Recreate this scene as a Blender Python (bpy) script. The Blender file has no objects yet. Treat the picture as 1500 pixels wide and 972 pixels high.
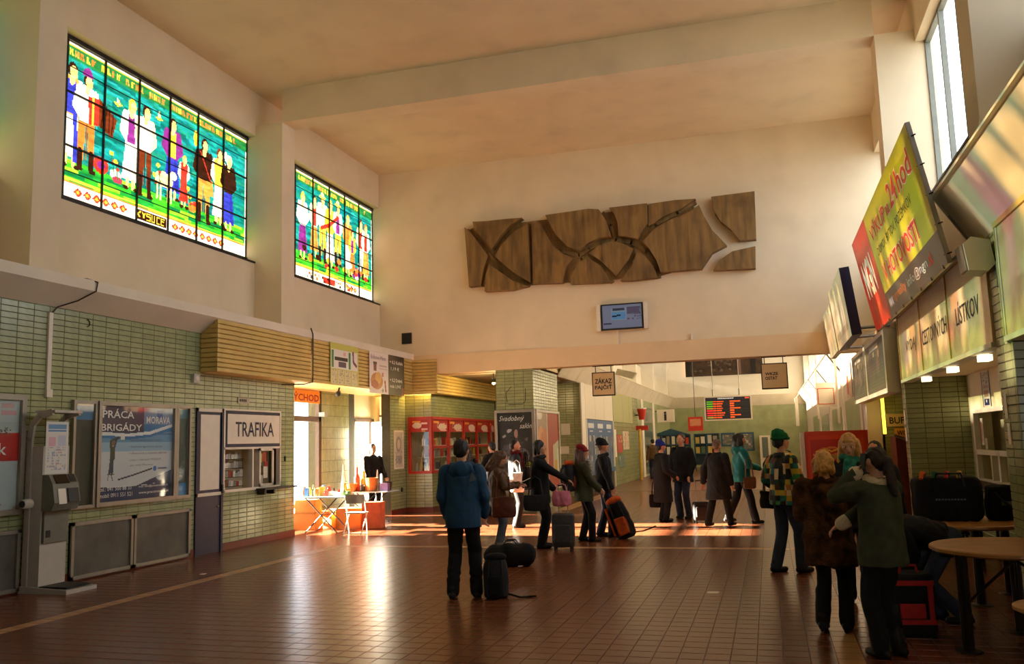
import bpy, bmesh, math, random
import numpy as np
from mathutils import Vector, Matrix

random.seed(7)
rng = np.random.default_rng(11)
SC = bpy.context.scene
COL = SC.collection

# ------------------------------------------------------------------ camera
YAW, PIT, ROL, FPX = 0.282402, 0.127818, -0.0285675, 1271.77
EYE = np.array([0.0, 0.0, 1.72])
_F = np.array([-math.sin(YAW) * math.cos(PIT), math.cos(YAW) * math.cos(PIT), math.sin(PIT)])
_r = np.array([math.cos(YAW), math.sin(YAW), 0.0])
_u = np.cross(_r, _F)
_R = math.cos(ROL) * _r + math.sin(ROL) * _u
_U = -math.sin(ROL) * _r + math.cos(ROL) * _u
cam_d = bpy.data.cameras.new('camera')
cam_d.sensor_fit = 'HORIZONTAL'
cam_d.sensor_width = 36.0
cam_d.lens = FPX / 1500.0 * 36.0
cam_d.clip_end = 300
cam = bpy.data.objects.new('camera', cam_d)
COL.objects.link(cam)
cam.matrix_world = Matrix(((_R[0], _U[0], -_F[0], EYE[0]), (_R[1], _U[1], -_F[1], EYE[1]), (_R[2], _U[2], -_F[2], EYE[2]), (0, 0, 0, 1)))
SC.camera = cam

# ------------------------------------------------------------------ sky, sun, exposure
world = bpy.data.worlds.new('sky'); SC.world = world
world.use_nodes = True
_bg = world.node_tree.nodes['Background']
_bg.inputs[0].default_value = (0.86, 0.92, 1.0, 1)
_bg.inputs[1].default_value = 4.8
sun_d = bpy.data.lights.new('sun_offscreen', 'SUN')
sun_d.energy = 230.0
sun_d.color = (1.0, 0.87, 0.66)
sun_d.angle = math.radians(0.9)
sun = bpy.data.objects.new('sun_offscreen', sun_d)
COL.objects.link(sun)
sun.location = (-20, 15, 14)
sun.rotation_euler = Vector((1.0, 0.0, -0.286)).to_track_quat('-Z', 'Y').to_euler()
SC.view_settings.view_transform = 'Standard'
SC.view_settings.look = 'None'
SC.view_settings.exposure = 0.25
SC.view_settings.gamma = 1.0
SC.view_settings.use_curve_mapping = False
SC.cycles.use_denoising = True
SC.cycles.max_bounces = 10
SC.cycles.diffuse_bounces = 6
SC.cycles.glossy_bounces = 4
SC.cycles.transparent_max_bounces = 12
SC.cycles.sample_clamp_indirect = 20
SC.cycles.caustics_reflective = False
SC.cycles.caustics_refractive = False

# ------------------------------------------------------------------ materials
def lin(c):
    return tuple((v / 12.92 if v <= 0.04045 else ((v + 0.055) / 1.055) ** 2.4) for v in c)
def rgb(r, g, b):
    return lin((r / 255.0, g / 255.0, b / 255.0))
MATS = {}
def mat(name, color, rough=0.6, metal=0.0, var=0.12, scale=6.0, bump=0.0, bscale=40.0, spec=0.5, emit=None, estr=0.0, dirt=0.0, stretch=None):
    """Principled surface with a noise-driven tone variation and optional fine relief."""
    if name in MATS: return MATS[name]
    m = bpy.data.materials.new(name); MATS[name] = m
    m.use_nodes = True
    nt = m.node_tree; b = nt.nodes['Principled BSDF']
    b.inputs['Roughness'].default_value = rough
    b.inputs['Metallic'].default_value = metal
    b.inputs['Specular IOR Level'].default_value = spec
    tc = nt.nodes.new('ShaderNodeTexCoord')
    n = nt.nodes.new('ShaderNodeTexNoise'); n.inputs['Scale'].default_value = scale; n.inputs['Detail'].default_value = 4
    if stretch:
        mp_ = nt.nodes.new('ShaderNodeMapping'); mp_.inputs['Scale'].default_value = stretch
        nt.links.new(tc.outputs['Object'], mp_.inputs[0]); nt.links.new(mp_.outputs[0], n.inputs['Vector'])
    else: nt.links.new(tc.outputs['Object'], n.inputs['Vector'])
    cr = nt.nodes.new('ShaderNodeValToRGB')
    lo = [max(0, c * (1 - var)) for c in color]; hi = [min(1, c * (1 + var)) for c in color]
    cr.color_ramp.elements[0].position = 0.3; cr.color_ramp.elements[1].position = 0.7
    cr.color_ramp.elements[0].color = (*lo, 1); cr.color_ramp.elements[1].color = (*hi, 1)
    nt.links.new(n.outputs['Fac'], cr.inputs['Fac'])
    nt.links.new(cr.outputs['Color'], b.inputs['Base Color'])
    if dirt > 0:
        n3 = nt.nodes.new('ShaderNodeTexNoise'); n3.inputs['Scale'].default_value = 1.3; n3.inputs['Detail'].default_value = 8
        nt.links.new(tc.outputs['Object'], n3.inputs['Vector'])
        c3 = nt.nodes.new('ShaderNodeValToRGB')
        c3.color_ramp.elements[0].position = 0.52; c3.color_ramp.elements[1].position = 0.75
        c3.color_ramp.elements[0].color = (1, 1, 1, 1); c3.color_ramp.elements[1].color = (1 - dirt, 1 - dirt * 1.05, 1 - dirt * 1.15, 1)
        mx = nt.nodes.new('ShaderNodeMixRGB'); mx.blend_type = 'MULTIPLY'; mx.inputs[0].default_value = 1
        nt.links.new(n3.outputs['Fac'], c3.inputs['Fac'])
        nt.links.new(cr.outputs['Color'], mx.inputs[1]); nt.links.new(c3.outputs['Color'], mx.inputs[2])
        nt.links.new(mx.outputs[0], b.inputs['Base Color'])
    if bump > 0:
        n2 = nt.nodes.new('ShaderNodeTexNoise'); n2.inputs['Scale'].default_value = bscale; n2.inputs['Detail'].default_value = 3
        nt.links.new(tc.outputs['Object'], n2.inputs['Vector'])
        bp = nt.nodes.new('ShaderNodeBump'); bp.inputs['Strength'].default_value = bump; bp.inputs['Distance'].default_value = 0.02
        nt.links.new(n2.outputs['Fac'], bp.inputs['Height']); nt.links.new(bp.outputs['Normal'], b.inputs['Normal'])
    if emit is not None:
        b.inputs['Emission Color'].default_value = (*emit, 1); b.inputs['Emission Strength'].default_value = estr
    return m

def tile_mat(name, color, rough=0.25, var=0.18, spec=0.5):
    """Glazed tile: each tile (object or island) gets its own tone."""
    m = mat(name, color, rough, 0, 0.10, 9.0, 0.05, 25, spec=spec)
    nt = m.node_tree; b = nt.nodes['Principled BSDF']
    src = b.inputs['Base Color'].links[0].from_socket
    g = nt.nodes.new('ShaderNodeNewGeometry'); oi = nt.nodes.new('ShaderNodeObjectInfo')
    ad = nt.nodes.new('ShaderNodeMath'); ad.operation = 'ADD'
    fr = nt.nodes.new('ShaderNodeMath'); fr.operation = 'FRACT'
    mr = nt.nodes.new('ShaderNodeMapRange'); mr.inputs[3].default_value = 1 - var; mr.inputs[4].default_value = 1 + var
    mx = nt.nodes.new('ShaderNodeMixRGB'); mx.blend_type = 'MULTIPLY'; mx.inputs[0].default_value = 1
    nt.links.new(g.outputs['Random Per Island'], ad.inputs[0]); nt.links.new(oi.outputs['Random'], ad.inputs[1])
    nt.links.new(ad.outputs[0], fr.inputs[0]); nt.links.new(fr.outputs[0], mr.inputs[0])
    nt.links.new(src, mx.inputs[1]); nt.links.new(mr.outputs[0], mx.inputs[2]); nt.links.new(mx.outputs[0], b.inputs['Base Color'])
    return m

def print_mat(name, rough=0.45, emis=0.0):
    """Flat print: colours stored on the sheet's own faces."""
    if name in MATS: return MATS[name]
    m = bpy.data.materials.new(name); MATS[name] = m; m.use_nodes = True
    nt = m.node_tree; b = nt.nodes['Principled BSDF']
    a = nt.nodes.new('ShaderNodeAttribute'); a.attribute_name = 'Col'
    nt.links.new(a.outputs['Color'], b.inputs['Base Color']); b.inputs['Roughness'].default_value = rough
    if emis > 0:
        nt.links.new(a.outputs['Color'], b.inputs['Emission Color']); b.inputs['Emission Strength'].default_value = emis
    return m

def glass_mat(name, tint=(1, 1, 1), gloss=0.08, rough=0.03):
    if name in MATS: return MATS[name]
    m = bpy.data.materials.new(name); MATS[name] = m; m.use_nodes = True
    nt = m.node_tree; nt.nodes.remove(nt.nodes['Principled BSDF'])
    out = nt.nodes['Material Output']
    t = nt.nodes.new('ShaderNodeBsdfTransparent'); t.inputs[0].default_value = (*tint, 1)
    g = nt.nodes.new('ShaderNodeBsdfGlossy'); g.inputs['Roughness'].default_value = rough
    mx = nt.nodes.new('ShaderNodeMixShader'); mx.inputs[0].default_value = gloss
    nt.links.new(t.outputs[0], mx.inputs[1]); nt.links.new(g.outputs[0], mx.inputs[2]); nt.links.new(mx.outputs[0], out.inputs[0])
    return m

def stained_mat():
    """Coloured window glass: part clear colour, part light-scattering."""
    m = bpy.data.materials.new('stained_glass'); MATS['stained_glass'] = m; m.use_nodes = True
    nt = m.node_tree; nt.nodes.remove(nt.nodes['Principled BSDF']); out = nt.nodes['Material Output']
    a = nt.nodes.new('ShaderNodeAttribute'); a.attribute_name = 'Col'
    tc = nt.nodes.new('ShaderNodeTexCoord')
    n = nt.nodes.new('ShaderNodeTexNoise'); n.inputs['Scale'].default_value = 5; n.inputs['Detail'].default_value = 5
    mp = nt.nodes.new('ShaderNodeMapping'); mp.inputs['Scale'].default_value = (1, 0.6, 3)
    nt.links.new(tc.outputs['Object'], mp.inputs[0]); nt.links.new(mp.outputs[0], n.inputs['Vector'])
    mr = nt.nodes.new('ShaderNodeMapRange'); mr.inputs[1].default_value = 0.3; mr.inputs[2].default_value = 0.7; mr.inputs[3].default_value = 0.55; mr.inputs[4].default_value = 1.3
    nt.links.new(n.outputs['Fac'], mr.inputs[0])
    mx = nt.nodes.new('ShaderNodeMixRGB'); mx.blend_type = 'MULTIPLY'; mx.inputs[0].default_value = 1
    nt.links.new(a.outputs['Color'], mx.inputs[1]); nt.links.new(mr.outputs[0], mx.inputs[2])
    t = nt.nodes.new('ShaderNodeBsdfTransparent'); tl = nt.nodes.new('ShaderNodeBsdfTranslucent'); g = nt.nodes.new('ShaderNodeBsdfGlossy')
    g.inputs['Roughness'].default_value = 0.1
    dk = nt.nodes.new('ShaderNodeMixRGB'); dk.blend_type = 'MULTIPLY'; dk.inputs[0].default_value = 1; dk.inputs[2].default_value = (GLASS_T, GLASS_T, GLASS_T, 1)
    ds = nt.nodes.new('ShaderNodeHueSaturation'); ds.inputs['Saturation'].default_value = 0.55; nt.links.new(mx.outputs[0], ds.inputs['Color']); nt.links.new(ds.outputs[0], dk.inputs[1]); nt.links.new(dk.outputs[0], t.inputs[0])
    d2 = nt.nodes.new('ShaderNodeMixRGB'); d2.blend_type = 'MULTIPLY'; d2.inputs[0].default_value = 1; d2.inputs[2].default_value = (GLASS_S, GLASS_S, GLASS_S, 1)
    nt.links.new(mx.outputs[0], d2.inputs[1]); nt.links.new(d2.outputs[0], tl.inputs[0])
    ad = nt.nodes.new('ShaderNodeAddShader'); nt.links.new(t.outputs[0], ad.inputs[0]); nt.links.new(tl.outputs[0], ad.inputs[1])
    ms = nt.nodes.new('ShaderNodeMixShader'); ms.inputs[0].default_value = 0.03
    nt.links.new(ad.outputs[0], ms.inputs[1]); nt.links.new(g.outputs[0], ms.inputs[2]); nt.links.new(ms.outputs[0], out.inputs[0])
    return m
GLASS_T, GLASS_S = 0.027, 0.030
STAINED = stained_mat()

# ------------------------------------------------------------------ mesh building
def V(*a): return np.array(a, float)
ORG = {}   # world origin of unrotated parents
class MB:
    def __init__(s): s.v = []; s.f = []; s.n = 0; s.c = []
    def add(s, vs, fs, col=None):
        b = s.n; s.v.extend([tuple(map(float, p)) for p in vs]); s.n += len(vs)
        s.f.extend([tuple(i + b for i in f) for f in fs])
        if col is not None: s.c.extend([col] * len(fs))
        return s
    def box(s, x0, x1, y0, y1, z0, z1, col=None):
        x0, x1 = min(x0, x1), max(x0, x1); y0, y1 = min(y0, y1), max(y0, y1); z0, z1 = min(z0, z1), max(z0, z1)
        return s.add([(x0, y0, z0), (x1, y0, z0), (x1, y1, z0), (x0, y1, z0), (x0, y0, z1), (x1, y0, z1), (x1, y1, z1), (x0, y1, z1)],
              [(0, 3, 2, 1), (4, 5, 6, 7), (0, 1, 5, 4), (1, 2, 6, 5), (2, 3, 7, 6), (3, 0, 4, 7)], col)
    def fbox(s, O, U, W, N, u0, u1, v0, v1, n0, n1, col=None):
        """box in a frame: O origin, U,W,N unit axes"""
        O, U, W, N = map(np.asarray, (O, U, W, N))
        P = lambda u, v, n: O + U * u + W * v + N * n
        return s.add([P(u0, v0, n0), P(u1, v0, n0), P(u1, v1, n0), P(u0, v1, n0), P(u0, v0, n1), P(u1, v0, n1), P(u1, v1, n1), P(u0, v1, n1)],
              [(0, 3, 2, 1), (4, 5, 6, 7), (0, 1, 5, 4), (1, 2, 6, 5), (2, 3, 7, 6), (3, 0, 4, 7)], col)
    def prism(s, pts, O, U, W, N, n0, n1, col=None):
        O, U, W, N = map(np.asarray, (O, U, W, N)); k = len(pts)
        vs = [O + U * a + W * b + N * n0 for a, b in pts] + [O + U * a + W * b + N * n1 for a, b in pts]
        fs = [tuple(range(k - 1, -1, -1)), tuple(range(k, 2 * k))] + [(i, (i + 1) % k, k + (i + 1) % k, k + i) for i in range(k)]
        return s.add(vs, fs, col)
    def ring(s, c, ax, ay, n):
        return [c + ax * math.cos(2 * math.pi * i / n) + ay * math.sin(2 * math.pi * i / n) for i in range(n)]
    def loft(s, rings, caps=True):
        n = len(rings[0]); vs = [p for r in rings for p in r]; fs = []
        for k in range(len(rings) - 1):
            for i in range(n):
                j = (i + 1) % n
                fs.append((k * n + i, k * n + j, (k + 1) * n + j, (k + 1) * n + i))
        if caps:
            fs.append(tuple(range(n - 1, -1, -1))); fs.append(tuple((len(rings) - 1) * n + i for i in range(n)))
        return s.add(vs, fs)
    def tube(s, pts, r, n=8):
        pts = [np.asarray(p, float) for p in pts]
        rs = r if hasattr(r, '__len__') else [r] * len(pts)
        rings = []; prev = None
        for i, p in enumerate(pts):
            a = pts[max(0, i - 1)]; b = pts[min(len(pts) - 1, i + 1)]
            d = b - a; d = d / (np.linalg.norm(d) + 1e-9)
            h = prev if prev is not None else (V(0, 0, 1) if abs(d[2]) < 0.9 else V(1, 0, 0))
            x = np.cross(d, h); x /= np.linalg.norm(x) + 1e-9; y = np.cross(d, x)
            prev = np.cross(x, d) if prev is not None else h
            rings.append(s.ring(p, x * rs[i], y * rs[i], n))
        return s.loft(rings)
    def lathe(s, prof, c, n=20, ax=(0, 0, 1)):
        c = np.asarray(c, float); ax = np.asarray(ax, float)
        h = V(1, 0, 0) if abs(ax[0]) < 0.9 else V(0, 1, 0)
        x = np.cross(ax, h); x /= np.linalg.norm(x); y = np.cross(ax, x)
        return s.loft([s.ring(c + ax * z, x * max(r, 1e-4), y * max(r, 1e-4), n) for r, z in prof])
    def ell(s, c, r, rot=None, nu=14, nv=9):
        c = np.asarray(c, float); M = np.eye(3) if rot is None else np.asarray(rot)
        vs = []; fs = []
        for i in range(1, nv):
            t = math.pi * i / nv
            for j in range(nu):
                p = 2 * math.pi * j / nu
                vs.append(c + M @ V(r[0] * math.sin(t) * math.cos(p), r[1] * math.sin(t) * math.sin(p), r[2] * math.cos(t)))
        top = len(vs); vs.append(c + M @ V(0, 0, r[2])); vs.append(c - M @ V(0, 0, r[2]))
        for i in range(nv - 2):
            for j in range(nu):
                k = (j + 1) % nu; fs.append((i * nu + j, (i + 1) * nu + j, (i + 1) * nu + k, i * nu + k))
        for j in range(nu):
            k = (j + 1) % nu; fs.append((top, j, k)); fs.append((top + 1, (nv - 2) * nu + k, (nv - 2) * nu + j))
        return s.add(vs, fs)
    def cap(s, a, b, ra, rb, n=10):
        """tapered capsule"""
        a = np.asarray(a, float); b = np.asarray(b, float); d = b - a; L = np.linalg.norm(d) + 1e-9; d = d / L
        h = V(0, 0, 1) if abs(d[2]) < 0.9 else V(1, 0, 0)
        x = np.cross(d, h); x /= np.linalg.norm(x); y = np.cross(d, x); R = []
        for t in (-0.97, -0.75, -0.4, 0): R.append(s.ring(a + d * ra * t, x * ra * math.sqrt(1 - t * t), y * ra * math.sqrt(1 - t * t), n))
        for t in (0, 0.4, 0.75, 0.97): R.append(s.ring(b + d * rb * t, x * rb * math.sqrt(1 - t * t), y * rb * math.sqrt(1 - t * t), n))
        return s.loft(R)
    def mesh(s, name, m, off=None, smooth=False):
        me = bpy.data.meshes.new(name)
        vs = s.v if off is None else [(a - off[0], b - off[1], c - off[2]) for a, b, c in s.v]
        me.from_pydata(vs, [], s.f)
        if m is not None: me.materials.append(m)
        if s.c:
            at = me.color_attributes.new('Col', 'FLOAT_COLOR', 'CORNER')
            arr = np.repeat(np.array([(*c, 1.0) for c in s.c], np.float32), [len(f) for f in s.f], axis=0)
            at.data.foreach_set('color', arr.ravel())
        if smooth: me.polygons.foreach_set('use_smooth', [True] * len(me.polygons))
        me.update()
        return me
    def build(s, name, m, parent=None, smooth=False, local=False, loc=None):
        if parent is None and not local:
            a = np.array(s.v); off = V((a[:, 0].min() + a[:, 0].max()) / 2, (a[:, 1].min() + a[:, 1].max()) / 2, a[:, 2].min())
        elif local: off = None
        else: off = ORG.get(parent.name, V(0, 0, 0))
        o = bpy.data.objects.new(name, s.mesh(name, m, off, smooth)); COL.objects.link(o)
        if parent is not None: o.parent = parent; ORG[o.name] = ORG.get(parent.name, V(0, 0, 0))
        elif off is not None: o.location = off; ORG[o.name] = off
        return o

def tag(o, label=None, cat=None, group=None, kind=None):
    if label: o['label'] = label
    if cat: o['category'] = cat
    if group: o['group'] = group
    if kind: o['kind'] = kind
    return o
def thing(name, label, cat, loc=(0, 0, 0), group=None, rz=0.0, kind=None):
    o = bpy.data.objects.new(name, None); COL.objects.link(o); o.empty_display_size = 0.1
    o.location = loc; o.rotation_euler = (0, 0, rz); ORG[o.name] = V(*loc)
    return tag(o, label, cat, group, kind)
def struct(name, mb, m, parent=None):
    o = mb.build(name, m, parent)
    if parent is None: o['kind'] = 'structure'
    return o
def world_xy(o): return o.matrix_world

def project(p):
    d = np.asarray(p, float) - EYE; w = d @ _F
    if w <= 0.1: return (-1e4, -1e4)
    return (750 + FPX * (d @ _R) / w, 486 - FPX * (d @ _U) / w)

# flat lettering -----------------------------------------------------
def text(s, O, U, W, width, height, m, parent, depth=0.003, name='lettering', italic=0.0, just='L', local=False, n0=0.0, bold=0.0):
    cu = bpy.data.curves.new('t', 'FONT'); cu.body = s; cu.resolution_u = 2; cu.extrude = 0.0; cu.shear = italic; cu.offset = bold
    ob = bpy.data.objects.new('t', cu)
    me0 = ob.to_mesh()
    n = len(me0.vertices)
    co = np.zeros(n * 3, np.float32); me0.vertices.foreach_get('co', co); co = co.reshape(-1, 3)
    polys = [tuple(p.vertices) for p in me0.polygons]
    ob.to_mesh_clear(); bpy.data.objects.remove(ob); bpy.data.curves.remove(cu)
    if n == 0: return None
    mn, mx = co.min(0), co.max(0)
    sy = height / max(1e-6, mx[1] - mn[1]); sx = width / max(1e-6, mx[0] - mn[0]) if width else sy
    O = np.asarray(O, float); U = np.asarray(U, float); W = np.asarray(W, float); N = np.cross(U, W)
    x = (co[:, 0] - mn[0]) * sx; y = (co[:, 1] - mn[1]) * sy
    if just == 'C': x -= (mx[0] - mn[0]) * sx / 2
    P = O + np.outer(x, U) + np.outer(y, W) + N * (n0 + depth)
    b = MB(); b.add(P, polys)
    return b.build(name, m, parent, local=local)

# raster canvas for flat print ---------------------------------------
class Canvas:
    def __init__(s, w, h, res, bg):
        s.w, s.h, s.res = w, h, res
        s.nx, s.ny = max(1, int(round(w / res))), max(1, int(round(h / res)))
        s.a = np.zeros((s.ny, s.nx, 3)); s.a[:] = bg
        s.X, s.Y = np.meshgrid((np.arange(s.nx) + .5) * w / s.nx, (np.arange(s.ny) + .5) * h / s.ny)
    def put(s, m, c):
        s.a[m] = c; return s
    def rect(s, x0, y0, x1, y1, c): return s.put((s.X >= x0) & (s.X <= x1) & (s.Y >= y0) & (s.Y <= y1), c)
    def ell(s, x, y, rx, ry, c, ang=0.0):
        dx, dy = s.X - x, s.Y - y; ca, sa = math.cos(ang), math.sin(ang)
        return s.put(((dx * ca + dy * sa) / rx) ** 2 + ((-dx * sa + dy * ca) / ry) ** 2 <= 1, c)
    def poly(s, pts, c):
        m = np.zeros(s.X.shape, bool); k = len(pts)
        for i in range(k):
            (x0, y0), (x1, y1) = pts[i], pts[(i + 1) % k]
            if y0 == y1: continue
            m ^= ((y0 > s.Y) != (y1 > s.Y)) & (s.X < (x1 - x0) * (s.Y - y0) / (y1 - y0) + x0)
        return s.put(m, c)
    def line(s, pts, r, c):
        for (x0, y0), (x1, y1) in zip(pts[:-1], pts[1:]):
            L2 = (x1 - x0) ** 2 + (y1 - y0) ** 2 + 1e-9
            t = np.clip(((s.X - x0) * (x1 - x0) + (s.Y - y0) * (y1 - y0)) / L2, 0, 1)
            s.put((s.X - x0 - t * (x1 - x0)) ** 2 + (s.Y - y0 - t * (y1 - y0)) ** 2 <= r * r, c)
        return s
    def speck(s, x0, y0, x1, y1, cols, cell=0.05, p=0.6):
        y = y0
        while y < y1:
            x = x0
            while x < x1:
                if random.random() < p: s.rect(x, y, x + cell * random.uniform(.5, 1), y + cell * random.uniform(.4, .95), random.choice(cols))
                x += cell
            y += cell
        return s
    def mb(s, O, U, W, u0=0, v0=0, sub=None, b=None):
        """quads (runs of equal colour) in the plane O + u U + v W ; sub = (x0,y0,x1,y1) crop"""
        O, U, W = (np.asarray(q, float) for q in (O, U, W)); b = b or MB()
        i0, i1, j0, j1 = 0, s.nx, 0, s.ny; dx, dy = s.w / s.nx, s.h / s.ny
        if sub: i0, i1, j0, j1 = int(round(sub[0] / dx)), int(round(sub[2] / dx)), int(round(sub[1] / dy)), int(round(sub[3] / dy))
        i0, j0 = max(0, i0), max(0, j0); i1, j1 = min(s.nx, i1), min(s.ny, j1)
        done = np.zeros((s.ny, s.nx), bool)
        for j in range(j0, j1):
            row = s.a[j]; i = i0
            while i < i1:
                if done[j, i]: i += 1; continue
                k = i + 1
                while k < i1 and not done[j, k] and (row[k] == row[i]).all(): k += 1
                e = j + 1
                while e < j1 and (s.a[e, i:k] == row[i]).all() and not done[e, i:k].any(): e += 1
                done[j:e, i:k] = True
                P = lambda u, v: O + U * (u0 + u) + W * (v0 + v)
                b.add([P(i * dx, j * dy), P(k * dx, j * dy), P(k * dx, e * dy), P(i * dx, e * dy)], [(0, 1, 2, 3)], tuple(row[i]))
                i = k
        return b

PRINT = print_mat('printed_sheet')
PRINT_GLOSS = print_mat('glossy_print', 0.18)
# frames: left wall faces +X (u runs along +Y), right wall faces -X (u runs along -Y), front walls face -Y (u along +X)
LU, LW, LN = V(0, 1, 0), V(0, 0, 1), V(1, 0, 0)
RU, RW, RN = V(0, -1, 0), V(0, 0, 1), V(-1, 0, 0)
FU, FW, FN = V(1, 0, 0), V(0, 0, 1), V(0, -1, 0)

# tiled surfaces -------------------------------------------------------
TILE_MESH = {}
def tiles(parent, O, U, W, N, w, h, tw, th, joint, m, holes=(), proud=0.006, single=0, base=None, off=(0, 0), name='tile'):
    """individual tiles on a wall; the `single` largest in view are objects, the rest one joined field"""
    O, U, W, N = (np.asarray(q, float) for q in (O, U, W, N))
    rects = []
    nu, nv = int(math.ceil((w + off[0]) / tw)), int(math.ceil((h + off[1]) / th))
    for j in range(nv):
        for i in range(nu):
            a0, a1 = i * tw - off[0] + joint / 2, (i + 1) * tw - off[0] - joint / 2
            b0, b1 = j * th - off[1] + joint / 2, (j + 1) * th - off[1] - joint / 2
            a0, a1, b0, b1 = max(a0, 0), min(a1, w), max(b0, 0), min(b1, h)
            if a1 - a0 < 0.012 or b1 - b0 < 0.012: continue
            ps = [(a0, b0, a1, b1)]
            for (p0, q0, p1, q1) in holes:
                nx = []
                for (x0, y0, x1, y1) in ps:
                    if x1 <= p0 or x0 >= p1 or y1 <= q0 or y0 >= q1: nx.append((x0, y0, x1, y1)); continue
                    if x0 < p0: nx.append((x0, y0, p0, y1))
                    if x1 > p1: nx.append((p1, y0, x1, y1))
                    if y0 < q0: nx.append((max(x0, p0), y0, min(x1, p1), q0))
                    if y1 > q1: nx.append((max(x0, p0), q1, min(x1, p1), y1))
                ps = [r for r in nx if r[2] - r[0] > 0.012 and r[3] - r[1] > 0.012]
            rects += ps
    full = (tw - joint, th - joint)
    pick = set()
    if single:
        sc = []
        for k, r in enumerate(rects):
            if abs(r[2] - r[0] - full[0]) > 1e-4 or abs(r[3] - r[1] - full[1]) > 1e-4: continue
            c = O + U * (r[0] + r[2]) / 2 + W * (r[1] + r[3]) / 2
            px = project(c)
            if 5 < px[0] < 1495 and 5 < px[1] < 967:
                dd = c - EYE; d = np.linalg.norm(dd); sc.append((abs(dd @ N) / d ** 3, k))
        sc.sort(reverse=True); pick = set(k for _, k in sc[:single])
    def shape(b, u0, u1, v0, v1, P):
        e = 0.004
        b.add([P(u0, v0, 0), P(u1, v0, 0), P(u1, v1, 0), P(u0, v1, 0), P(u0 + e, v0 + e, proud), P(u1 - e, v0 + e, proud), P(u1 - e, v1 - e, proud), P(u0 + e, v1 - e, proud)],
              [(4, 5, 6, 7), (0, 1, 5, 4), (1, 2, 6, 5), (2, 3, 7, 6), (3, 0, 4, 7)])
    b = MB(); po = ORG.get(parent.name, V(0, 0, 0))
    key = (name, round(tw, 3), round(th, 3), tuple(U), tuple(W), m.name)
    if pick and key not in TILE_MESH:
        t = MB(); shape(t, -full[0] / 2, full[0] / 2, -full[1] / 2, full[1] / 2, lambda u, v, n: U * u + W * v + N * n)
        TILE_MESH[key] = t.mesh(name, m)
    for k, r in enumerate(rects):
        if k in pick:
            o = bpy.data.objects.new(name, TILE_MESH[key]); COL.objects.link(o); o.parent = parent
            o.location = O + U * (r[0] + r[2]) / 2 + W * (r[1] + r[3]) / 2 - po
        else:
            shape(b, r[0], r[2], r[1], r[3], lambda u, v, n: O + U * u + W * v + N * n)
    if b.n:
        o = b.build(name + '_field', m, parent); o['kind'] = 'stuff'

def framed(name, label, cat, O, U, W, N, w, h, canvas, fw=0.05, depth=0.05, fm=None, glass=True, group=None, backm=None):
    """wall case: frame bars, sheet, pane.  O = lower-left corner on the wall"""
    O, U, W, N = (np.asarray(q, float) for q in (O, U, W, N))
    c = O + U * w / 2
    t = thing(name, label, cat, tuple(c), group)
    for (u0, u1, v0, v1) in ((0, w, 0, fw), (0, w, h - fw, h), (0, fw, fw, h - fw), (w - fw, w, fw, h - fw)):
        MB().fbox(O, U, W, N, u0, u1, v0, v1, 0.001, depth).build('frame_bar', fm, t)
    MB().fbox(O, U, W, N, fw * .5, w - fw * .5, fw * .5, h - fw * .5, 0.001, depth * .3).build('backing', backm or fm, t)
    if canvas is not None:
        canvas.mb(O + U * fw + W * fw + N * (depth * .3 + .002), U, W).build('poster', PRINT, t)
    if glass:
        b = MB(); P = lambda u, v: O + U * u + W * v + N * depth * .75
        b.add([P(fw * .9, fw * .9), P(w - fw * .9, fw * .9), P(w - fw * .9, h - fw * .9), P(fw * .9, h - fw * .9)], [(0, 1, 2, 3)]).build('pane', glass_mat('case_glass', (0.96, 0.98, 0.97), 0.06), t)
    return t
# ------------------------------------------------------------------ hall dimensions (metres)
XL, XLW, XLG = -9.35, -9.98, -10.2         # left tiled wall / upper wall / glass
XR, XRW, XRG = 2.17, 2.80, 3.0             # right piers / upper wall / glass
XFL, XFLW = -5.72, -6.35                   # left side of the far hall
YB, YE = 21.5, 53.5                        # cross wall / end wall
ZC = 9.24
PIERS = [-9.75, -3.46, 2.84, 9.14, 15.44]
def px_on(ax, val, x, y):
    """a photo pixel's point on the plane axis=val"""
    d = _F + _R * (x - 750) / FPX - _U * (y - 486) / FPX
    return EYE + d * (val - EYE[ax]) / d[ax]

M_PLAST = mat('plaster_cream', rgb(226, 208, 176), 0.85, var=0.05, scale=1.2, bump=0.06, bscale=18, dirt=0.06)
M_CEIL = mat('plaster_ceiling', rgb(226, 208, 176), 0.9, var=0.05, scale=0.8, bump=0.05, bscale=14, dirt=0.10)
M_WHITE = mat('plaster_white', rgb(236, 230, 218), 0.8, var=0.03, scale=1.5, dirt=0.08)
M_LINT = mat('plaster_lintel', rgb(226, 196, 154), 0.8, var=0.04, scale=1.5, dirt=0.08)
M_FASCIA = mat('fascia_board', rgb(228, 216, 194), 0.6, var=0.04, scale=2.0, dirt=0.10)
M_GROUT = mat('grout', rgb(70, 66, 44), 0.9)
M_TILE = tile_mat('green_tile', rgb(150, 156, 112), 0.22, 0.08)
M_TILE2 = M_TILE
M_RED = mat('red_skirting', rgb(112, 42, 24), 0.5, var=0.15)
M_FGROUT = mat('floor_grout', rgb(56, 32, 20), 0.45, spec=.25)
M_FTILE = tile_mat('floor_tile', rgb(110, 60, 37), 0.26, 0.14, 0.36)
M_STRIPE = tile_mat('floor_stripe_tile', rgb(176, 132, 88), 0.33, 0.10)
M_ALU = mat('aluminium', rgb(150, 144, 132), 0.4, 0.6, var=0.08)
M_DARK = mat('dark_metal', rgb(34, 30, 26), 0.45, 0.3)
M_BLACK = mat('black_plastic', rgb(20, 19, 18), 0.5)
M_LEAD = mat('lead_came', rgb(18, 16, 14), 0.6)
M_GLASS = glass_mat('window_glass', (0.93, 0.96, 0.98), 0.05)
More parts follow.
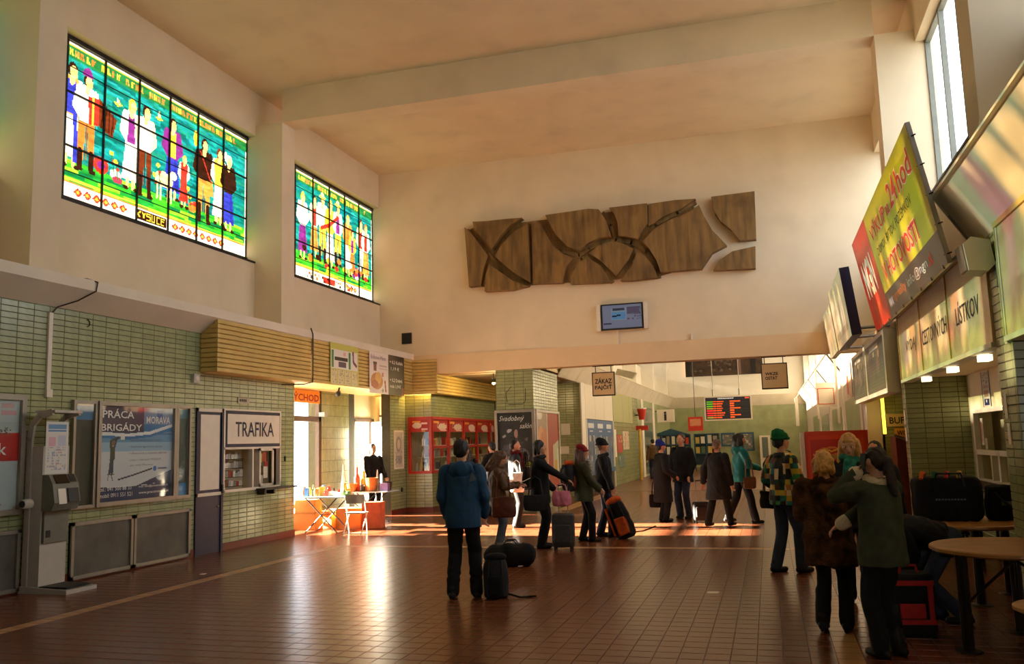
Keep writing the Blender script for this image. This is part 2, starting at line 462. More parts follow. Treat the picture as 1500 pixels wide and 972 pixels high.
M_CREAMP = mat('cream_paint', rgb(224, 216, 198), 0.45, var=0.04)
M_NAVY = mat('navy_paint', rgb(34, 34, 62), 0.5, var=0.1)
M_INK = mat('ink_dark', rgb(32, 28, 26), 0.6)
M_INKW = mat('ink_white', rgb(236, 236, 230), 0.6)
M_PAPER = mat('paper', rgb(232, 228, 214), 0.7, var=0.03)
M_WIRE = mat('cable', rgb(48, 38, 28), 0.6)

# ------------------------------------------------------------------ floor
floor = struct('floor', MB().box(-10.5, 6.5, -10.5, YE + .3, -0.25, -0.002), M_FGROUT)
TW = 0.2
def stripe_y(i): return False
FX0, FY0 = -9.4, 3.6
# pale bands in the tiling: one along the hall, one across it
def floor_tiles():
    main, st, sing = MB(), MB(), []
    e = 0.0004; g = 0.006; gy = 0.015
    nx, ny = int((4.2 - FX0) / TW), int((30.0 - FY0) / TW)
    for j in range(ny):
        for i in range(nx):
            x0, y0 = FX0 + i * TW, FY0 + j * TW
            cx, cy = x0 + TW / 2, y0 + TW / 2
            px = project((cx, cy, 0))
            if not (-60 < px[0] < 1560 and px[1] < 1040): continue
            pale = (abs(cx + 7.5) < 0.11 and cy < 14.3) or (abs(cy - 14.25) < 0.11 and cx > -7.6) or (abs(cx - 0.5) < 0.11 and cy < 14.3) or (abs(cx + 5.2) < 0.11 and cy > 22)
            a = (x0 + g / 2, y0 + gy / 2, x0 + TW - g / 2, y0 + TW - gy / 2)
            if (not pale) and 5 < px[0] < 1495 and 5 < px[1] < 967: sing.append((np.hypot(cy, cx), a))
            else: (st if pale else main).add([(a[0], a[1], -.002), (a[2], a[1], -.002), (a[2], a[3], -.002), (a[0], a[3], -.002), (a[0] + e, a[1] + e, 0), (a[2] - e, a[1] + e, 0), (a[2] - e, a[3] - e, 0), (a[0] + e, a[3] - e, 0)],
                 [(4, 5, 6, 7), (0, 1, 5, 4), (1, 2, 6, 5), (2, 3, 7, 6), (3, 0, 4, 7)])
    sing.sort()
    me = None
    for k, (_, a) in enumerate(sing):
        h = (TW - g) / 2; k2 = (TW - gy) / 2
        vs = [(-h, -k2, -.002), (h, -k2, -.002), (h, k2, -.002), (-h, k2, -.002), (-h + e, -k2 + e, 0), (h - e, -k2 + e, 0), (h - e, k2 - e, 0), (-h + e, k2 - e, 0)]
        fs = [(4, 5, 6, 7), (0, 1, 5, 4), (1, 2, 6, 5), (2, 3, 7, 6), (3, 0, 4, 7)]
        c = V((a[0] + a[2]) / 2, (a[1] + a[3]) / 2, 0)
        if k < 300:
            if me is None:
                b = MB(); b.add(vs, fs); me = b.mesh('floor_tile', M_FTILE)
            o = bpy.data.objects.new('floor_tile', me); COL.objects.link(o); o.parent = floor; o.location = c - ORG[floor.name]
        else: main.add([V(*p) + c for p in vs], fs)
    m = main.build('floor_tile_field', M_FTILE, floor); m['kind'] = 'stuff'
    m = st.build('pale_tile_band', M_STRIPE, floor); m['kind'] = 'stuff'
floor_tiles()
# the far end of the floor, too distant to tell the tiles apart
struct('floor_slab', MB().box(XFL - 4, 6, 30.0, YE, -0.006, 0.0), mat('far_floor', rgb(110, 60, 37), 0.28, var=0.14, scale=5, spec=.36), floor)
struct('floor_slab', MB().box(-10.4, FX0, -10, 30, -0.006, 0.0), M_FTILE, floor)
struct('floor_slab', MB().box(FX0, 6, -10, FY0, -0.006, 0.0), M_FTILE, floor)
tag(MB().box(-40, -10.5, -30, 70, -0.3, -0.02).build('forecourt', mat('forecourt_paving', rgb(170, 165, 155), 0.9)), 'pale paved forecourt outside the station doors', 'pavement', kind='structure')
tag(MB().box(6.5, 40, -30, 70, -0.3, -0.02).build('platform', MATS['forecourt_paving']), 'pale paved platform outside the clerestory wall', 'pavement', kind='structure')

# ------------------------------------------------------------------ ceiling, beams, upper walls
ceiling = struct('ceiling', MB().box(-10.4, 3.3, -10.5, YB + .3, ZC, ZC + .3), M_CEIL)
struct('ceiling_far', MB().box(-7.0, 3.4, YB + .3, YE + .3, ZC, ZC + .3), M_WHITE)
for k, y in enumerate(PIERS):
    b = MB().box(XL, XR, y, y + .5, 8.52, ZC + .01)
    struct('trim_%d' % (k + 1), b, M_CEIL)
wl = MB()
wl.box(XLW - .27, XLW, -10.5, YB, 4.0, 5.58); wl.box(XLW - .27, XLW, -10.5, YB, 8.3, ZC + .02)
wall_left_upper = struct('wall_left_upper', wl, M_PLAST)
wr = MB()
wr.box(XRW, XRW + .27, -10.5, YB, 3.6, 5.58); wr.box(XRW, XRW + .27, -10.5, YB, 8.3, ZC + .02)
wall_right_upper = struct('wall_right_upper', wr, M_PLAST)
for y in PIERS:
    MB().box(XLG - .05, XL, y, y + .5, 4.0, 8.53).build('pier', M_PLAST, wall_left_upper)
    MB().box(XR, XRG + .07, y, y + .5, 3.6, 8.53).build('pier', M_PLAST, wall_right_upper)
# dark sill strip under the stained glass
for y0, y1 in ((3.34, 9.14), (9.64, 15.44), (15.94, 21.5)):
    MB().box(XLG - .04, XLW + .02, y0, y1, 5.565, 5.60).build('sill', M_DARK, wall_left_upper)
    MB().box(XRW - .02, XRG + .04, y0, y1, 5.565, 5.60).build('sill', M_DARK, wall_right_upper)
wb = MB().box(XLW - .25, XRW + .25, YB, YB + .3, 4.10, ZC + .02)
wall_back = struct('wall_back', wb, M_PLAST)
MB().box(-8.99, 2.2, YB - .035, YB + .45, 3.62, 4.12).build('lintel', M_LINT, wall_back)
struct('wall_front', MB().box(-10.4, 3.3, -10.5, -10.2, 0, ZC + .02), M_PLAST)
# sloped fascia / ledge above the tiles on the left
led = MB().prism([(XL - .02, 3.76), (XL - .02, 4.17), (-9.0, 4.17), (-9.0, 4.02)], (0, -10.4, 0), (1, 0, 0), (0, 0, 1), (0, 1, 0), 0, YB + 10.4)
led.box(XLW - .2, XL, -10.4, YB, 4.05, 4.165)
struct('trim_6', led, M_FASCIA)

# ------------------------------------------------------------------ left tiled wall
_w = MB()
for _a in ((-10.4, 13.51, 0, 3.78), (13.51, 15.42, 0, 1.02), (13.51, 15.42, 1.78, 3.78), (15.42, 15.97, 0, 3.78)): _w.box(XL - .25, XL - .006, *_a)
wall_left = struct('wall_left', _w, M_GROUT)
_h0 = 8.2
hole = lambda y0, z0, y1, z1: (y0 - _h0, z0, y1 - _h0, z1)
H_LEFT = [hole(12.74, 0, 13.50, 2.48), hole(13.50, 1.03, 15.42, 2.48)]
tiles(wall_left, (XL - .006, _h0, 0.12), LU, LW, LN, 15.97 - _h0, 3.66, 0.265, 0.081, 0.006, M_TILE, [(a, b - .12, c, d - .12) for a, b, c, d in H_LEFT], single=300)
b = MB(); b.box(XL - .006, XL + .012, 8.2, 12.74, 0, 0.12); b.box(XL - .006, XL + .012, 13.50, 15.985, 0, 0.12)
struct('baseboard_left', b, M_RED)
MB().box(XL - .01, XL, -10.4, 8.2, 0, 3.78).build('near_wall_face', M_TILE, wall_left)

# ------------------------------------------------------------------ stained glass windows
GW, GH, GZ = 5.74, 2.53, 5.70
TEAL = [rgb(0, 130, 128), rgb(6, 150, 150), rgb(0, 118, 128), rgb(20, 160, 168), rgb(0, 105, 100), rgb(20, 140, 120)]
WHT, SKN, YEL, ORG_, RDD = rgb(255, 252, 240), rgb(255, 214, 130), rgb(250, 205, 40), rgb(235, 120, 20), rgb(200, 40, 10)
PUR, BLU, BRN, DBR, GRN = rgb(130, 40, 140), rgb(40, 50, 190), rgb(110, 44, 12), rgb(48, 22, 12), rgb(60, 190, 20)
TAN = rgb(225, 150, 50)
def glass_ground(seed):
    r = random.Random(seed); c = Canvas(GW, GH, 0.022, TEAL[0])
    y = 0.5
    while y < GH:
        x = -r.random() * .5; h = r.uniform(.05, .1)
        while x < GW:
            w = r.uniform(.25, .8); c.poly([(x, y), (x + w, y - .05), (x + w, y + h - .05), (x, y + h)], r.choice(TEAL)); x += w
        y += h * .8
    y = .24
    while y < .58:
        x = 0
        while x < GW:
            w = r.uniform(.2, .6); c.rect(x, y, x + w, y + .07, r.choice([GRN, rgb(40, 170, 30), rgb(20, 150, 50), rgb(140, 200, 30), rgb(0, 120, 60)])); x += w
        y += .06
    c.line([(0, .32), (GW, .26)], .016, YEL)
    c.rect(0, 0, GW, .24, WHT); c.rect(0, .24, GW, .262, ORG_)
    c.rect(0, GH - .05, GW, GH, WHT); c.rect(0, GH - .075, GW, GH - .05, YEL); c.rect(0, 0, .05, GH, WHT); c.rect(GW - .05, 0, GW, GH, WHT)
    c.rect(0, GH - .27, GW, GH - .075, rgb(30, 120, 60))
    x = .2
    while x < GW - .35:                                   # rows of orange lettering, too blurred to read
        if r.random() < .84:
            a, bb = GH - .22, GH - .11
            col = r.choice([ORG_, TAN, YEL])
            for q in range(r.choice([2, 2, 3])): c.line([(x + q * .035, a), (x + q * .035, bb)], .011, col)
            c.line([(x, r.choice([a, bb, (a + bb) / 2])), (x + .07, r.choice([a, bb]))], .011, col)
        x += .115
    return c
def orna(c, x0, x1, step=.2):
    x = x0
    while x < x1:
        c.poly([(x - .1, .13), (x, .205), (x + .1, .13), (x, .055)], RDD); c.poly([(x - .06, .13), (x, .175), (x + .06, .13), (x, .085)], ORG_); c.ell(x, .13, .025, .025, YEL)
        x += step
def fig(c, u, top, feet, coat, lower, skirt=False, hair=DBR, w=1.0, sleeve=None, boots=DBR, hat=None, vest=None, face=SKN, belt=None):
    H = top - feet; hd = H * .075; sh = top - H * .17; wa = feet + H * .5; s = H * .115 * w; sl = sleeve or coat
    if skirt:
        c.poly([(u - s * .7, wa + .05), (u + s * .7, wa + .05), (u + s * 1.15, feet + H * .1), (u - s * 1.15, feet + H * .1)], lower)
        c.poly([(u + s * .2, wa), (u + s * .6, wa), (u + s * .95, feet + H * .1), (u + s * .45, feet + H * .1)], tuple(q * .7 for q in lower))
        for q in (-.4, .4): c.line([(u + q * s, feet + H * .1), (u + q * s, feet + .03)], H * .022, face)
    else:
        for q in (-.45, .45): c.poly([(u + q * s - s * .38, wa + .05), (u + q * s + s * .42, wa + .05), (u + q * s * 1.3 + s * .28, feet + H * .08), (u + q * s * 1.3 - s * .28, feet + H * .08)], lower)
        c.line([(u, wa), (u, feet + H * .12)], .012, tuple(q * .4 for q in lower))
        for q in (-.55, .55): c.line([(u + q * s * 1.05, feet + H * .19), (u + q * s * 1.1, feet + .03)], H * .032, boots)
    for q in (-.6, .6): c.ell(u + q * s * 1.15 + .02, feet + .02, .065, .035, boots)
    for q in (-1, 1):
        c.line([(u + q * s * .85, sh - .02), (u + q * s * 1.2, wa + H * .12), (u + q * s * .5, wa + H * .04)], H * .04, sl)
        c.ell(u + q * s * .45, wa + H * .04, H * .026, H * .022, face)
    c.poly([(u - s * .9, sh), (u - s * .3, sh + H * .05), (u + s * .3, sh + H * .05), (u + s * .9, sh), (u + s * .75, wa), (u - s * .75, wa)], coat)
    if vest: c.poly([(u - s * .45, sh), (u + s * .45, sh), (u + s * .5, wa + .02), (u - s * .5, wa + .02)], vest)
    if belt: c.rect(u - s * .75, wa - .01, u + s * .75, wa + .04, belt)
    c.ell(u + .012, top - hd, hd * .82, hd * 1.1, hair); c.ell(u + .03, top - hd * 1.2, hd * .6, hd * .9, face); c.line([(u, top - hd * 2), (u, top - hd * 2.5)], hd * .4, face)
    if hat: c.ell(u, top - hd * .15, hd * 1.2, hd * .28, hat); c.ell(u, top + hd * .25, hd * .75, hd * .55, hat)
c1 = glass_ground(3)
orna(c1, 1.15, 2.25); orna(c1, 3.5, 4.95)
c1.rect(2.45, .05, 3.25, .22, DBR); GLY = {'K': [(0, 0, 0, 1), (0, .5, 1, 1), (0, .5, 1, 0)], 'Y': [(.5, 0, .5, .5), (.5, .5, 0, 1), (.5, .5, 1, 1)], 'S': [(0, 0, 1, 0), (1, 0, 1, .5), (1, .5, 0, .5), (0, .5, 0, 1), (0, 1, 1, 1)], 'U': [(0, 1, 0, 0), (0, 0, 1, 0), (1, 0, 1, 1)], 'C': [(1, 0, 0, 0), (0, 0, 0, 1), (0, 1, 1, 1)], 'E': [(1, 0, 0, 0), (0, 0, 0, 1), (0, 1, 1, 1), (0, .5, .8, .5)]}
for _k, _c in enumerate('KYSUCE'):
    for a in GLY[_c]: c1.line([(2.5 + _k * .123 + a[0] * .075, .085 + a[1] * .1), (2.5 + _k * .123 + a[2] * .075, .085 + a[3] * .1)], .012, YEL)
fig(c1, .95, 2.2, .5, TAN, WHT, True, sleeve=WHT, vest=BLU)
c1.poly([(.99, 1.5), (1.08, 1.5), (1.1, .6), (1.02, .6)], BLU)
fig(c1, 1.28, 2.14, .52, WHT, ORG_, hat=PUR, w=1.1)
c1.poly([(1.32, 1.32), (1.55, 1.36), (1.55, 1.82), (1.3, 1.78)], RDD); c1.rect(1.38, 1.33, 1.43, 1.8, YEL)
c1.poly([(1.55, 1.36), (1.85, 1.25), (1.95, 1.6), (1.55, 1.82)], BRN)
for q in range(4): c1.line([(1.6 + q * .08, 1.36 - q * .02), (1.62 + q * .08, 1.78 - q * .04)], .012, DBR)
fig(c1, 2.3, 2.1, .5, WHT, WHT, True, hair=YEL, vest=PUR, sleeve=WHT)
fig(c1, 2.66, 2.13, .48, WHT, BRN, sleeve=rgb(245, 230, 180))
fig(c1, 3.38, 2.15, .62, PUR, BLU, True, vest=YEL, w=1.15)
fig(c1, 3.72, 1.55, .55, RDD, RDD, True, hair=YEL, sleeve=WHT)
fig(c1, 4.32, 2.08, .42, DBR, TAN, w=1.2); c1.ell(4.05, 2.0, .06, .16, YEL); c1.poly([(4.3, .95), (4.62, 1.0), (4.6, 1.3), (4.32, 1.25)], TAN); c1.line([(4.2, 1.8), (4.55, 1.25)], .014, RDD)
fig(c1, 4.8, 2.03, .48, YEL, WHT, True, hair=BRN, sleeve=WHT)
fig(c1, 5.12, 2.0, .42, DBR, BLU, True, hair=WHT, face=SKN); c1.ell(5.02, 1.95, .05, .1, WHT)
c1.ell(3.16, .93, .25, .14, rgb(255, 225, 170)); c1.ell(3.42, 1.07, .1, .08, rgb(255, 235, 200)); [c1.line([(q, .85), (q, .55)], .022, rgb(255, 220, 160)) for q in (2.98, 3.08, 3.28, 3.36)]
c1.ell(1.62, .72, .17, .14, RDD); c1.ell(1.62, .72, .09, .07, PUR); c1.ell(1.95, .66, .13, .08, WHT); c1.ell(2.0, .58, .12, .06, rgb(200, 40, 80)); c1.ell(3.98, .62, .12, .1, ORG_); c1.ell(4.05, .7, .06, .05, RDD)
for x, y in ((1.95, 1.9), (2.98, 2.02)): c1.poly([(x - .1, y), (x + .02, y + .03), (x + .02, y + .13), (x + .07, y + .02), (x + .13, y), (x, y - .05)], YEL); c1.poly([(x - .02, y + .02), (x + .0, y + .12), (x + .05, y)], WHT)
for x, y in ((1.85, 1.0), (1.95, .88), (2.9, .95), (3.0, 1.15), (3.9, .8), (3.85, .95)): c1.line([(x, y), (x + .06, y - .3)], .012, rgb(20, 110, 30)); c1.ell(x, y, .05, .04, YEL); c1.ell(x + .05, y - .12, .04, .03, RDD)
c2 = glass_ground(9)
orna(c2, 1.2, 1.6); orna(c2, 4.3, 4.9); c2.rect(3.0, .05, 3.6, .2, RDD); c2.speck(2.2, .05, 4.6, .2, [DBR, RDD, ORG_], .09, .5)
for a in ((1.1, 2.05, .5, WHT, ORG_, 1, YEL), (2.0, 2.05, .45, WHT, PUR, 1, YEL), (2.55, 2.1, .6, rgb(245, 240, 200), TAN, 1, DBR), (2.95, 2.25, .55, WHT, YEL, 0, BRN), (3.35, 2.2, .5, YEL, WHT, 1, YEL), (3.75, 2.2, .6, WHT, YEL, 0, DBR), (4.3, 2.05, .45, TAN, WHT, 1, YEL), (4.55, 1.7, .45, YEL, ORG_, 1, DBR), (5.05, 2.1, .5, rgb(250, 235, 180), WHT, 0, BRN), (5.35, 2.05, .5, WHT, TAN, 1, ORG_)):
    fig(c2, a[0], a[1], a[2], a[3], a[4], bool(a[5]), hair=a[6], vest=random.choice([None, PUR, RDD, ORG_]))
for x in (2.95, 3.75): c2.ell(x, 2.18, .17, .04, YEL); c2.ell(x, 2.23, .08, .07, rgb(240, 220, 160))
c2.line([(2.9, 1.4), (3.3, 1.55), (3.75, 1.85)], .05, RDD)
for k in range(22): x = random.uniform(2.0, 5.5); c2.ell(x, random.uniform(.4, .75), .1, .07, random.choice([YEL, RDD, ORG_, WHT, DBR, PUR]))
c0 = glass_ground(5); orna(c0, 1, 4.8)
for a in range(8): fig(c0, .7 + a * .62, 2.1, .5, random.choice([WHT, YEL, PUR]), random.choice([WHT, BLU, TAN]), a % 2 == 0)

def stained_window(idx, y1, cv):
    """glass whose right edge is at y1; seven columns by three rows of panes between lead bars"""
    w = thing('window_%d' % idx, None, None, (XLG, y1 - GW / 2, GZ), kind='structure')
    y0 = y1 - GW; cw = GW / 7; rows = [0, .83, 1.70, GH]
    for i in range(7):
        for j in range(3):
            sub = (i * cw, rows[j], (i + 1) * cw, rows[j + 1])
            cv.mb((XLG, y0, GZ), LU, LW, sub=sub).build('pane', STAINED, w)
    for i in range(8): MB().box(XLG - .03, XLG + .025, y0 + i * cw - .017, y0 + i * cw + .017, GZ, GZ + GH).build('mullion', M_LEAD, w)
    for r in rows[1:3]: MB().box(XLG - .02, XLG + .02, y0, y1, GZ + r - .013, GZ + r + .013).build('glazing_bar', M_LEAD, w)
    for r in (.42, 1.27, 2.12): MB().box(XLG - .008, XLG + .008, y0, y1, GZ + r - .006, GZ + r + .006).build('lead_line', M_LEAD, w)
    b = MB(); b.box(XLG - .05, XLG + .05, y0, y1, 5.6, GZ); b.box(XLG - .05, XLG + .05, y0, y1, GZ + GH, 8.31); b.build('frame', M_DARK, w)
    return w
stained_window(1, 15.44, c1)
stained_window(2, 21.5, c2)
stained_window(3, 9.14, c0)
MB().box(XLG - .05, XLG + .05, -10.4, 2.84, 5.55, 8.31).build('blocked_bay', M_PLAST, wall_left_upper)
# gap left between glazing and pier
for y0, y1 in ((9.6, 9.71), (15.9, 15.77), (3.3, 3.41)): MB().box(XLG - .05, XLG + .05, min(y0, y1), max(y0, y1), 5.55, 8.31).build('frame_jamb', M_DARK, wall_left_upper)

# ------------------------------------------------------------------ clear clerestory windows on the right
M_WFRAME = mat('window_frame_grey', rgb(120, 122, 112), 0.5)
def clear_window(idx, y0, y1, x=XRG, z0=5.6, z1=8.3, n=5, face=-1, gm=None):
    w = thing('window_%d' % idx, None, None, (x, (y0 + y1) / 2, z0), kind='structure')
    cw = (y1 - y0) / n
    for i in range(n):
        MB().add([(x, y0 + i * cw, z0), (x, y0 + (i + 1) * cw, z0), (x, y0 + (i + 1) * cw, z1), (x, y0 + i * cw, z1)], [(0, 1, 2, 3)]).build('pane', gm or M_GLASS, w)
    for i in range(n + 1):
        MB().box(x - .05, x + .03, y0 + i * cw - .035, y0 + i * cw + .035, z0, z1).build('mullion', M_WFRAME, w)
    b = MB(); b.box(x - .05, x + .03, y0, y1, z0 - .03, z0 + .05); b.box(x - .05, x + .03, y0, y1, z1 - .06, z1 + .03); b.build('frame', M_WFRAME, w)
clear_window(4, 9.64, 15.44); clear_window(5, 15.94, 21.5); clear_window(6, 3.34, 9.14, gm=glass_mat('darkened_glass', (.45, .46, .47), .05))  # nearest bay's pane is tinted down to keep the foreground dim
MB().box(XRG - .05, XRG + .05, -10.4, 2.84, 5.55, 8.31).build('blocked_bay', M_PLAST, wall_right_upper)

# ------------------------------------------------------------------ far hall shell
for nm, x0, x1 in (('wall_far_left_upper', XFLW - .27, XFLW), ('wall_far_right_upper', XRW, XRW + .27)):
    b = MB(); b.box(x0, x1, YB + .3, YE, 3.6, 5.58); b.box(x0, x1, YB + .3, YE, 8.3, ZC + .02)
    w_ = struct(nm, b, M_WHITE)
    for y in (21.8, 27.5, 33.8, 40.1, 46.4, 52.9):
        xx = (XFLW - .3, XFL) if x0 < 0 else (XR, XRG + .07)
        MB().box(xx[0], xx[1], y, y + .5, 3.6, 8.53).build('pier', M_WHITE, w_)
k = 7
for y in (22.3, 28.0, 34.3, 40.6, 46.9):
    y1 = {22.3: 27.5, 28.0: 33.8, 34.3: 40.1, 40.6: 46.4, 46.9: 52.9}[y]
    clear_window(k, y, y1, XFLW - .2, face=1, gm=glass_mat('light_cutting_glass', (.10, .10, .098), .05)); clear_window(k + 1, y, y1, XRG, gm=glass_mat('light_cutting_glass')); k += 2  # pane tint set very dark only to cut the daylight entering the far hall
wall_end = struct('wall_end', MB().box(-10, 6, YE, YE + .3, 0, ZC + .02), M_WHITE)
struct('wall_outer_left', MB().box(-10.7, -10.45, 21.9, YE, 0, 4.0), M_PLAST)
struct('ceiling_side', MB().box(-10.4, XFL, YB + .3, YE, 3.7, 3.95), M_CEIL)
struct('wall_outer_right', MB().box(6.0, 6.3, -10.5, YE, 0, 4.0), M_PLAST)
struct('ceiling_service', MB().box(XR + .06, 6.3, -10.5, YE, 3.64, 3.8), M_CEIL)
# ------------------------------------------------------------------ yellow slatted housing above the left shopfronts
M_SLAT = mat('yellow_slat', rgb(206, 178, 104), 0.5, var=0.10, scale=3, dirt=0.15)
M_SLATU = M_SLAT
def slat_run(parent, O, U, N, length, z0, z1, n, cut=None):
    th = (z1 - z0) / n
    for k in range(n):
        l0 = 0 if cut is None else cut(k)
        MB().prism([(0, 0), (.03, .012), (.03, th * .80), (.006, th * .97), (0, th * .97)], (O[0] + U[0] * l0, O[1] + U[1] * l0, z0 + k * th), N, (0, 0, 1), U, 0, length - l0).build('slat', M_SLAT, parent)
h1 = thing('slatted_housing', 'long yellow slatted shutter housing over the tobacco kiosk and doors', 'shutter housing', (-9.2, 14.4, 3.09))
MB().box(XL, -9.035, 12.86, 16.06, 3.09, 4.01).build('core', M_SLATU, h1)
slat_run(h1, (-9.035, 12.83, 0), V(0, 1, 0), V(1, 0, 0), 3.22, 3.09, 4.01, 11)
slat_run(h1, (XL + .01, 12.855, 0), V(1, 0, 0), V(0, -1, 0), .34, 3.09, 4.01, 11, cut=lambda k: 0 if k < 8 else (k - 7) * .09)
h2 = thing('slatted_housing', 'yellow slatted housing over the open entrance, carrying two posters', 'shutter housing', (-9.2, 18.7, 3.09))
MB().box(-9.35, -9.035, 16.08, 21.45, 3.09, 4.01).build('core', M_SLATU, h2)
slat_run(h2, (-9.035, 16.08, 0), V(0, 1, 0), V(1, 0, 0), 5.34, 3.09, 4.01, 11)
struct('ceiling_recess', MB().box(-10.45, -9.34, 15.9, 21.7, 3.09, 3.3), M_SLATU)
h3 = thing('slatted_housing', 'yellow slatted housing that wraps round the red sweet kiosk', 'shutter housing', (-8.7, 23.5, 3.09))
MB().box(-8.6, -8.335, 21.47, 27.3, 3.10, 3.60).build('core', M_SLATU, h3)
MB().box(-9.03, -8.335, 21.43, 21.465, 3.10, 4.0).build('core', M_SLATU, h3)
slat_run(h3, (-9.0, 21.43, 0), V(1, 0, 0), V(0, -1, 0), .68, 3.09, 4.0, 11)
slat_run(h3, (-8.335, 21.41, 0), V(0, 1, 0), V(1, 0, 0), 5.9, 3.09, 3.61, 6)
o = MB().tube([(-8.99, 16.0, 4.22), (-8.975, 16.06, 4.1), (-8.98, 16.07, 3.9), (-8.985, 16.07, 3.1), (-9.1, 15.9, 3.05), (-9.33, 15.45, 3.03)], .013, 6).build('hanging_cable', M_WIRE)
tag(o, 'dark cable hanging down the seam of the yellow slatted housing', 'cable')
o = MB().tube([(XL + .015, 9.53, 3.66), (XL + .03, 9.62, 3.77), (XL + .18, 9.82, 3.875), (-8.985, 9.96, 4.02), (-8.98, 9.98, 4.15), (-9.06, 9.86, 4.185), (-9.2, 9.72, 4.18)], .011, 6).build('conduit_cable', M_WIRE)
tag(o, 'thin dark cable running from the ledge into the white wall conduit', 'cable')
b = MB().box(XL, XL + .03, 9.49, 9.555, 2.62, 3.68); t = b.build('wall_conduit', M_CREAMP)
tag(t, 'white vertical cable conduit on the green tiled wall', 'conduit')
MB().box(XL, XL + .05, 9.475, 9.575, 2.52, 2.63).build('junction_box', M_CREAMP, t)
t = MB().box(XL, XL + .06, 12.60, 12.76, 2.90, 3.05).build('thermostat', mat('grey_plastic', rgb(175, 178, 172), 0.5)); tag(t, 'small grey box on the tiles below the slatted housing', 'thermostat')
MB().ell((XL + .06, 12.68, 2.975), (.015, .05, .05)).build('dial', M_CREAMP, t)
t = MB().tube([(XL + .01, 10.2 + .05 * math.cos(a), 3.62 + .05 * math.sin(a)) for a in np.linspace(-1.5, 1.6, 8)], .008, 5).build('wall_hook', M_DARK); tag(t, 'small dark hook sticking out of the green tiles', 'hook')

# ------------------------------------------------------------------ poster case at the picture's left margin
c = Canvas(1.5, 1.42, .015, rgb(176, 190, 190))
c.rect(.3, .62, 1.5, .97, rgb(190, 30, 24)); c.rect(.2, 1.1, 1.48, 1.4, rgb(186, 200, 200)); c.rect(1.15, 1.2, 1.4, 1.26, rgb(210, 160, 160)); c.rect(1.15, 1.29, 1.35, 1.34, rgb(205, 170, 170))
t = framed('poster_case', 'pale poster with a red band in a grey frame at the tiled wall', 'poster case', (XL, 7.56, 1.0), LU, LW, LN, 1.58, 1.53, c, .07, .07, M_ALU)
text('sk', (XL + .03, 8.66, 1.76), LU, LW, .22, .15, M_INKW, t, bold=.01)
text('enieš:', (XL + .03, 8.46, 2.02), LU, LW, .48, .09, M_INK, t, italic=.1)
text('02.', (XL + .03, 8.66, 1.13), LU, LW, .18, .09, mat('ink_red', rgb(190, 26, 20), .6), t)
def metal_panel(y0, y1, lab, z0=.03, z1=.81, n=1):
    t = thing('radiator_panel', lab, 'panel', (XL, (y0 + y1) / 2, z0), 'grey panels low on the tiled wall')
    w = (y1 - y0) / n
    MB().box(XL + .001, XL + .03, y0, y1, z0, z1).build('plate', mat('grey_plate', rgb(96, 92, 82), .55, .2, var=.25, scale=3, dirt=.4), t)
    for a, bb, cc, d in ((y0, y1, z0, z0 + .05), (y0, y1, z1 - .05, z1), (y0, y0 + .05, z0, z1), (y1 - .05, y1, z0, z1)): MB().box(XL + .001, XL + .06, a, bb, cc, d).build('frame_bar', M_ALU, t)
    return t
metal_panel(7.6, 9.14, 'grey metal panel low on the tiles beneath the red-banded poster')
metal_panel(10.0, 11.22, 'grey scuffed metal panel standing behind the information terminal')
metal_panel(11.24, 12.58, 'grey scuffed metal panel right beside the dark kiosk door')

# ------------------------------------------------------------------ job advert case
BL1, BL2, BL3 = rgb(20, 40, 84), rgb(30, 110, 170), rgb(150, 184, 208)
cw, chh = 1.62, 1.40
c = Canvas(cw, chh, .0125, rgb(205, 210, 212))
c.rect(0, .72, cw, 1.4, BL3); c.rect(0, .86, cw, 1.05, rgb(96, 150, 190)); c.rect(0, .98, cw, 1.1, rgb(50, 120, 172))
c.rect(0, 0, cw, .27, BL1); c.ell(.4, .30, 1.1, .10, rgb(205, 210, 212), -.02); c.poly([(.8, .2), (cw, .24), (cw, .42)], BL1)
c.rect(0, 1.0, .95, 1.4, rgb(52, 46, 74)); c.rect(.95, 1.0, cw, 1.4, rgb(110, 140, 176)); c.rect(.95, 1.02, cw, 1.14, BL2)
c.poly([(0, .97), (.6, .94), (1.1, .98), (cw, 1.1), (cw, 1.15), (1.1, 1.03), (.6, .99), (0, 1.02)], rgb(225, 232, 235))
c.poly([(0, .93), (.6, .90), (1.1, .94), (cw, 1.05), (cw, 1.1), (1.1, .98), (.6, .945), (0, .97)], BL2)
c.rect(1.25, 1.24, 1.38, 1.36, rgb(40, 80, 150))
M2 = rgb(60, 64, 48)
c.line([(.27, .40), (.30, .30)], .008, M2); c.line([(.22, .40), (.20, .30)], .006, M2); c.line([(.2, .39), (.33, .39)], .008, M2)
c.line([(.235, .42), (.26, .62)], .022, rgb(40, 60, 80)); c.line([(.285, .42), (.29, .62)], .022, rgb(40, 60, 80)); c.poly([(.23, .6), (.33, .6), (.335, .8), (.24, .8)], M2); c.line([(.25, .78), (.25, .88), (.34, .91)], .02, M2); c.line([(.32, .78), (.36, .9)], .018, M2); c.ell(.295, .85, .03, .042, rgb(120, 90, 70)); c.line([(.33, .9), (.40, .93)], .02, rgb(30, 30, 40)); c.rect(.45, .90, .53, .97, rgb(228, 226, 214))
c.line([(.42, .31), (.7, .36), (1.15, .45)], .012, rgb(50, 56, 72)); c.ell(1.22, .45, .04, .04, rgb(30, 110, 190)); c.rect(1.29, .44, 1.5, .46, rgb(120, 140, 160))
t = framed('advert_case', 'blue and white job advert poster with a man on a ladder, glass case', 'poster case', (XL, 10.42, .985), LU, LW, LN, 1.74, 1.52, c, .06, .08, M_ALU)
z = lambda v: .985 + .06 + v
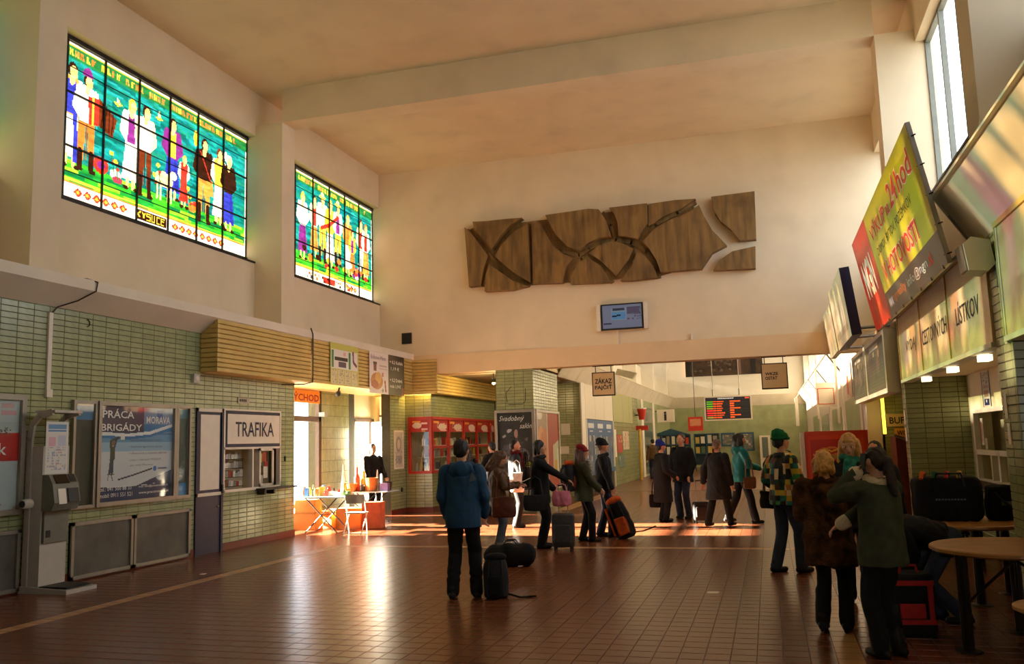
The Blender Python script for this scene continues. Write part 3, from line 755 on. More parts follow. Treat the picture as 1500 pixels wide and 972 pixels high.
for s, u, v, w, h, mm in (('PRÁCA', .06, 1.22, .66, .14, M_INKW), ('BRIGÁDY', .04, 1.03, .86, .13, M_INKW), ('MORAVA', 1.0, 1.15, .56, .11, M_INKW), ('tel.: 041 500 88 33', .04, .155, .66, .06, M_INKW), ('mobil: 0911 551 521', .04, .06, .68, .06, M_INKW), ('mail: info@pracamorava.sk', .86, .16, .68, .045, M_INKW), ('www.pracamorava.sk', .86, .06, .70, .055, M_INKW),
                          ('• Sprostredkovanie brigád', .62, .87, .72, .04, mat('ink_grey', rgb(76, 90, 112), .6)), ('• Sezónne agentúrne práce', .62, .77, .76, .04, MATS['ink_grey']), ('• Ubytovanie a doprava zdarma', .62, .67, .86, .04, MATS['ink_grey']), ('• práca v oblastiach MORAVY', .62, .57, .74, .04, MATS['ink_grey']), ('po celej Morave', .66, .49, .5, .04, MATS['ink_grey']), ('pracamorava', 1.29, .43, .22, .03, mat('ink_blue', rgb(30, 100, 170), .6))):
    text(s, (XL + .028, 10.42 + .06 + u, z(v)), LU, LW, w, h, mm, t, bold=.012 if h > .1 else 0)
c = Canvas(.36, 1.40, .0125, rgb(36, 44, 36)); c.rect(0, 1.2, .36, 1.4, rgb(10, 110, 160))
framed('advert_case', 'narrow dark glass display strip behind the information terminal', 'poster case', (XL, 9.96, .985), LU, LW, LN, .45, 1.52, c, .045, .06, M_ALU)
c = Canvas(.25, 1.40, .0125, rgb(20, 66, 62)); c.rect(0, 1.25, .25, 1.4, rgb(20, 110, 130)); c.rect(0, 0, .25, .2, rgb(10, 120, 180)); c.rect(0, 0, .03, 1.4, rgb(16, 110, 170)); c.speck(.02, .3, .2, .5, [rgb(180, 180, 120), rgb(30, 90, 70)], .03, .3); c.speck(.02, .6, .22, 1.0, [rgb(40, 90, 70), rgb(30, 80, 90)], .04, .4)
framed('advert_case', 'narrow teal poster strip in a frame next to the job advert', 'poster case', (XL, 12.19, .985), LU, LW, LN, .37, 1.52, c, .05, .06, M_ALU)

# ------------------------------------------------------------------ information terminal
M_KIO = mat('terminal_shell', rgb(186, 180, 166), 0.45, var=.05)
M_KIOG = mat('terminal_grey', rgb(112, 112, 98), 0.5, .1)
K = (XL + .28, 9.42)     # centre of the pillar foot
kx, ky = K
t = thing('information_terminal', 'free-standing white information terminal with screen, notice and curved top', 'terminal', (kx, ky, 0))
pr = [(-.24, 0), (.52, 0), (.52, .05), (-.24, .09)]
MB().prism(pr, (kx - .02, ky - .26, 0), V(1, 0, 0), V(0, 0, 1), V(0, 1, 0), 0, .52).build('foot', M_KIO, t)
MB().box(kx + .03, kx + .46, ky - .22, ky + .2, .06, .085).build('rubber_mat', M_BLACK, t)
MB().box(kx - .22, kx + .02, ky - .22, ky + .22, .08, 1.86).build('body', M_KIO, t)
for s in (-1, 1):
    pts = [(kx - .2, ky + s * .225, .08), (kx - .2, ky + s * .225, 1.95), (kx - .17, ky + s * .225, 2.15), (kx - .05, ky + s * .225, 2.27), (kx + .15, ky + s * .225, 2.31)]
    b = MB()
    for p, q in zip(pts[:-1], pts[1:]):
        p, q = V(*p), V(*q); d = (q - p) / np.linalg.norm(q - p); nn = V(d[2], 0, -d[0])
        b.fbox(p, d, nn, V(0, 1, 0), -.005, np.linalg.norm(q - p) + .005, -.03, .05, -.018, .018)
    b.build('side_rail', M_KIO, t)
MB().box(kx - .12, kx + .2, ky - .24, ky + .24, 2.29, 2.325).build('canopy', M_KIO, t)
c = Canvas(.38, .68, .012, rgb(214, 214, 206)); c.rect(.03, .58, .35, .65, rgb(100, 150, 190)); c.rect(.03, .55, .35, .57, rgb(80, 140, 190)); c.rect(.05, .36, .17, .48, rgb(214, 170, 180)); c.rect(.2, .36, .34, .5, rgb(190, 196, 210)); c.speck(.04, .05, .34, .34, [rgb(170, 170, 180), rgb(200, 150, 150), rgb(150, 170, 200), rgb(190, 190, 186)], .035, .6)
c.mb((kx + .024, ky - .19, 1.5), LU, LW).build('notice', PRINT, t)
b = MB().prism([(0, 0), (.16, 0), (.21, .1), (.17, .34), (.10, .46), (0, .46)], (kx + .02, ky - .22, 1.03), V(1, 0, 0), V(0, 0, 1), V(0, 1, 0), 0, .44); b.build('console', M_KIOG, t)
sl = V(-.07, 0, .12); sl /= np.linalg.norm(sl); sn = np.cross(V(0, 1, 0), sl)
sn = V(sl[2], 0, -sl[0])
sO = V(kx + .19, ky - .22, 1.37)
s_ = MB().fbox(sO, V(0, 1, 0), sl, sn, .06, .28, .0, .13, .001, .012).build('screen', mat('screen_dark', rgb(16, 14, 14), .15), t)
MB().fbox(sO, V(0, 1, 0), sl, sn, .31, .41, .02, .13, .001, .01).build('keypad', M_BLACK, t)
s2 = V(-.04, 0, .24); s2 /= np.linalg.norm(s2); n2 = V(s2[2], 0, -s2[0]); sO2 = V(kx + .232, ky - .22, 1.13)
MB().fbox(sO2, V(0, 1, 0), s2, n2, .07, .2, -.02, .18, .001, .006).build('label_sheet', M_PAPER, t)
MB().fbox(sO2, V(0, 1, 0), s2, n2, .23, .41, .0, .18, .001, .015).build('card_slot', M_BLACK, t)
MB().box(kx + .02, kx + .06, ky - .2, ky + .2, .62, 1.03).build('service_door', M_KIOG, t)
MB().box(kx + .06, kx + .068, ky - .17, ky - .1, .69, .78).build('coin_slot', M_BLACK, t)
MB().lathe([(.0, 0), (.06, .005), (.062, .1), (.05, .13), (0, .132)], (kx - .12, ky - .25, 1.13), 14, (0, -1, 0)).build('handset_cup', M_CREAMP, t)
MB().lathe([(.0, 0), (.045, .0), (.045, .006), (0, .007)], (kx - .12, ky - .382, 1.13), 14, (0, -1, 0)).build('cup_mesh', M_BLACK, t)

# ------------------------------------------------------------------ tobacco kiosk in the wall
d = thing('door_1', None, None, (XL, 13.13, 0), kind='structure')
MB().box(XL - .05, XL + .012, 12.78, 13.46, 0.0, .98).build('lower_leaf', M_NAVY, d)
MB().box(XL - .05, XL + .012, 12.80, 13.44, 1.03, 2.42).build('upper_panel', M_NAVY, d)
MB().box(XL + .012, XL + .018, 12.86, 13.40, 1.08, 2.37).build('white_panel', M_CREAMP, d)
for a in ((12.74, 12.79, 0, 2.48), (13.45, 13.51, 0, 2.48), (12.74, 13.51, 2.42, 2.48), (12.74, 13.51, .975, 1.03)): MB().box(XL - .06, XL + .03, *a).build('frame_bar', M_CREAMP if a[2] > .5 else M_NAVY, d)
MB().ell((XL + .03, 13.36, .78), (.02, .02, .02)).build('knob', M_ALU, d)
MB().box(XL + .03, XL + .05, 13.45, 13.49, 1.0, 1.15).build('lock_plate', M_DARK, d)
t = thing('sign_panel', 'white TRAFIKA sign board with navy border above the tobacco counter', 'sign', (XL, 14.46, 1.77))
MB().box(XL - .03, XL + .02, 13.55, 15.41, 1.80, 2.46).build('border', M_NAVY, t)
MB().box(XL + .02, XL + .028, 13.62, 15.36, 1.86, 2.40).build('board', M_CREAMP, t)
text('TRAFIKA', (XL + .03, 13.86, 1.99), LU, LW, 1.28, .27, mat('ink_navy', rgb(38, 38, 58), .6), t, bold=.008)
w = thing('window_20', None, None, (XL, 14.46, 1.03), kind='structure')
for a in ((13.51, 15.42, 2.46, 2.49), (13.51, 13.56, 1.0, 2.46), (15.38, 15.42, 1.0, 2.46), (13.51, 15.42, 1.76, 1.80), (13.51, 15.42, 1.0, 1.05), (14.42, 14.47, 1.05, 1.76), (14.63, 14.67, 1.05, 1.76)): MB().box(XL - .06, XL + .025, *a).build('frame_bar', M_CREAMP, w)
for a in ((14.62, 15.12, 1.72, 1.77), (14.62, 15.12, 1.05, 1.10), (14.62, 14.67, 1.05, 1.77), (15.07, 15.12, 1.05, 1.77)): MB().box(XL + .025, XL + .05, *a).build('sliding_sash', M_CREAMP, w)
for y0, y1 in ((13.56, 14.42), (14.67, 15.07)): MB().add([(XL - .01, y0, 1.05), (XL - .01, y1, 1.05), (XL - .01, y1, 1.76), (XL - .01, y0, 1.76)], [(0, 1, 2, 3)]).build('pane', M_GLASS, w)
b = MB(); b.box(XL - .9, XL - .26, 13.4, 15.5, .98, 1.0); b.box(XL - .92, XL - .88, 13.3, 15.6, 1.0, 1.8); b.box(XL - .9, XL - .06, 13.4, 15.5, 1.78, 1.8); b.box(XL - .9, XL - .06, 13.38, 13.42, .98, 1.8); b.box(XL - .9, XL - .06, 15.46, 15.5, .98, 1.8)
b.box(XL - .26, XL - .03, 13.4, 15.5, .98, 1.02)
struct('wall_kiosk_inside', b, M_PLAST)
t = MB().box(XL, XL + .22, 14.55, 15.72, .985, 1.02).build('pay_shelf', M_DARK); tag(t, 'dark narrow serving shelf under the tobacco window', 'shelf')
for yy in (14.62, 14.95): MB().box(XL, XL + .16, yy, yy + .05, .9, .985).build('bracket', M_DARK, t)
for k in range(4):
    sh = MB().box(XL - .36, XL - .16, 13.58, 14.42, 1.08 + k * .165, 1.09 + k * .165).build('display_shelf', M_DARK)
    tag(sh, 'narrow glass-front shelf of small goods inside the tobacco window', 'shelf', 'shelves in the tobacco window')
GOODS = [mat('pack_%d' % i, c, .4, var=.2, scale=30) for i, c in enumerate([rgb(196, 190, 176), rgb(160, 150, 134), rgb(190, 60, 40), rgb(230, 224, 206), rgb(70, 90, 140), rgb(200, 170, 80), rgb(90, 110, 80), rgb(120, 60, 40), rgb(60, 54, 50)])]
GCOL = dict(zip([g.name for g in GOODS], ('grey', 'taupe', 'red', 'cream', 'blue', 'yellow', 'green', 'brown', 'dark')))
for k in range(4):
    y = 13.6
    while y < 14.36:
        ww = random.uniform(.05, .1); hh = random.uniform(.07, .13)
        b = MB(); b.box(XL - .3 + random.uniform(0, .05), XL - .2, y, y + ww, 1.091 + k * .165, 1.091 + k * .165 + hh); 
        o = b.build('goods_packet', random.choice(GOODS[:4] if random.random() < .75 else GOODS)); tag(o, 'small %s packet on the %s shelf inside the tobacco window' % (GCOL[o.data.materials[0].name], ('lowest', 'second lowest', 'second highest', 'highest')[k]), 'packet', 'packets in the tobacco window'); y += ww + .008
for y, zz, ww, hh, gi in ((14.7, 1.5, .14, .16, 5), (14.85, 1.52, .12, .17, 2), (14.72, 1.32, .12, .12, 8), (14.88, 1.2, .15, .22, 3), (14.7, 1.1, .16, .16, 0), (14.93, 1.42, .1, .1, 2)):
    o = MB().box(XL - .035, XL - .03, y, y + ww, zz, zz + hh).build('window_sticker', GOODS[gi]); tag(o, '%s card stuck %s inside the sliding pane of the tobacco window' % (GCOL[GOODS[gi].name], 'high up' if zz > 1.4 else 'low down'), 'card', 'cards on the sliding pane')
t = MB().box(XL, XL + .015, 13.95, 14.33, 2.60, 2.71).build('number_plate', M_ALU); tag(t, 'small grey plate on tiles above the TRAFIKA sign', 'plate')
[MB().box(XL + .015, XL + .017, 14.0 + k * .06, 14.04 + k * .06, 2.635, 2.68).build('digit_mark', M_INK, t) for k in range(4)]
t = MB().box(XL, XL + .02, 15.58, 15.62, 1.5, 1.6).build('wall_switch', M_BLACK); tag(t, 'tiny dark fitting on tiles beside the tobacco window', 'fitting')

# posters on the housing
c = Canvas(1.36, .92, .02, rgb(196, 196, 92)); c.rect(.05, .36, 1.3, .78, rgb(226, 224, 216)); c.rect(.06, .38, .16, .76, rgb(70, 140, 90)); c.rect(.86, .38, .96, .76, rgb(40, 130, 80)); c.rect(.2, .55, .82, .62, rgb(50, 44, 38)); c.rect(.38, .40, .74, .51, rgb(90, 76, 90)); c.line([(1.08, .76), (1.1, .55), (1.24, .48)], .035, rgb(110, 60, 90)); c.rect(.6, .66, .72, .74, rgb(230, 170, 170))
for k in range(4): c.rect(.05 + k * .32, .03, .32 + k * .32, .34, rgb(214, 208, 160)); c.speck(.08 + k * .32, .05, .29 + k * .32, .32, [rgb(190, 184, 140), rgb(170, 160, 120)], .05, .5)
t = c.mb((-8.99 + .012, 16.81, 3.10), LU, LW).build('notice_board', PRINT); tag(t, 'yellow and white price poster with green bars on the slatted housing', 'poster')
c = Canvas(2.06, 1.0, .02, rgb(226, 214, 208)); c.rect(1.08, 0, 2.06, 1.0, rgb(66, 56, 46)); c.rect(.24, .55, .4, .72, rgb(130, 80, 70)); c.rect(.22, .70, .42, .76, rgb(80, 70, 60)); c.ell(.42, .3, .34, .2, rgb(196, 128, 70)); c.ell(.5, .38, .18, .14, rgb(220, 170, 90)); c.ell(.3, .22, .2, .1, rgb(180, 90, 60)); c.line([(.92, .08), (.88, .3)], .035, rgb(150, 50, 60)); c.rect(1.9, 0, 2.06, .2, rgb(140, 80, 50)); c.rect(.55, .66, 1.0, .69, rgb(190, 170, 170)); c.rect(.55, .6, 1.0, .62, rgb(190, 170, 170)); c.rect(.7, .42, .8, .52, rgb(200, 120, 130)); c.ell(.75, .08, .05, .05, rgb(120, 140, 120))
t = c.mb((-8.99 + .016, 18.72, 3.01), LU, LW).build('menu_poster', PRINT); tag(t, 'white and dark brown menu poster with a pastry on the slatted housing', 'poster')
text('Bufetové Menu', (-8.973, 18.80, 3.83), LU, LW, .84, .1, mat('ink_mauve', rgb(130, 110, 120), .6), t)
for s, y, zz, w_ in (('+ 0,2 Kofola', 19.88, 3.78, .8), ('1,19 €', 19.95, 3.62, .5), ('+ 0,2 Dobrá', 19.88, 3.33, .76), ('voda 1,19 €', 19.88, 3.18, .66)): text(s, (-8.973, y, zz), LU, LW, w_, .1, M_INKW, t, bold=.01)

# ------------------------------------------------------------------ entrance recess
wall_rec = struct('wall_recess', MB().box(XLG - .3, XLG + .05, 18.56, 20.28, 0, 3.1), M_GROUT)
tiles(wall_rec, (XLG + .05, 18.56, 0.12), LU, LW, LN, 1.4, 2.98, .083, .265, .006, M_TILE2)
b = MB(); b.box(XLG - .3, XLG, 15.9, 20.3, 2.86, 3.1); b.box(XLG - .3, XLG, 20.2, 21.75, 2.46, 3.1); b.box(XLG - .35, XLG - .05, 15.72, 16.0, 0, 3.1); b.box(XL - .25, XLG - .3, 15.72, 15.97, 0, 3.78)
struct('wall_entrance', b, M_PLAST)
M_OFR = mat('door_frame_brown', rgb(84, 62, 44), .5)
d = thing('door_2', None, None, (XLG, 17.3, 0), kind='structure')
for a in ((15.98, 18.56, 2.36, 2.48), (15.98, 18.56, .0, .10), (15.98, 18.56, .44, .52), (15.98, 18.56, .24, .30), (18.46, 18.56, 0, 2.9), (17.24, 17.32, 0, 2.4), (15.98, 16.06, 0, 2.9)): MB().box(XLG - .05, XLG + .04, *a).build('frame_bar', M_OFR if a[3] > 1 else mat('door_rail', rgb(150, 120, 84), .5), d)
for y0, y1 in ((16.06, 17.24), (17.32, 18.46)): MB().add([(XLG, y0, .1), (XLG, y1, .1), (XLG, y1, 2.36), (XLG, y0, 2.36)], [(0, 1, 2, 3)]).build('pane', M_GLASS, d)
MB().add([(XLG, 16.06, 2.48), (XLG, 18.46, 2.48), (XLG, 18.46, 2.86), (XLG, 16.06, 2.86)], [(0, 1, 2, 3)]).build('pane', M_GLASS, d)
t = thing('exit_sign', 'orange exit sign reading VÝCHOD above the glazed entrance door', 'sign', (XLG, 17.6, 2.75))
MB().box(XLG + .06, XLG + .09, 16.9, 18.42, 2.78, 3.06).build('board', mat('orange_sign', rgb(232, 150, 50), .5), t)
text('VÝCHOD', (XLG + .093, 17.02, 2.82), LU, LW, 1.34, .2, mat('ink_darkred', rgb(140, 40, 20), .6), t, bold=.02)
d = thing('door_3', None, None, (XLG, 20.8, 0), kind='structure')
for a in ((20.28, 20.34, 0, 2.46), (21.36, 21.44, 0, 2.46), (20.28, 21.44, 2.40, 2.48)): MB().box(XLG - .06, XLG + .05, *a).build('frame_bar', M_OFR, d)
lh = V(XLG + .02, 21.38, 0); le = V(-9.58, 21.02, 0); lu = (le - lh); ll = np.linalg.norm(lu); lu /= ll; ln_ = V(-lu[1], lu[0], 0)
b = MB()
for u0, u1, v0, v1 in ((0, ll, .02, .36), (0, ll, 2.30, 2.40), (0, .08, .36, 2.3), (ll - .08, ll, .36, 2.3), (.08, ll - .08, 1.0, 1.06)): MB().fbox(lh, lu, V(0, 0, 1), ln_, u0, u1, v0, v1, -.02, .02).build('leaf_rail', mat('door_leaf_white', rgb(224, 222, 214), .5), d)
MB().add([lh + lu * .08 + V(0, 0, .36), lh + lu * (ll - .08) + V(0, 0, .36), lh + lu * (ll - .08) + V(0, 0, 2.3), lh + lu * .08 + V(0, 0, 2.3)], [(0, 1, 2, 3)]).build('pane', mat('frosted_pane', rgb(235, 235, 228), .3, var=.02), d)
MB().tube([lh + lu * (ll - .06) + V(0, 0, .95) - ln_ * .05, lh + lu * (ll - .06) + V(0, 0, 1.25) - ln_ * .05], .014).build('pull_handle', M_ALU, d)
# sunlit brick building outside the open door
bw = struct('wall_outside', MB().box(-11.15, -10.55, 22.0, 22.25, -.02, 4.5), mat('mortar', rgb(200, 180, 160), .9))
tiles(bw, (-11.15, 22.0, 0), FU, FW, FN, .6, 4.4, .25, .085, .014, tile_mat('brick', rgb(196, 130, 92), .8, .2), name='brick', proud=.01)
# ceiling camera
t = thing('security_camera', 'small black dome camera under the slatted housing', 'camera', (-9.25, 17.7, 2.92))
MB().tube([(-9.25, 17.75, 3.09), (-9.25, 17.7, 3.0)], .02).build('bracket', M_BLACK, t)
MB().cap((-9.27, 17.75, 2.98), (-9.2, 17.58, 2.93), .05, .06).build('housing', M_BLACK, t, smooth=True)
t = thing('floodlight', 'small grey lamp on a bracket beside the glazed door', 'lamp', (XLG + .1, 18.5, 2.5))
MB().box(XLG + .05, XLG + .2, 18.44, 18.58, 2.48, 2.58).build('head', M_ALU, t); MB().tube([(XLG, 18.5, 2.53), (XLG + .1, 18.5, 2.53)], .015).build('bracket', M_ALU, t)

# ------------------------------------------------------------------ red sweet kiosk
wk = MB(); KX, KY = -8.6, 21.7
wk.box(XL - .25, XL - .006, 20.72, KY + .01, 0, 3.1)
wk.box(XL - .2, KX - .006, KY + .006, KY + .2, 0, 1.0); wk.box(XL - .2, KX - .006, KY + .006, KY + .2, 2.5, 3.1); wk.box(XL - .2, -9.26, KY + .006, KY + .2, 1, 2.5)
wk.box(KX - .2, KX - .006, KY + .1, 27.35, 0, 1.0); wk.box(KX - .2, KX - .006, KY + .1, 27.35, 2.5, 3.1)
wall_kiosk = struct('wall_kiosk', wk, M_GROUT)
tiles(wall_kiosk, (XL - .006, 20.72, .12), LU, LW, LN, KY - 20.72, 2.98, .265, .081, .006, M_TILE2)
tiles(wall_kiosk, (XL, KY + .006, .12), FU, FW, FN, KX - XL, 2.98, .265, .081, .006, M_TILE2, [(.09, .88, .75, 2.38)])
tiles(wall_kiosk, (KX - .006, KY + .006, .12), LU, LW, LN, 5.6, 2.98, .265, .081, .006, M_TILE2, [(0, .88, 5.6, 2.38)])
b = MB(); b.box(XL - .006, XL + .01, 20.72, KY - .01, 0, .12); b.box(XL, KX + .01, KY - .012, KY + .005, 0, .12); b.box(KX - .006, KX + .01, KY, 27.3, 0, .12)
struct('baseboard_kiosk', b, M_RED)
M_REDF = mat('red_frame', rgb(178, 36, 18), .4); M_REDP = mat('red_panel', rgb(170, 24, 18), .45, var=.1)
w = thing('window_21', None, None, (-8.95, KY, 1.0), kind='structure')
for a in ((-9.27, -8.6, 1.0, 1.07), (-9.27, -8.6, 2.43, 2.5), (-9.27, -9.2, 1.07, 2.43), (-8.67, -8.59, 1.07, 2.43)): MB().box(a[0], a[1], KY - .03, KY + .05, a[2], a[3]).build('frame_bar', M_REDF, w)
MB().box(-9.2, -8.67, KY + .005, KY + .015, 2.1, 2.43).build('header_panel', M_REDP, w)
MB().add([(-9.2, KY + .02, 1.07), (-8.67, KY + .02, 1.07), (-8.67, KY + .02, 2.1), (-9.2, KY + .02, 2.1)], [(0, 1, 2, 3)]).build('pane', M_GLASS, w)
c = Canvas(.5, .33, .012, rgb(176, 26, 18)); c.ell(.17, .17, .13, .08, rgb(222, 200, 180)); c.rect(.03, .25, .27, .30, rgb(226, 150, 50)); c.rect(.28, .2, .46, .25, rgb(230, 190, 190)); c.rect(.3, .05, .48, .1, rgb(230, 190, 190)); c.rect(.3, .0, .4, .04, rgb(220, 140, 60))
o = c.mb((-9.19, KY + .003, 2.1), FU, FW).build('header_print', PRINT, w)
ys = [KY + .05, 22.98, 24.25, 25.45, 26.7, 27.3]
w = thing('window_22', None, None, (KX, 24.5, 1.0), kind='structure')
for a in ((1.0, 1.07), (2.43, 2.5), (1.66, 1.72)): MB().box(KX - .05, KX + .03, KY, 27.3, a[0], a[1]).build('frame_bar', M_REDF, w)
for y in ys: MB().box(KX - .05, KX + .03, y - .03, y + .03, 1.07, 2.43).build('frame_bar', M_REDF, w)
for y0, y1 in zip(ys[:-1], ys[1:]):
    MB().add([(KX - .02, y0, 1.07), (KX - .02, y1, 1.07), (KX - .02, y1, 2.1), (KX - .02, y0, 2.1)], [(0, 1, 2, 3)]).build('pane', M_GLASS, w)
    L = y1 - y0 - .06; c = Canvas(L, .33, .02, rgb(168, 26, 20)); c.rect(.05, .22, L * .4, .29, rgb(226, 150, 50)); c.ell(L * .62, .13, L * .26, .1, rgb(224, 190, 180)); c.rect(L * .5, .03, L * .9, .07, rgb(226, 180, 176))
    c.mb((KX - .005, y0 + .03, 2.1), LU, LW).build('header_print', PRINT, w)
text('Coca-Cola', (KX + .001, 22.1, 2.2), LU, LW, .75, .14, M_INKW, w, italic=.4); text('Coca-Cola', (KX + .001, 23.3, 2.2), LU, LW, .75, .14, M_INKW, w, italic=.4)
# inside of the kiosk
b = MB(); b.box(-10.2, KX - .1, 27.2, 27.35, 0, 3.1); b.box(-10.2, -10.1, KY + .2, 27.3, 0, 3.1); b.box(-10.2, KX - .2, KY + .2, 27.3, 2.55, 2.6); b.box(-10.2, KX - .2, KY + .2, 27.3, .9, .95)
struct('wall_kiosk_room', b, mat('kiosk_cream', rgb(220, 205, 170), .8))
for j, zz in enumerate((1.08, 1.42, 1.74)):
    sh = MB().box(KX - .5, KX - .1, KY + .3, 27.1, zz - .012, zz).build('display_shelf', M_CREAMP); tag(sh, 'long shelf of bottles and boxes behind the red kiosk windows', 'shelf', 'shelves in the red kiosk')
    y = KY + .35
    while y < 26.9:
        ww = random.uniform(.09, .2); hh = random.uniform(.16, .30); x0 = KX - random.uniform(.3, .42)
        b = MB()
        if random.random() < .5: b.lathe([(0, 0), (.042, 0), (.042, hh * .6), (.016, hh * .78), (.016, hh), (0, hh)], (x0, y + .05, zz), 10); ww = .1; nm = 'drink_bottle'
        else: b.box(x0 - .06, x0 + .06, y, y + ww - .02, zz, zz + hh * .8); nm = 'sweet_box'
        o = b.build(nm, random.choice(GOODS)); tag(o, 'small %s %s on the %s shelf behind the red kiosk windows' % (GCOL[o.data.materials[0].name], 'bottle' if nm == 'drink_bottle' else 'carton', ('lowest', 'middle', 'highest')[j]), 'bottle' if nm == 'drink_bottle' else 'carton', ('bottles' if nm == 'drink_bottle' else 'cartons') + ' in the red kiosk'); y += ww + random.uniform(.02, .12)
for x, hh, gi in ((-9.15, .32, 0), (-9.02, .45, 5), (-8.9, .25, 2), (-8.78, .36, 3), (-8.98, .2, 7)):
    o = MB().lathe([(0, 0), (.04, 0), (.045, hh * .5), (.02, hh * .75), (.018, hh), (0, hh)], (x, KY + .3, .95), 10).build('drink_bottle', GOODS[gi]); tag(o, 'small %s bottle on the ledge of the kiosk end window' % GCOL[GOODS[gi].name], 'bottle', 'bottles in the kiosk end window')
c = Canvas(.52, .92, .015, rgb(196, 186, 168)); c.ell(.26, .6, .17, .2, rgb(150, 140, 130)); c.ell(.28, .6, .1, .13, rgb(205, 190, 170)); c.rect(.08, .1, .45, .3, rgb(150, 146, 140)); c.speck(.05, .08, .47, .4, [rgb(130, 126, 120), rgb(180, 172, 156)], .05, .5)
framed('poster_case', 'small faded poster in a pale frame beside the open door', 'poster case', (XL, 20.9, 1.15), LU, LW, LN, .60, 1.0, c, .04, .03, M_CREAMP, glass=False)
t = MB().box(XL, XL + .03, 21.35, 21.42, .55, .66).build('wall_socket', M_BLACK); tag(t, 'dark socket low on tiles beside the kiosk', 'socket')
# lamp under the lintel
t = thing('spot_lamp', 'small lit lamp beside the tiled column under the lintel', 'lamp', (-7.12, 22.6, 3.38))
MB().lathe([(0, 0), (.05, 0), (.07, .1), (.03, .17), (.015, .2), (.015, .33), (0, .33)], (-7.12, 22.6, 3.38), 12).build('shade', M_DARK, t); MB().ell((-7.12, 22.6, 3.38), (.045, .045, .045)).build('bulb', mat('bulb', (1, .85, .5), .5, emit=(1, .8, .4), estr=40), t)
ld = bpy.data.lights.new('spot_lamp_light', 'POINT'); ld.energy = 60; ld.color = (1, .72, .3); ld.shadow_soft_size = .06; lo = bpy.data.objects.new('lamp_light', ld); COL.objects.link(lo); lo.parent = t; lo.location = (0, 0, -.08)

# ------------------------------------------------------------------ tiled column with posters
CX0, CX1, CY0, CY1 = -6.72, -5.72, 21.5, 24.2
column = struct('wall_column', MB().box(CX0 + .006, CX1 - .006, CY0 + .006, CY1, 0, 3.64), M_GROUT)
tiles(column, (CX0, CY0 + .006, 0), FU, FW, FN, 1.0, 3.64, .25, .081, .006, M_TILE2)
tiles(column, (CX1 - .006, CY0, 0), LU, LW, LN, CY1 - CY0, 3.64, .265, .081, .006, M_TILE)
pts = [(-6.42, 2.78), (-6.45, 3.02), (-6.3, 3.18)]; pts2 = [(-6.38, 2.72), (-6.0, 2.72), (-5.93, 2.8), (-5.92, 3.12)]
for P in (pts, pts2):
    o = MB().tube([(x, CY0 - .008, zz) for x, zz in P], .008, 5).build('mount_mark', M_DARK); tag(o, 'dark outline left by a removed clock on the tiled column', 'wall mark', 'clock marks on the column')
c = Canvas(.92, 1.96, .016, rgb(34, 30, 30))
for x, y, r, col in ((.3, 1.5, .07, rgb(190, 186, 190)), (.16, 1.36, .05, rgb(180, 176, 180)), (.75, 1.28, .05, rgb(120, 110, 116)), (.5, 1.2, .13, rgb(60, 54, 60))): c.ell(x, y, r, r * .6, col, .5)
c.ell(.48, 1.42, .05, .11, rgb(170, 130, 120)); c.ell(.5, 1.12, .14, .2, rgb(56, 46, 54)); c.ell(.3, .95, .12, .24, rgb(90, 84, 92)); c.ell(.62, .85, .2, .2, rgb(110, 104, 112)); c.ell(.62, .85, .11, .12, rgb(40, 36, 40)); c.ell(.18, .9, .08, .25, rgb(80, 76, 84)); c.speck(.08, .5, .88, 1.25, [rgb(80, 74, 80), rgb(120, 112, 118), rgb(50, 46, 50), rgb(34, 30, 30)], .06, .35)
t = framed('poster_case', 'large black wedding salon poster in an aluminium case on the tiled column', 'poster case', (-6.75, CY0, .48), FU, FW, FN, 1.06, 2.1, c, .07, .09, M_ALU)
text('Svadobný', (-6.65, CY0 - .03, 2.26), FU, FW, .68, .17, M_INKW, t, italic=.35); text('salón', (-6.1, CY0 - .03, 2.1), FU, FW, .33, .13, M_INKW, t, italic=.35)
text('tel.', (-6.08, CY0 - .03, 1.12), FU, FW, .36, .2, mat('ink_lime', rgb(180, 200, 30), .6), t, italic=.35)
c = Canvas(2.4, 1.96, .02, rgb(176, 66, 50)); c.rect(0, 0, 1.1, 1.96, rgb(206, 124, 78)); c.rect(0, 1.55, 1.1, 1.96, rgb(172, 140, 112)); c.ell(.5, 1.2, .3, .42, rgb(220, 150, 106)); c.ell(.62, 1.1, .2, .36, rgb(206, 124, 78)); c.rect(1.1, 0, 1.2, 1.96, rgb(210, 196, 170)); c.rect(1.75, .25, 2.4, 1.1, rgb(206, 196, 160)); c.rect(1.9, .2, 2.15, .7, rgb(214, 170, 60)); c.rect(2.2, .3, 2.35, 1.1, rgb(226, 220, 200)); c.poly([(1.75, 1.1), (2.0, 1.15), (2.4, 1.25), (2.4, 1.0), (1.75, 1.0)], rgb(206, 196, 170))
framed('poster_case', 'orange and red poster case on the bright side of the tiled column', 'poster case', (CX1, CY0 + .05, .48), LU, LW, LN, 2.54, 2.1, c, .07, .06, mat('pale_frame', rgb(206, 198, 180), .5))
MB().box(XLW, CX1, YB + .45, YB + .6, 3.6, 4.2).build('header', M_CEIL, wall_back)
t = MB().box(-9.33, -9.05, YB - .03, YB + .0, 4.46, 4.755).build('vent_grille', M_BLACK); tag(t, 'small square black vent in the plaster above the yellow housing', 'vent')
for k in range(5): MB().box(-9.31, -9.07, YB - .04, YB - .03, 4.49 + k * .05, 4.51 + k * .05).build('louvre', M_DARK, t)

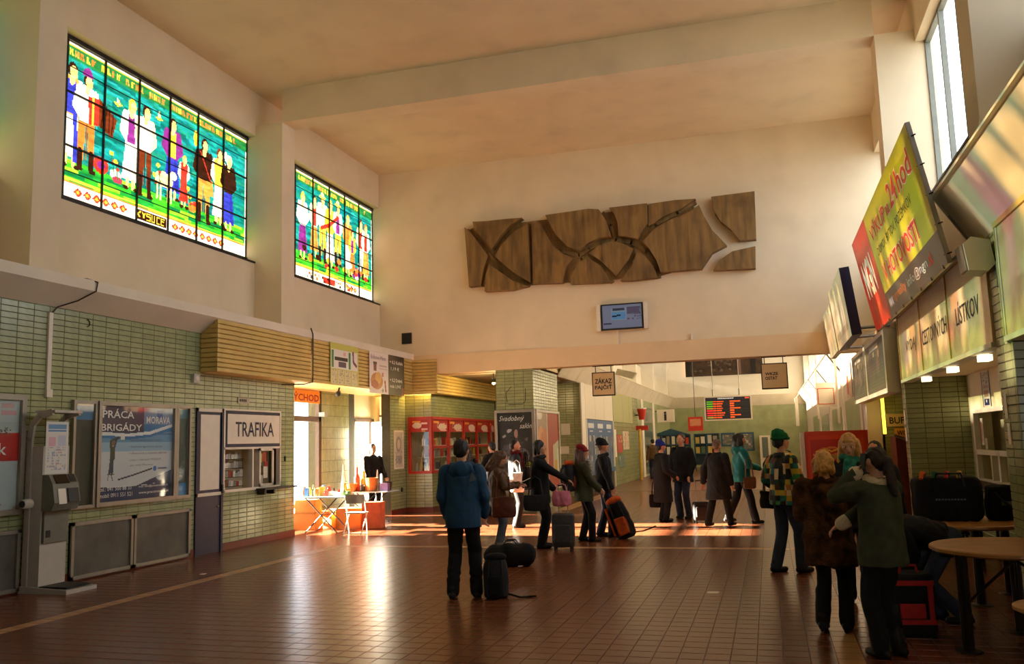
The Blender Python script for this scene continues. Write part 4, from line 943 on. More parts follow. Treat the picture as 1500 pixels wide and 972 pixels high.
# ------------------------------------------------------------------ market table at the entrance
def camp_table(x0, x1, y0, y1, zt, lab):
    t = thing('folding_table', lab, 'table', ((x0 + x1) / 2, (y0 + y1) / 2, 0))
    MB().box(x0, x1, y0, y1, zt - .025, zt).build('table_top', mat('pale_blue_top', rgb(170, 190, 196), .35), t)
    for y in (y0 + .06, y1 - .06):
        for a, bb in ((x0 + .3, x1 - .25), (x1 - .25, x0 + .3)): MB().tube([(a, y, .012), (bb, y, zt - .02)], .013, 6).build('leg', M_DARK, t)
    MB().tube([((x0 + x1) / 2 + .02, y0 + .06, zt / 2), ((x0 + x1) / 2 + .02, y1 - .06, zt / 2)], .01, 6).build('cross_bar', M_DARK, t)
camp_table(-9.64, -8.36, 16.34, 16.98, .74, 'pale blue folding table with crossed dark legs behind the white chair')
camp_table(-9.7, -8.3, 18.15, 18.85, .74, 'pale folding table with crossed legs by the open door, goods on it')
# white folding chair
M_CHW = mat('white_enamel', rgb(226, 214, 190), .35)
t = thing('folding_chair', 'white metal folding chair in front of the goods table', 'chair', (-8.06, 16.22, 0), rz=math.radians(186))
for s in (-1, 1):
    MB().tube([(s * .19, -.05, .0), (s * .2, .05, .42), (s * .2, .12, .66), (s * .19, .16, .80)], .012, 6).build('back_leg', M_CHW, t, local=True)
    MB().tube([(s * .19, .34, .0), (s * .185, -.08, .44)], .012, 6).build('front_leg', M_CHW, t, local=True)
b = MB(); n = 8
rg = []
for k in range(n + 1):
    a = -.2 + .4 * k / n; yb = .13 + .045 * (1 - (a / .2) ** 2) 
    rg.append([V(a, yb, .62), V(a, yb + .014, .62), V(a, yb + .035, .80), V(a, yb + .02, .80)])
b.loft(rg); b.build('backrest', M_CHW, t, local=True)
MB().box(-.2, .2, -.1, .26, .425, .445).build('seat', M_CHW, t, local=True)
MB().tube([(-.19, .32, .05), (.19, .32, .05)], .01, 6).build('stretcher', M_CHW, t, local=True); MB().tube([(-.19, -.05, .02), (.19, -.05, .02)], .01, 6).build('stretcher', M_CHW, t, local=True)
# goods on the table
BOT = [mat('ware_%d' % i, c, .3, var=.2, scale=20) for i, c in enumerate([rgb(216, 206, 190), rgb(190, 110, 50), rgb(70, 110, 170), rgb(90, 120, 60), rgb(180, 60, 40), rgb(220, 170, 70), rgb(60, 48, 40), rgb(120, 90, 130)])]
def ware(x, y, z0, kind, h, m, w=.08):
    b = MB()
    if kind == 'bottle': b.lathe([(0, 0), (w / 2, 0), (w / 2, h * .55), (w * .2, h * .72), (w * .18, h), (0, h)], (x, y, z0), 12)
    elif kind == 'jar': b.lathe([(0, 0), (w * .42, 0), (w * .5, h * .2), (w * .5, h * .75), (w * .4, h * .85), (w * .42, h), (0, h)], (x, y, z0), 12)
    elif kind == 'cone': b.lathe([(0, 0), (w * .5, 0), (w * .42, h * .1), (w * .1, h * .95), (0, h)], (x, y, z0), 10)
    elif kind == 'basket': b.lathe([(0, 0), (w * .4, 0), (w * .5, h * .7), (w * .54, h), (w * .48, h), (w * .42, h * .3), (0, h * .25)], (x, y, z0), 14)
    else: b.prism([(-w / 2, 0), (w / 2, 0), (w / 2, h * .92), (w * .4, h), (-w * .4, h), (-w / 2, h * .92)], (x, y - w * .3, z0), V(1, 0, 0), V(0, 0, 1), V(0, 1, 0), 0, w * .6)
    cn = ['white', 'amber', 'blue', 'green', 'red', 'yellow', 'dark brown', 'mauve'][BOT.index(m)]; tb = 'beside the white chair' if y < 17.5 else 'by the open door'
    nm = {'bottle': 'ware_bottle', 'jar': 'ware_jar', 'cone': 'honey_candle', 'basket': 'wicker_basket', 'box': 'gift_carton'}[kind]
    o = b.build(nm, m, smooth=False); tag(o, '%s %s on the folding table %s' % (cn, {'bottle': 'bottle', 'jar': 'squat jar', 'cone': 'slim candle', 'basket': 'wicker basket', 'box': 'carton'}[kind], tb), {'bottle': 'bottle', 'jar': 'jar', 'cone': 'candle', 'basket': 'basket', 'box': 'carton'}[kind], 'wares on the folding tables')
for k, (dx, kd, h, mi, w_) in enumerate(((-.62, 'bottle', .26, 0, .07), (-.52, 'jar', .2, 1, .1), (-.42, 'box', .18, 2, .09), (-.31, 'bottle', .24, 3, .07), (-.2, 'jar', .16, 1, .11), (-.1, 'box', .2, 5, .1), (.02, 'jar', .12, 4, .1), (.14, 'box', .1, 0, .16), (.32, 'box', .08, 0, .16), (.5, 'jar', .1, 3, .1))):
    ware(-8.97 + dx, 16.55 + .08 * (k % 2), .741, kd, h, BOT[mi], w_)
for k in range(9): ware(-9.5 + k * .12, 16.82, .741, random.choice(['jar', 'box', 'bottle']), random.uniform(.12, .24), random.choice(BOT), .09)
for x, y, kd, h, mi, w_ in ((-9.55, 18.5, 'cone', .62, 0, .14), (-9.3, 18.6, 'cone', .34, 0, .1), (-9.15, 18.4, 'bottle', .55, 4, .13), (-9.02, 18.5, 'bottle', .45, 5, .14), (-8.9, 18.6, 'cone', .3, 1, .12), (-8.75, 18.34, 'basket', .3, 1, .28), (-8.74, 18.62, 'cone', .48, 0, .12), (-8.5, 18.62, 'basket', .2, 6, .24), (-8.42, 18.32, 'box', .18, 7, .2), (-9.4, 18.3, 'jar', .2, 1, .16), (-9.2, 18.25, 'basket', .18, 1, .24), (-8.95, 18.27, 'jar', .16, 6, .13)):
    ware(x, y, .741, kd, h, BOT[mi], w_)
# cardboard boxes under the tables
M_CARD = mat('cardboard', rgb(196, 130, 62), .8, var=.1, scale=4)
def carton(x, y, z0, sx, sy, sz, rz, lab, m=None, flaps=False):
    t = thing('cardboard_box', lab, 'box', (x, y, z0), rz=rz)
    b = MB(); th = .008
    b.box(-sx / 2, sx / 2, -sy / 2, sy / 2, 0, th); b.box(-sx / 2, -sx / 2 + th, -sy / 2, sy / 2, 0, sz); b.box(sx / 2 - th, sx / 2, -sy / 2, sy / 2, 0, sz); b.box(-sx / 2, sx / 2, -sy / 2, -sy / 2 + th, 0, sz); b.box(-sx / 2, sx / 2, sy / 2 - th, sy / 2, 0, sz)
    b.build('box_body', m or M_CARD, t, local=True)
    if flaps:
        for s in (-1, 1): MB().fbox((0, s * sy / 2, sz), V(1, 0, 0), V(0, s * .8, .6), V(0, -.6, .8 * s), -sx / 2, sx / 2, 0, sy * .35, 0, th).build('flap', m or M_CARD, t, local=True)
    else:
        MB().box(-sx / 2, sx / 2, -sy / 2, -.003, sz - th, sz).build('flap', m or M_CARD, t, local=True); MB().box(-sx / 2, sx / 2, .003, sy / 2, sz - th, sz).build('flap', m or M_CARD, t, local=True)
        MB().box(-sx / 2 - .001, sx / 2 + .001, -.03, .03, sz, sz + .002).build('tape', mat('tape', rgb(210, 170, 110), .3), t, local=True)
carton(-9.72, 17.2, 0, .5, .4, .36, .1, 'brown cardboard box on the floor, lower of the pair by the tiled corner')
carton(-9.72, 17.2, .36, .46, .38, .28, .1, 'brown cardboard box stacked on another by the tiled corner')
carton(-9.55, 17.75, 0, .5, .36, .3, -.2, 'open brown cardboard box with raised flaps beneath the table', flaps=True)
carton(-8.95, 17.72, 0, .56, .45, .42, .15, 'large brown cardboard box beneath the goods table')
carton(-8.36, 17.6, 0, .42, .35, .55, .15, 'orange-red tall carton beside the white folding chair', mat('orange_carton', rgb(196, 84, 40), .6, var=.2))
# ------------------------------------------------------------------ wall relief on the cross wall
M_REL = mat('relief_wood', rgb(128, 98, 52), .65, var=.38, scale=2.2, bump=.25, bscale=9, dirt=.45, stretch=(3.5, 3.5, .5))
_nt = M_REL.node_tree
M_RELD = M_REL
M_RELB = M_REL
rel = thing('wall_relief', 'long abstract wooden relief of curved interlocking slabs on the plaster wall', 'relief', (-3.7, YB, 5.7))
def rp(x, y):
    p = px_on(1, YB, 660 + x / 3.125, 260 + y / 3.125); return (p[0], p[2])
SL = {
 'A': ([(75, 235), (105, 262), (150, 318), (182, 366), (162, 420), (148, 500), (95, 505)], .20),
 'B': ([(115, 212), (170, 210), (262, 200), (338, 194), (285, 228), (238, 280), (203, 336), (160, 290), (122, 245)], .26),
 'C': ([(364, 215), (376, 487), (320, 455), (265, 415), (216, 368), (246, 312), (300, 258)], .24),
 'D': ([(188, 402), (240, 440), (300, 480), (362, 502), (290, 520), (167, 526), (172, 450)], .22),
 'E': ([(380, 217), (414, 210), (446, 262), (476, 318), (522, 356), (566, 376), (534, 420), (520, 487), (386, 491)], .2),
 'F': ([(445, 183), (640, 155), (686, 157), (722, 210), (742, 280), (690, 286), (640, 308), (602, 343), (545, 325), (495, 275), (466, 225)], .28),
 'G': ([(556, 492), (566, 440), (592, 392), (640, 374), (694, 410), (728, 462), (737, 484)], .18),
 'H': ([(640, 352), (684, 318), (740, 300), (790, 306), (842, 334), (818, 386), (764, 456), (732, 424), (694, 388)], .2),
 'I': ([(733, 150), (906, 130), (908, 220), (864, 290), (806, 278), (776, 276), (774, 222), (756, 178)], .28),
 'J': ([(910, 130), (1030, 112), (1124, 106), (1062, 150), (980, 184), (928, 222), (911, 230)], .2),
 'K': ([(784, 478), (832, 418), (860, 348), (898, 366), (932, 410), (952, 464), (850, 476)], .24),
 'L': ([(884, 302), (930, 250), (1000, 208), (1100, 168), (1140, 136), (1164, 188), (1200, 250), (1266, 318), (1200, 352), (1152, 424), (966, 440), (950, 390), (912, 330)], .24),
 'M': ([(1195, 100), (1392, 75), (1400, 290), (1325, 297), (1288, 250), (1240, 212), (1212, 172)], .26),
 'N': ([(1396, 322), (1397, 422), (1204, 430), (1232, 386), (1290, 346)], .22)}
for k, (P, dp) in SL.items():
    MB().prism([rp(*q) for q in P][::-1], (0, YB, 0), V(1, 0, 0), V(0, 0, 1), V(0, -1, 0), 0.0, dp).build('slab', M_REL, rel)
MB().prism([rp(*q) for q in [(84, 245), (120, 225), (350, 205), (640, 170), (900, 140), (1110, 120), (1120, 180), (1150, 400), (960, 450), (560, 480), (200, 505), (100, 495)]][::-1], (0, YB, 0), V(1, 0, 0), V(0, 0, 1), V(0, -1, 0), 0, .06).build('backing', M_RELD, rel)
def band(P, w=9, dp=.09):
    Q = [V(*rp(*q), 0)[:2] for q in P]
    b = MB(); 
    for i in range(len(Q) - 1):
        d = Q[i + 1] - Q[i]; n = V(-d[1], d[0]); n = n / np.linalg.norm(n) * .045
        e = d * .05
        b.prism([tuple(Q[i] - n - e), tuple(Q[i + 1] - n + e), tuple(Q[i + 1] + n + e), tuple(Q[i] + n - e)], (0, YB, 0), V(1, 0, 0), V(0, 0, 1), V(0, -1, 0), .0, dp)
    b.build('curved_band', M_RELB, rel)
band([(82, 244), (120, 282), (170, 345), (220, 395), (290, 445), (362, 494)]); band([(430, 222), (462, 290), (510, 338), (590, 360), (640, 330), (690, 302), (745, 290)]); band([(545, 480), (560, 420), (600, 372), (660, 378), (712, 425), (742, 480)]); band([(700, 165), (738, 220), (758, 290), (830, 300), (900, 340), (945, 420), (956, 460)]); band([(1120, 118), (1040, 165), (940, 220), (880, 290)])
# vertical board joints on the slabs
for k, xs in (('B', (172, 262)), ('C', (300,)), ('E', (470,)), ('F', (640,)), ('G', (622,)), ('H', (700, 750, 800)), ('K', (846,)), ('L', (1004, 1104)), ('M', (1252,))):
    P, dp = SL[k]
    for x in xs:
        ys_ = []
        for (x0, y0), (x1, y1) in zip(P, P[1:] + P[:1]):
            if (x0 - x) * (x1 - x) < 0: ys_.append(y0 + (y1 - y0) * (x - x0) / (x1 - x0))
        if len(ys_) >= 2:
            a, c_ = rp(x, max(ys_) - 4), rp(x, min(ys_) + 4)
            MB().box(a[0] - .012, a[0] + .012, YB - dp - .012, YB - dp + .002, a[1], c_[1]).build('joint_strip', M_RELB, rel)
# wall-mounted screen
t = thing('wall_screen', 'small flat screen with side speakers on the plaster wall beneath the relief', 'screen', (-3.34, YB, 4.46))
MB().box(-3.86, -2.81, YB - .12, YB - .04, 4.47, 5.12).build('bezel', M_BLACK, t)
for x0, x1 in ((-3.98, -3.88), (-2.80, -2.70)): MB().box(x0, x1, YB - .11, YB - .02, 4.46, 5.12).build('side_speaker', M_CREAMP, t)
c = Canvas(.98, .58, .02, rgb(92, 100, 122)); c.rect(.22, .2, .6, .5, rgb(96, 116, 132)); c.rect(.24, .22, .58, .4, rgb(70, 110, 150)); c.line([(.26, .3), (.45, .32)], .02, rgb(20, 30, 46)); c.rect(.62, .35, .95, .52, rgb(66, 64, 84)); c.rect(.02, .1, .22, .13, rgb(50, 50, 66)); c.speck(.62, .2, .95, .5, [rgb(70, 64, 84), rgb(80, 84, 104)], .06, .5); c.rect(.27, .43, .55, .5, rgb(44, 46, 62))
c.mb((-3.825, YB - .122, 4.505), FU, FW).build('display', print_mat('screen_print', .2, .45), t)
MB().box(-3.49, -3.45, YB - .04, YB - .0, 4.10, 4.47).build('cable_duct', M_CREAMP, t); MB().box(-3.5, -3.2, YB - .05, YB, 4.6, 5.0).build('bracket', M_DARK, t)
t = MB().box(-1.68, -1.65, YB - .06, YB, 4.12, 4.28).build('pipe_stub', M_CREAMP); tag(t, 'short pale pipe stub standing on the lintel ledge', 'pipe')

# ------------------------------------------------------------------ hanging signs under the lintel
M_LBOX = mat('lightbox_face', rgb(206, 176, 128), .5, var=.08, scale=4)
def hang_sign(x0, x1, z0, z1, y, lines, lab):
    t = thing('hanging_sign', lab, 'sign', ((x0 + x1) / 2, y, z0))
    MB().box(x0, x1, y - .05, y + .05, z0, z1).build('frame', M_DARK, t)
    MB().box(x0 + .025, x1 - .025, y - .056, y + .056, z0 + .03, z1 - .025).build('face', M_LBOX, t)
    for x in (x0 + .09, x1 - .09): MB().tube([(x, y, z1), (x, y, 3.62)], .012, 6).build('hanger', M_DARK, t)
    MB().box(x0 + .02, x1 - .02, y - .03, y + .03, 3.60, 3.625).build('rail', M_DARK, t)
    for s, u, zz, w_, h in lines: text(s, (x0 + u, y - .056, z0 + zz), FU, FW, w_, h, M_INK, t, bold=.03)
hang_sign(-4.22, -3.64, 2.85, 3.45, 21.75, [('ZÁKAZ', .07, .31, .44, .15), ('FAJČIŤ', .07, .14, .44, .15)], 'square hanging lightbox reading no smoking beneath the lintel')
hang_sign(-.09, .52, 2.84, 3.46, 21.75, [('WKZE', .09, .33, .3, .07), ('OSTAT', .09, .22, .28, .08)], 'square hanging lightbox with half-rubbed lettering beneath the lintel')

# ------------------------------------------------------------------ far hall, left side
wall_fl = struct('wall_far_left', MB().box(XFL - .3, XFL - .006, 27.4, YE, 0, 3.62), M_GROUT)
M_TILEF = mat('far_tile', rgb(150, 156, 112), .35, var=.15, scale=2)
tiles(wall_fl, (XFL - .006, 27.4, 0), LU, LW, LN, 12.6, 3.62, .53, .162, .008, M_TILE, [(.55, .0, 5.9, 3.6)])
MB().box(XFL - .006, XFL, 40, YE, 0, 3.62).build('tile_face', M_TILEF, wall_fl)
b = MB().box(-9.2, XFL - .3, 27.4, 27.6, 0, 3.62); w2 = struct('wall_passage', b, M_GROUT)
tiles(w2, (-8.6, 27.4, 0), FU, FW, FN, 2.88, 3.62, .265, .081, .006, M_TILE2)
for zz, w_, h, x in ((1.95, .3, .36, -6.4), (1.35, .34, .24, -6.5)):
    o = MB().box(x, x + w_, 27.375, 27.385, zz, zz + h).build('notice_sheet', M_PAPER); tag(o, '%s white notice sheet on the shaded tiles beyond the column' % ('upper' if zz > 1.6 else 'lower'), 'notice', 'notices beyond the column')
MB().box(XFL - .02, XFL + .02, 27.38, 27.98, 0, 3.62).build('white_jamb', M_WHITE, wall_fl)
M_WPAN = mat('white_panel', rgb(226, 214, 196), .6, var=.03); M_GPAN = mat('green_panel', rgb(170, 166, 110), .6, var=.05)
for k, (y0, y1) in enumerate(((28.0, 29.7), (29.72, 31.4), (31.42, 33.2))): MB().box(XFL - .01, XFL + .02, y0, y1, 2.47, 3.60).build('upper_panel', M_WPAN, wall_fl)
for y0, y1 in ((33.3, 35.6), (35.62, 37.3), (37.32, 38.3)): MB().box(XFL - .01, XFL + .02, y0, y1, 2.45, 3.60).build('upper_panel', M_GPAN, wall_fl)
# blue newsstand window
w = thing('window_23', None, None, (XFL, 30.5, .7), kind='structure')
c = Canvas(5.0, 1.7, .04, rgb(90, 110, 130)); c.rect(0, 1.15, 5, 1.7, rgb(40, 84, 140))
for k in range(3): c.rect(.35 + k * 1.7, 1.42, 1.35 + k * 1.7, 1.58, rgb(200, 205, 210)); c.rect(.6 + k * 1.7, 1.28, 1.15 + k * 1.7, 1.34, rgb(190, 196, 206))
c.speck(.1, .1, 4.9, 1.1, [rgb(60, 90, 130), rgb(190, 180, 160), rgb(70, 100, 140), rgb(120, 60, 50), rgb(40, 60, 90)], .22, .75)
for k in range(6): c.rect(.3 + k * .8, 0, .42 + k * .8, 1.15, rgb(36, 70, 120))
c.mb((XFL + .005, 28.05, .75), LU, LW).build('shop_front', PRINT, w)
MB().box(XFL - .01, XFL + .06, 28.0, 33.1, .6, .75).build('counter', mat('blue_counter', rgb(60, 96, 140), .5), w)
for y in (28.0, 33.1): MB().box(XFL, XFL + .05, y - .05, y + .05, .0, 2.47).build('frame_bar', M_WHITE, w)
t = MB().box(XFL + .02, XFL + .05, 33.2, 33.62, 1.1, 2.15).build('notice_board', M_WPAN); tag(t, 'narrow white notice strip on the far hall corner', 'notice')
for y0, y1, z0, z1, col, lab in ((34.0, 35.2, 1.25, 1.95, (180, 60, 40), 'red poster on the green far wall'), (35.4, 37.0, 1.35, 2.1, (206, 190, 160), 'white poster with a bottle on the green far wall'), (34.2, 35.6, .7, 1.15, (90, 120, 110), 'small colourful poster low on the green far wall')):
    c = Canvas(y1 - y0, z1 - z0, .05, rgb(*col)); c.speck(.1, .1, y1 - y0 - .1, z1 - z0 - .1, [rgb(*col), rgb(200, 40, 30), rgb(220, 200, 160), rgb(60, 50, 40)], .15, .5)
    t = c.mb((XFL + .012, y0, z0), LU, LW).build('wall_poster', PRINT); tag(t, lab, 'poster')
t = thing('cup_sign', 'red paper-cup shaped sign jutting from the far left wall', 'sign', (XFL + .35, 39.2, 2.7))
MB().lathe([(0, 0), (.13, 0), (.2, .44), (.2, .48), (0, .48)], (XFL + .3, 39.2, 2.62), 14).build('cup', mat('red_gloss', rgb(200, 44, 24), .4), t); MB().lathe([(0, 0), (.22, 0), (.22, .05), (0, .05)], (XFL + .3, 39.2, 3.10), 14).build('lid', M_CREAMP, t); MB().box(XFL, XFL + .2, 39.17, 39.23, 2.8, 2.86).build('bracket', M_DARK, t)
t = MB().box(XFL + .0, XFL + .55, 39.3, 39.36, 2.15, 2.36).build('arrow_sign', mat('red_gloss', rgb(200, 44, 24), .4)); tag(t, 'small red arrow sign jutting out below the cup sign', 'sign')
t = MB().tube([(XFL + .25, 38.6, .0), (XFL + .25, 38.6, 2.2)], .06, 8).build('yellow_post', mat('yellow_paint', rgb(214, 170, 70), .5)); tag(t, 'slim yellow post at the far left wall', 'post')
t = thing('info_sign', 'white lightbox with a black letter i jutting out in the far hall', 'sign', (XFL + .7, 46.5, 2.8))
MB().box(XFL + .1, XFL + 1.0, 46.4, 46.6, 2.62, 3.28).build('box', M_WPAN, t); text('i', (XFL + .47, 46.39, 2.7), FU, FW, .14, .48, M_INK, t, bold=.06); MB().tube([(XFL, 46.5, 3.2), (XFL + .15, 46.5, 3.2)], .02).build('bracket', M_DARK, t)
for y in (41.0, 45.2): struct('trim_%d' % int(y), MB().box(XFL - .02, XFL + .04, y, y + .7, 0, 3.62), M_WPAN)
for y0, y1 in ((41.8, 45.1),): MB().box(XFL, XFL + .02, y0, y1, 0.1, 3.3).build('glass_front', mat('shop_glass', rgb(110, 120, 110), .15), wall_fl)

def fascia(parent, side, y0, y1, n, x_in, x_out, m):
    """sloped boards that hide the lamp trough; n panels with gaps"""
    L = (y1 - y0) / n
    for k in range(n):
        a = y0 + k * L
        MB().prism([(x_in, 3.60), (x_out, 4.17), (x_out + side * .03, 4.17), (x_in + side * .04, 3.59)][::side], (0, a + .012, 0), V(1, 0, 0), V(0, 0, 1), V(0, 1, 0), 0, L - .024).build('fascia_board', m, parent)
f_ = thing('trim_7', None, None, (XFL, 37, 3.6), kind='structure'); fascia(f_, -1, CY1 + .1, YE - .2, 12, XFL, XFL + .38, M_FASCIA)
f_ = thing('trim_8', None, None, (XR, 37, 3.6), kind='structure'); fascia(f_, 1, 22.0, YE - .2, 13, XR, XR - .38, M_FASCIA)
f_ = thing('trim_9', None, None, (XR, 3, 3.6), kind='structure'); fascia(f_, 1, -10.0, 9.78, 4, XR, XR - .36, M_FASCIA)
MB().tube([(XR - .35, 9.80, 4.16), (XR - .02, 9.80, 3.62)], .02, 6).build('end_batten', M_CREAMP, f_)
MB().box(XR - .4, XRW, 22.0, YE - .2, 4.14, 4.165).build('ledge', M_FASCIA, f_)
MB().box(XFLW, XFL + .4, CY1, YE - .2, 4.14, 4.165).build('ledge', M_FASCIA, f_)
MB().box(XR - .38, XRW, -10, 9.78, 4.14, 4.165).build('ledge', M_FASCIA, f_)
t = MB().prism([(0, 0), (.6, -.18), (.75, .02), (.1, .2)], (-5.1, 30.5, 4.05), V(1, 0, 0), V(0, 0, 1), V(0, 1, 0), 0, .3).build('loudspeaker', mat('grey_horn', rgb(176, 168, 140), .5)); tag(t, 'grey box loudspeaker on the white fascia beyond the no-smoking sign', 'speaker')

# ------------------------------------------------------------------ end wall
struct('wall_end_tiles', MB().box(-10, 6, YE - .03, YE, 0, 3.62), M_TILEF)
f_ = MB().prism([(0, 3.58), (-.4, 4.17), (-.44, 4.17), (-.05, 3.55)], (-6, YE, 0), V(0, 1, 0), V(0, 0, 1), V(1, 0, 0), 0, 8.6); struct('trim_10', f_, M_FASCIA)
t = thing('far_mosaic', 'wide dark relief picture high on the white end wall', 'relief', (-2.4, YE, 5.4))
MB().box(-4.62, -.1, YE - .1, YE - .002, 5.42, 7.6).build('board', mat('mosaic_dark', rgb(66, 48, 34), .7, var=.35, scale=3), t)
for x0, x1, m_ in ((-4.55, -4.3, M_DARK), (-1.55, -1.35, mat('mosaic_pink', rgb(120, 90, 84), .7)), (-.8, -.5, M_DARK)): MB().box(x0, x1, YE - .13, YE - .1, 5.45, 7.58).build('panel_strip', m_, t)
for k in range(26):
    x = random.uniform(-4.1, -1.7); zz = random.uniform(5.7, 7.3); MB().ell((x, YE - .12, zz), (random.uniform(.08, .14), .04, random.uniform(.06, .1)), nu=8, nv=5).build('pebble', mat('mosaic_stone', rgb(92, 78, 62), .7), t)
# blue display racks, cabinet, posters and a red sign at the far end
M_TEALR = mat('rack_blue', rgb(44, 84, 104), .5)
def rack(x0, x1, y, z0, z1, nx, nz, lab, roof=False):
    t = thing('magazine_rack', lab, 'rack', ((x0 + x1) / 2, y, 0))
    MB().box(x0, x1, y, y + .3, 0.3, z1).build('back_board', mat('rack_back', rgb(30, 52, 60), .6), t)
    dx, dz = (x1 - x0) / nx, (z1 - z0) / nz
    for i in range(nx + 1): MB().box(x0 + i * dx - .03, x0 + i * dx + .03, y - .12, y, 0, z1).build('upright', M_TEALR, t)
    for j in range(nz + 1): MB().box(x0, x1, y - .14, y, z0 + j * dz - .03, z0 + j * dz + .02).build('shelf', M_TEALR, t)
    if roof: MB().prism([(x0, z1), ((x0 + x1) / 2, z1 + .32), (x1, z1)], (0, y - .1, 0), V(1, 0, 0), V(0, 0, 1), V(0, 1, 0), 0, .3).build('gable', M_TEALR, t)
    for i in range(nx):
        for j in range(nz):
            w_ = dx * .32
            for q in range(2):
                x = x0 + dx * i + dx * .08 + q * dx * .44; h = dz * random.uniform(.6, .85)
                o = MB().box(x, x + w_, y - .1, y - .07, z0 + j * dz + .021, z0 + j * dz + .021 + h).build('magazine', random.choice(GOODS[:7])); tag(o, 'small %s magazine standing in the %s' % (GCOL[o.data.materials[0].name], 'gabled blue rack' if roof else 'blue rack beneath the far red sign'), 'magazine', 'magazines in the far blue racks')
rack(-6.0, -4.0, 47.0, .9, 1.95, 4, 2, 'blue gabled newspaper rack at the far end of the hall', True)
rack(-3.9, -2.6, 48.5, .9, 1.95, 2, 2, 'blue newspaper rack beneath the far red sign')
t = MB().box(-3.9, -3.16, 45, 45.06, 2.1, 2.8).build('red_sign', mat('red_gloss', rgb(200, 44, 24), .4)); tag(t, 'square red sign hanging over the far blue racks', 'sign')
MB().box(-3.8, -3.26, 44.99, 45.0, 2.35, 2.7).build('sign_face', mat('sign_pink', rgb(214, 140, 100), .5), t); MB().tube([(-3.53, 45.03, 2.8), (-3.53, 45.03, ZC + .01)], .015).build('hanger', M_DARK, t)
t = thing('sandwich_board', 'white pavement sign standing on the floor behind the pair in dark coats', 'sign', (-3.65, 38.5, 0))
MB().prism([(0, 0), (.62, 0), (.62, .95), (.55, 1.2), (.31, 1.32), (.07, 1.2), (0, .95)], (-4.0, 38.4, 0), V(1, 0, 0), V(.0, .12, .99), V(0, -1, 0), 0, .03).build('panel', M_WPAN, t); MB().prism([(0, 0), (.62, 0), (.62, 1.1), (0, 1.1)], (-4.0, 38.75, 0), V(1, 0, 0), V(.0, -.15, .98), V(0, 1, 0), 0, .03).build('rear_panel', M_WPAN, t)
t = thing('white_cabinet', 'tall white vending cabinet against the far dark tiles', 'cabinet', (-.25, 53.2, 0))
MB().box(-.55, .05, 52.9, 53.46, 0, 1.78).build('body', M_WPAN, t); MB().box(-.42, -.08, 52.88, 52.9, .5, 1.68).build('glass_door', mat('shop_glass', rgb(110, 120, 110), .15), t)
for x0, x1, z0, z1, lab in ((-1.65, -.85, .9, 2.0, 'dark framed poster on the far dark tiles'), (-2.75, -1.95, 1.2, 2.0, 'teal framed timetable on the far dark tiles')):
    c = Canvas(x1 - x0 - .2, z1 - z0 - .2, .06, rgb(110, 110, 100)); c.speck(0, 0, x1 - x0, z1 - z0, [rgb(150, 130, 110), rgb(90, 100, 90), rgb(190, 180, 160)], .12, .6)
    framed('poster_case', lab, 'poster case', (x0, YE - .035, z0), FU, FW, FN, x1 - x0, z1 - z0, c, .1, .06, M_TEALR, glass=False)
# departures board
t = thing('departures_board', 'hanging electronic departures board with red and green text', 'display board', (-1.4, 33, 2.38))
MB().box(-2.24, -.53, 33, 33.16, 2.35, 3.25).build('case', M_WPAN, t)
c = Canvas(1.6, .80, .0125, rgb(26, 24, 22)); c.rect(0, .70, 1.6, .8, rgb(30, 28, 34))
OR_, RDx, GRx = rgb(236, 84, 30), rgb(220, 40, 40), rgb(80, 150, 30)
def dash(x0, x1, y, col):
    x = x0
    while x < x1: c.rect(x, y, x + .03, y + .045, col); x += .0375
for k in range(8):
    y = .62 - k * .083; dash(.04, .23, y, GRx if k < 3 else (RDx if k in (4, 5, 6) else rgb(150, 130, 40))); dash(.27, .36, y, OR_); dash(.4, .4 + random.uniform(.15, .28), y, OR_); dash(.88, 1.02 if k % 3 else 1.22, y, OR_); c.rect(.04, y - .02, 1.56, y - .012, rgb(46, 46, 40))
dash(.45, .72, .735, rgb(190, 186, 180)); dash(.76, 1.02, .735, rgb(190, 186, 180)); dash(1.42, 1.54, .73, OR_)
c.mb((-2.185, 32.995, 2.40), FU, FW).build('display', print_mat('led_print', .3, 1.0), t)
for x in (-1.9, -.95): MB().tube([(x, 33.08, 3.25), (x, 33.08, 3.5)], .04, 6).build('bracket', M_ALU, t); MB().tube([(x, 33.08, 3.5), (x, 33.08, ZC)], .012, 5).build('hanger', M_ALU, t)

# ------------------------------------------------------------------ right side: ticket booth
PX = XR
def rpillar(y0, y1, depth, nm, single=0, faces=(1, 1)):
    w = struct(nm, MB().box(PX + .006, PX + depth, y0 + .006, y1 - .006, 0, 3.6), M_GROUT)
    tiles(w, (PX + .006, y1, .0), RU, RW, RN, y1 - y0, 3.6, .265, .081, .006, M_TILE, single=single)
    tiles(w, (PX, y0 + .006, .0), FU, FW, FN, depth, 3.6, .265, .081, .006, M_TILE2, single=single)
    return w
rpillar(8.80, 9.38, 1.3, 'wall_right_pier', 140)
wbt = struct('wall_booth_side', MB().box(PX + .006, 3.3, 15.456, 15.76, 0, 3.6), M_GROUT)
tiles(wbt, (PX, 15.456, 0), FU, FW, FN, .94, 2.62, .265, .081, .006, M_TILE2, single=150)
tiles(wbt, (PX + .006, 15.766, 0), RU, RW, RN, .31, 3.6, .31, .081, .006, M_TILE)
b = MB(); b.box(3.1, 3.3, 9.38, 15.45, 0, .95); b.box(3.1, 3.3, 9.38, 15.45, 2.02, 2.62); b.box(3.1, 3.3, 9.38, 12.2, .95, 2.02); b.box(3.1, 3.3, 14.95, 15.45, .95, 2.02)
wbb = struct('wall_booth_back', b, mat('booth_cream', rgb(226, 214, 184), .6, var=.04))
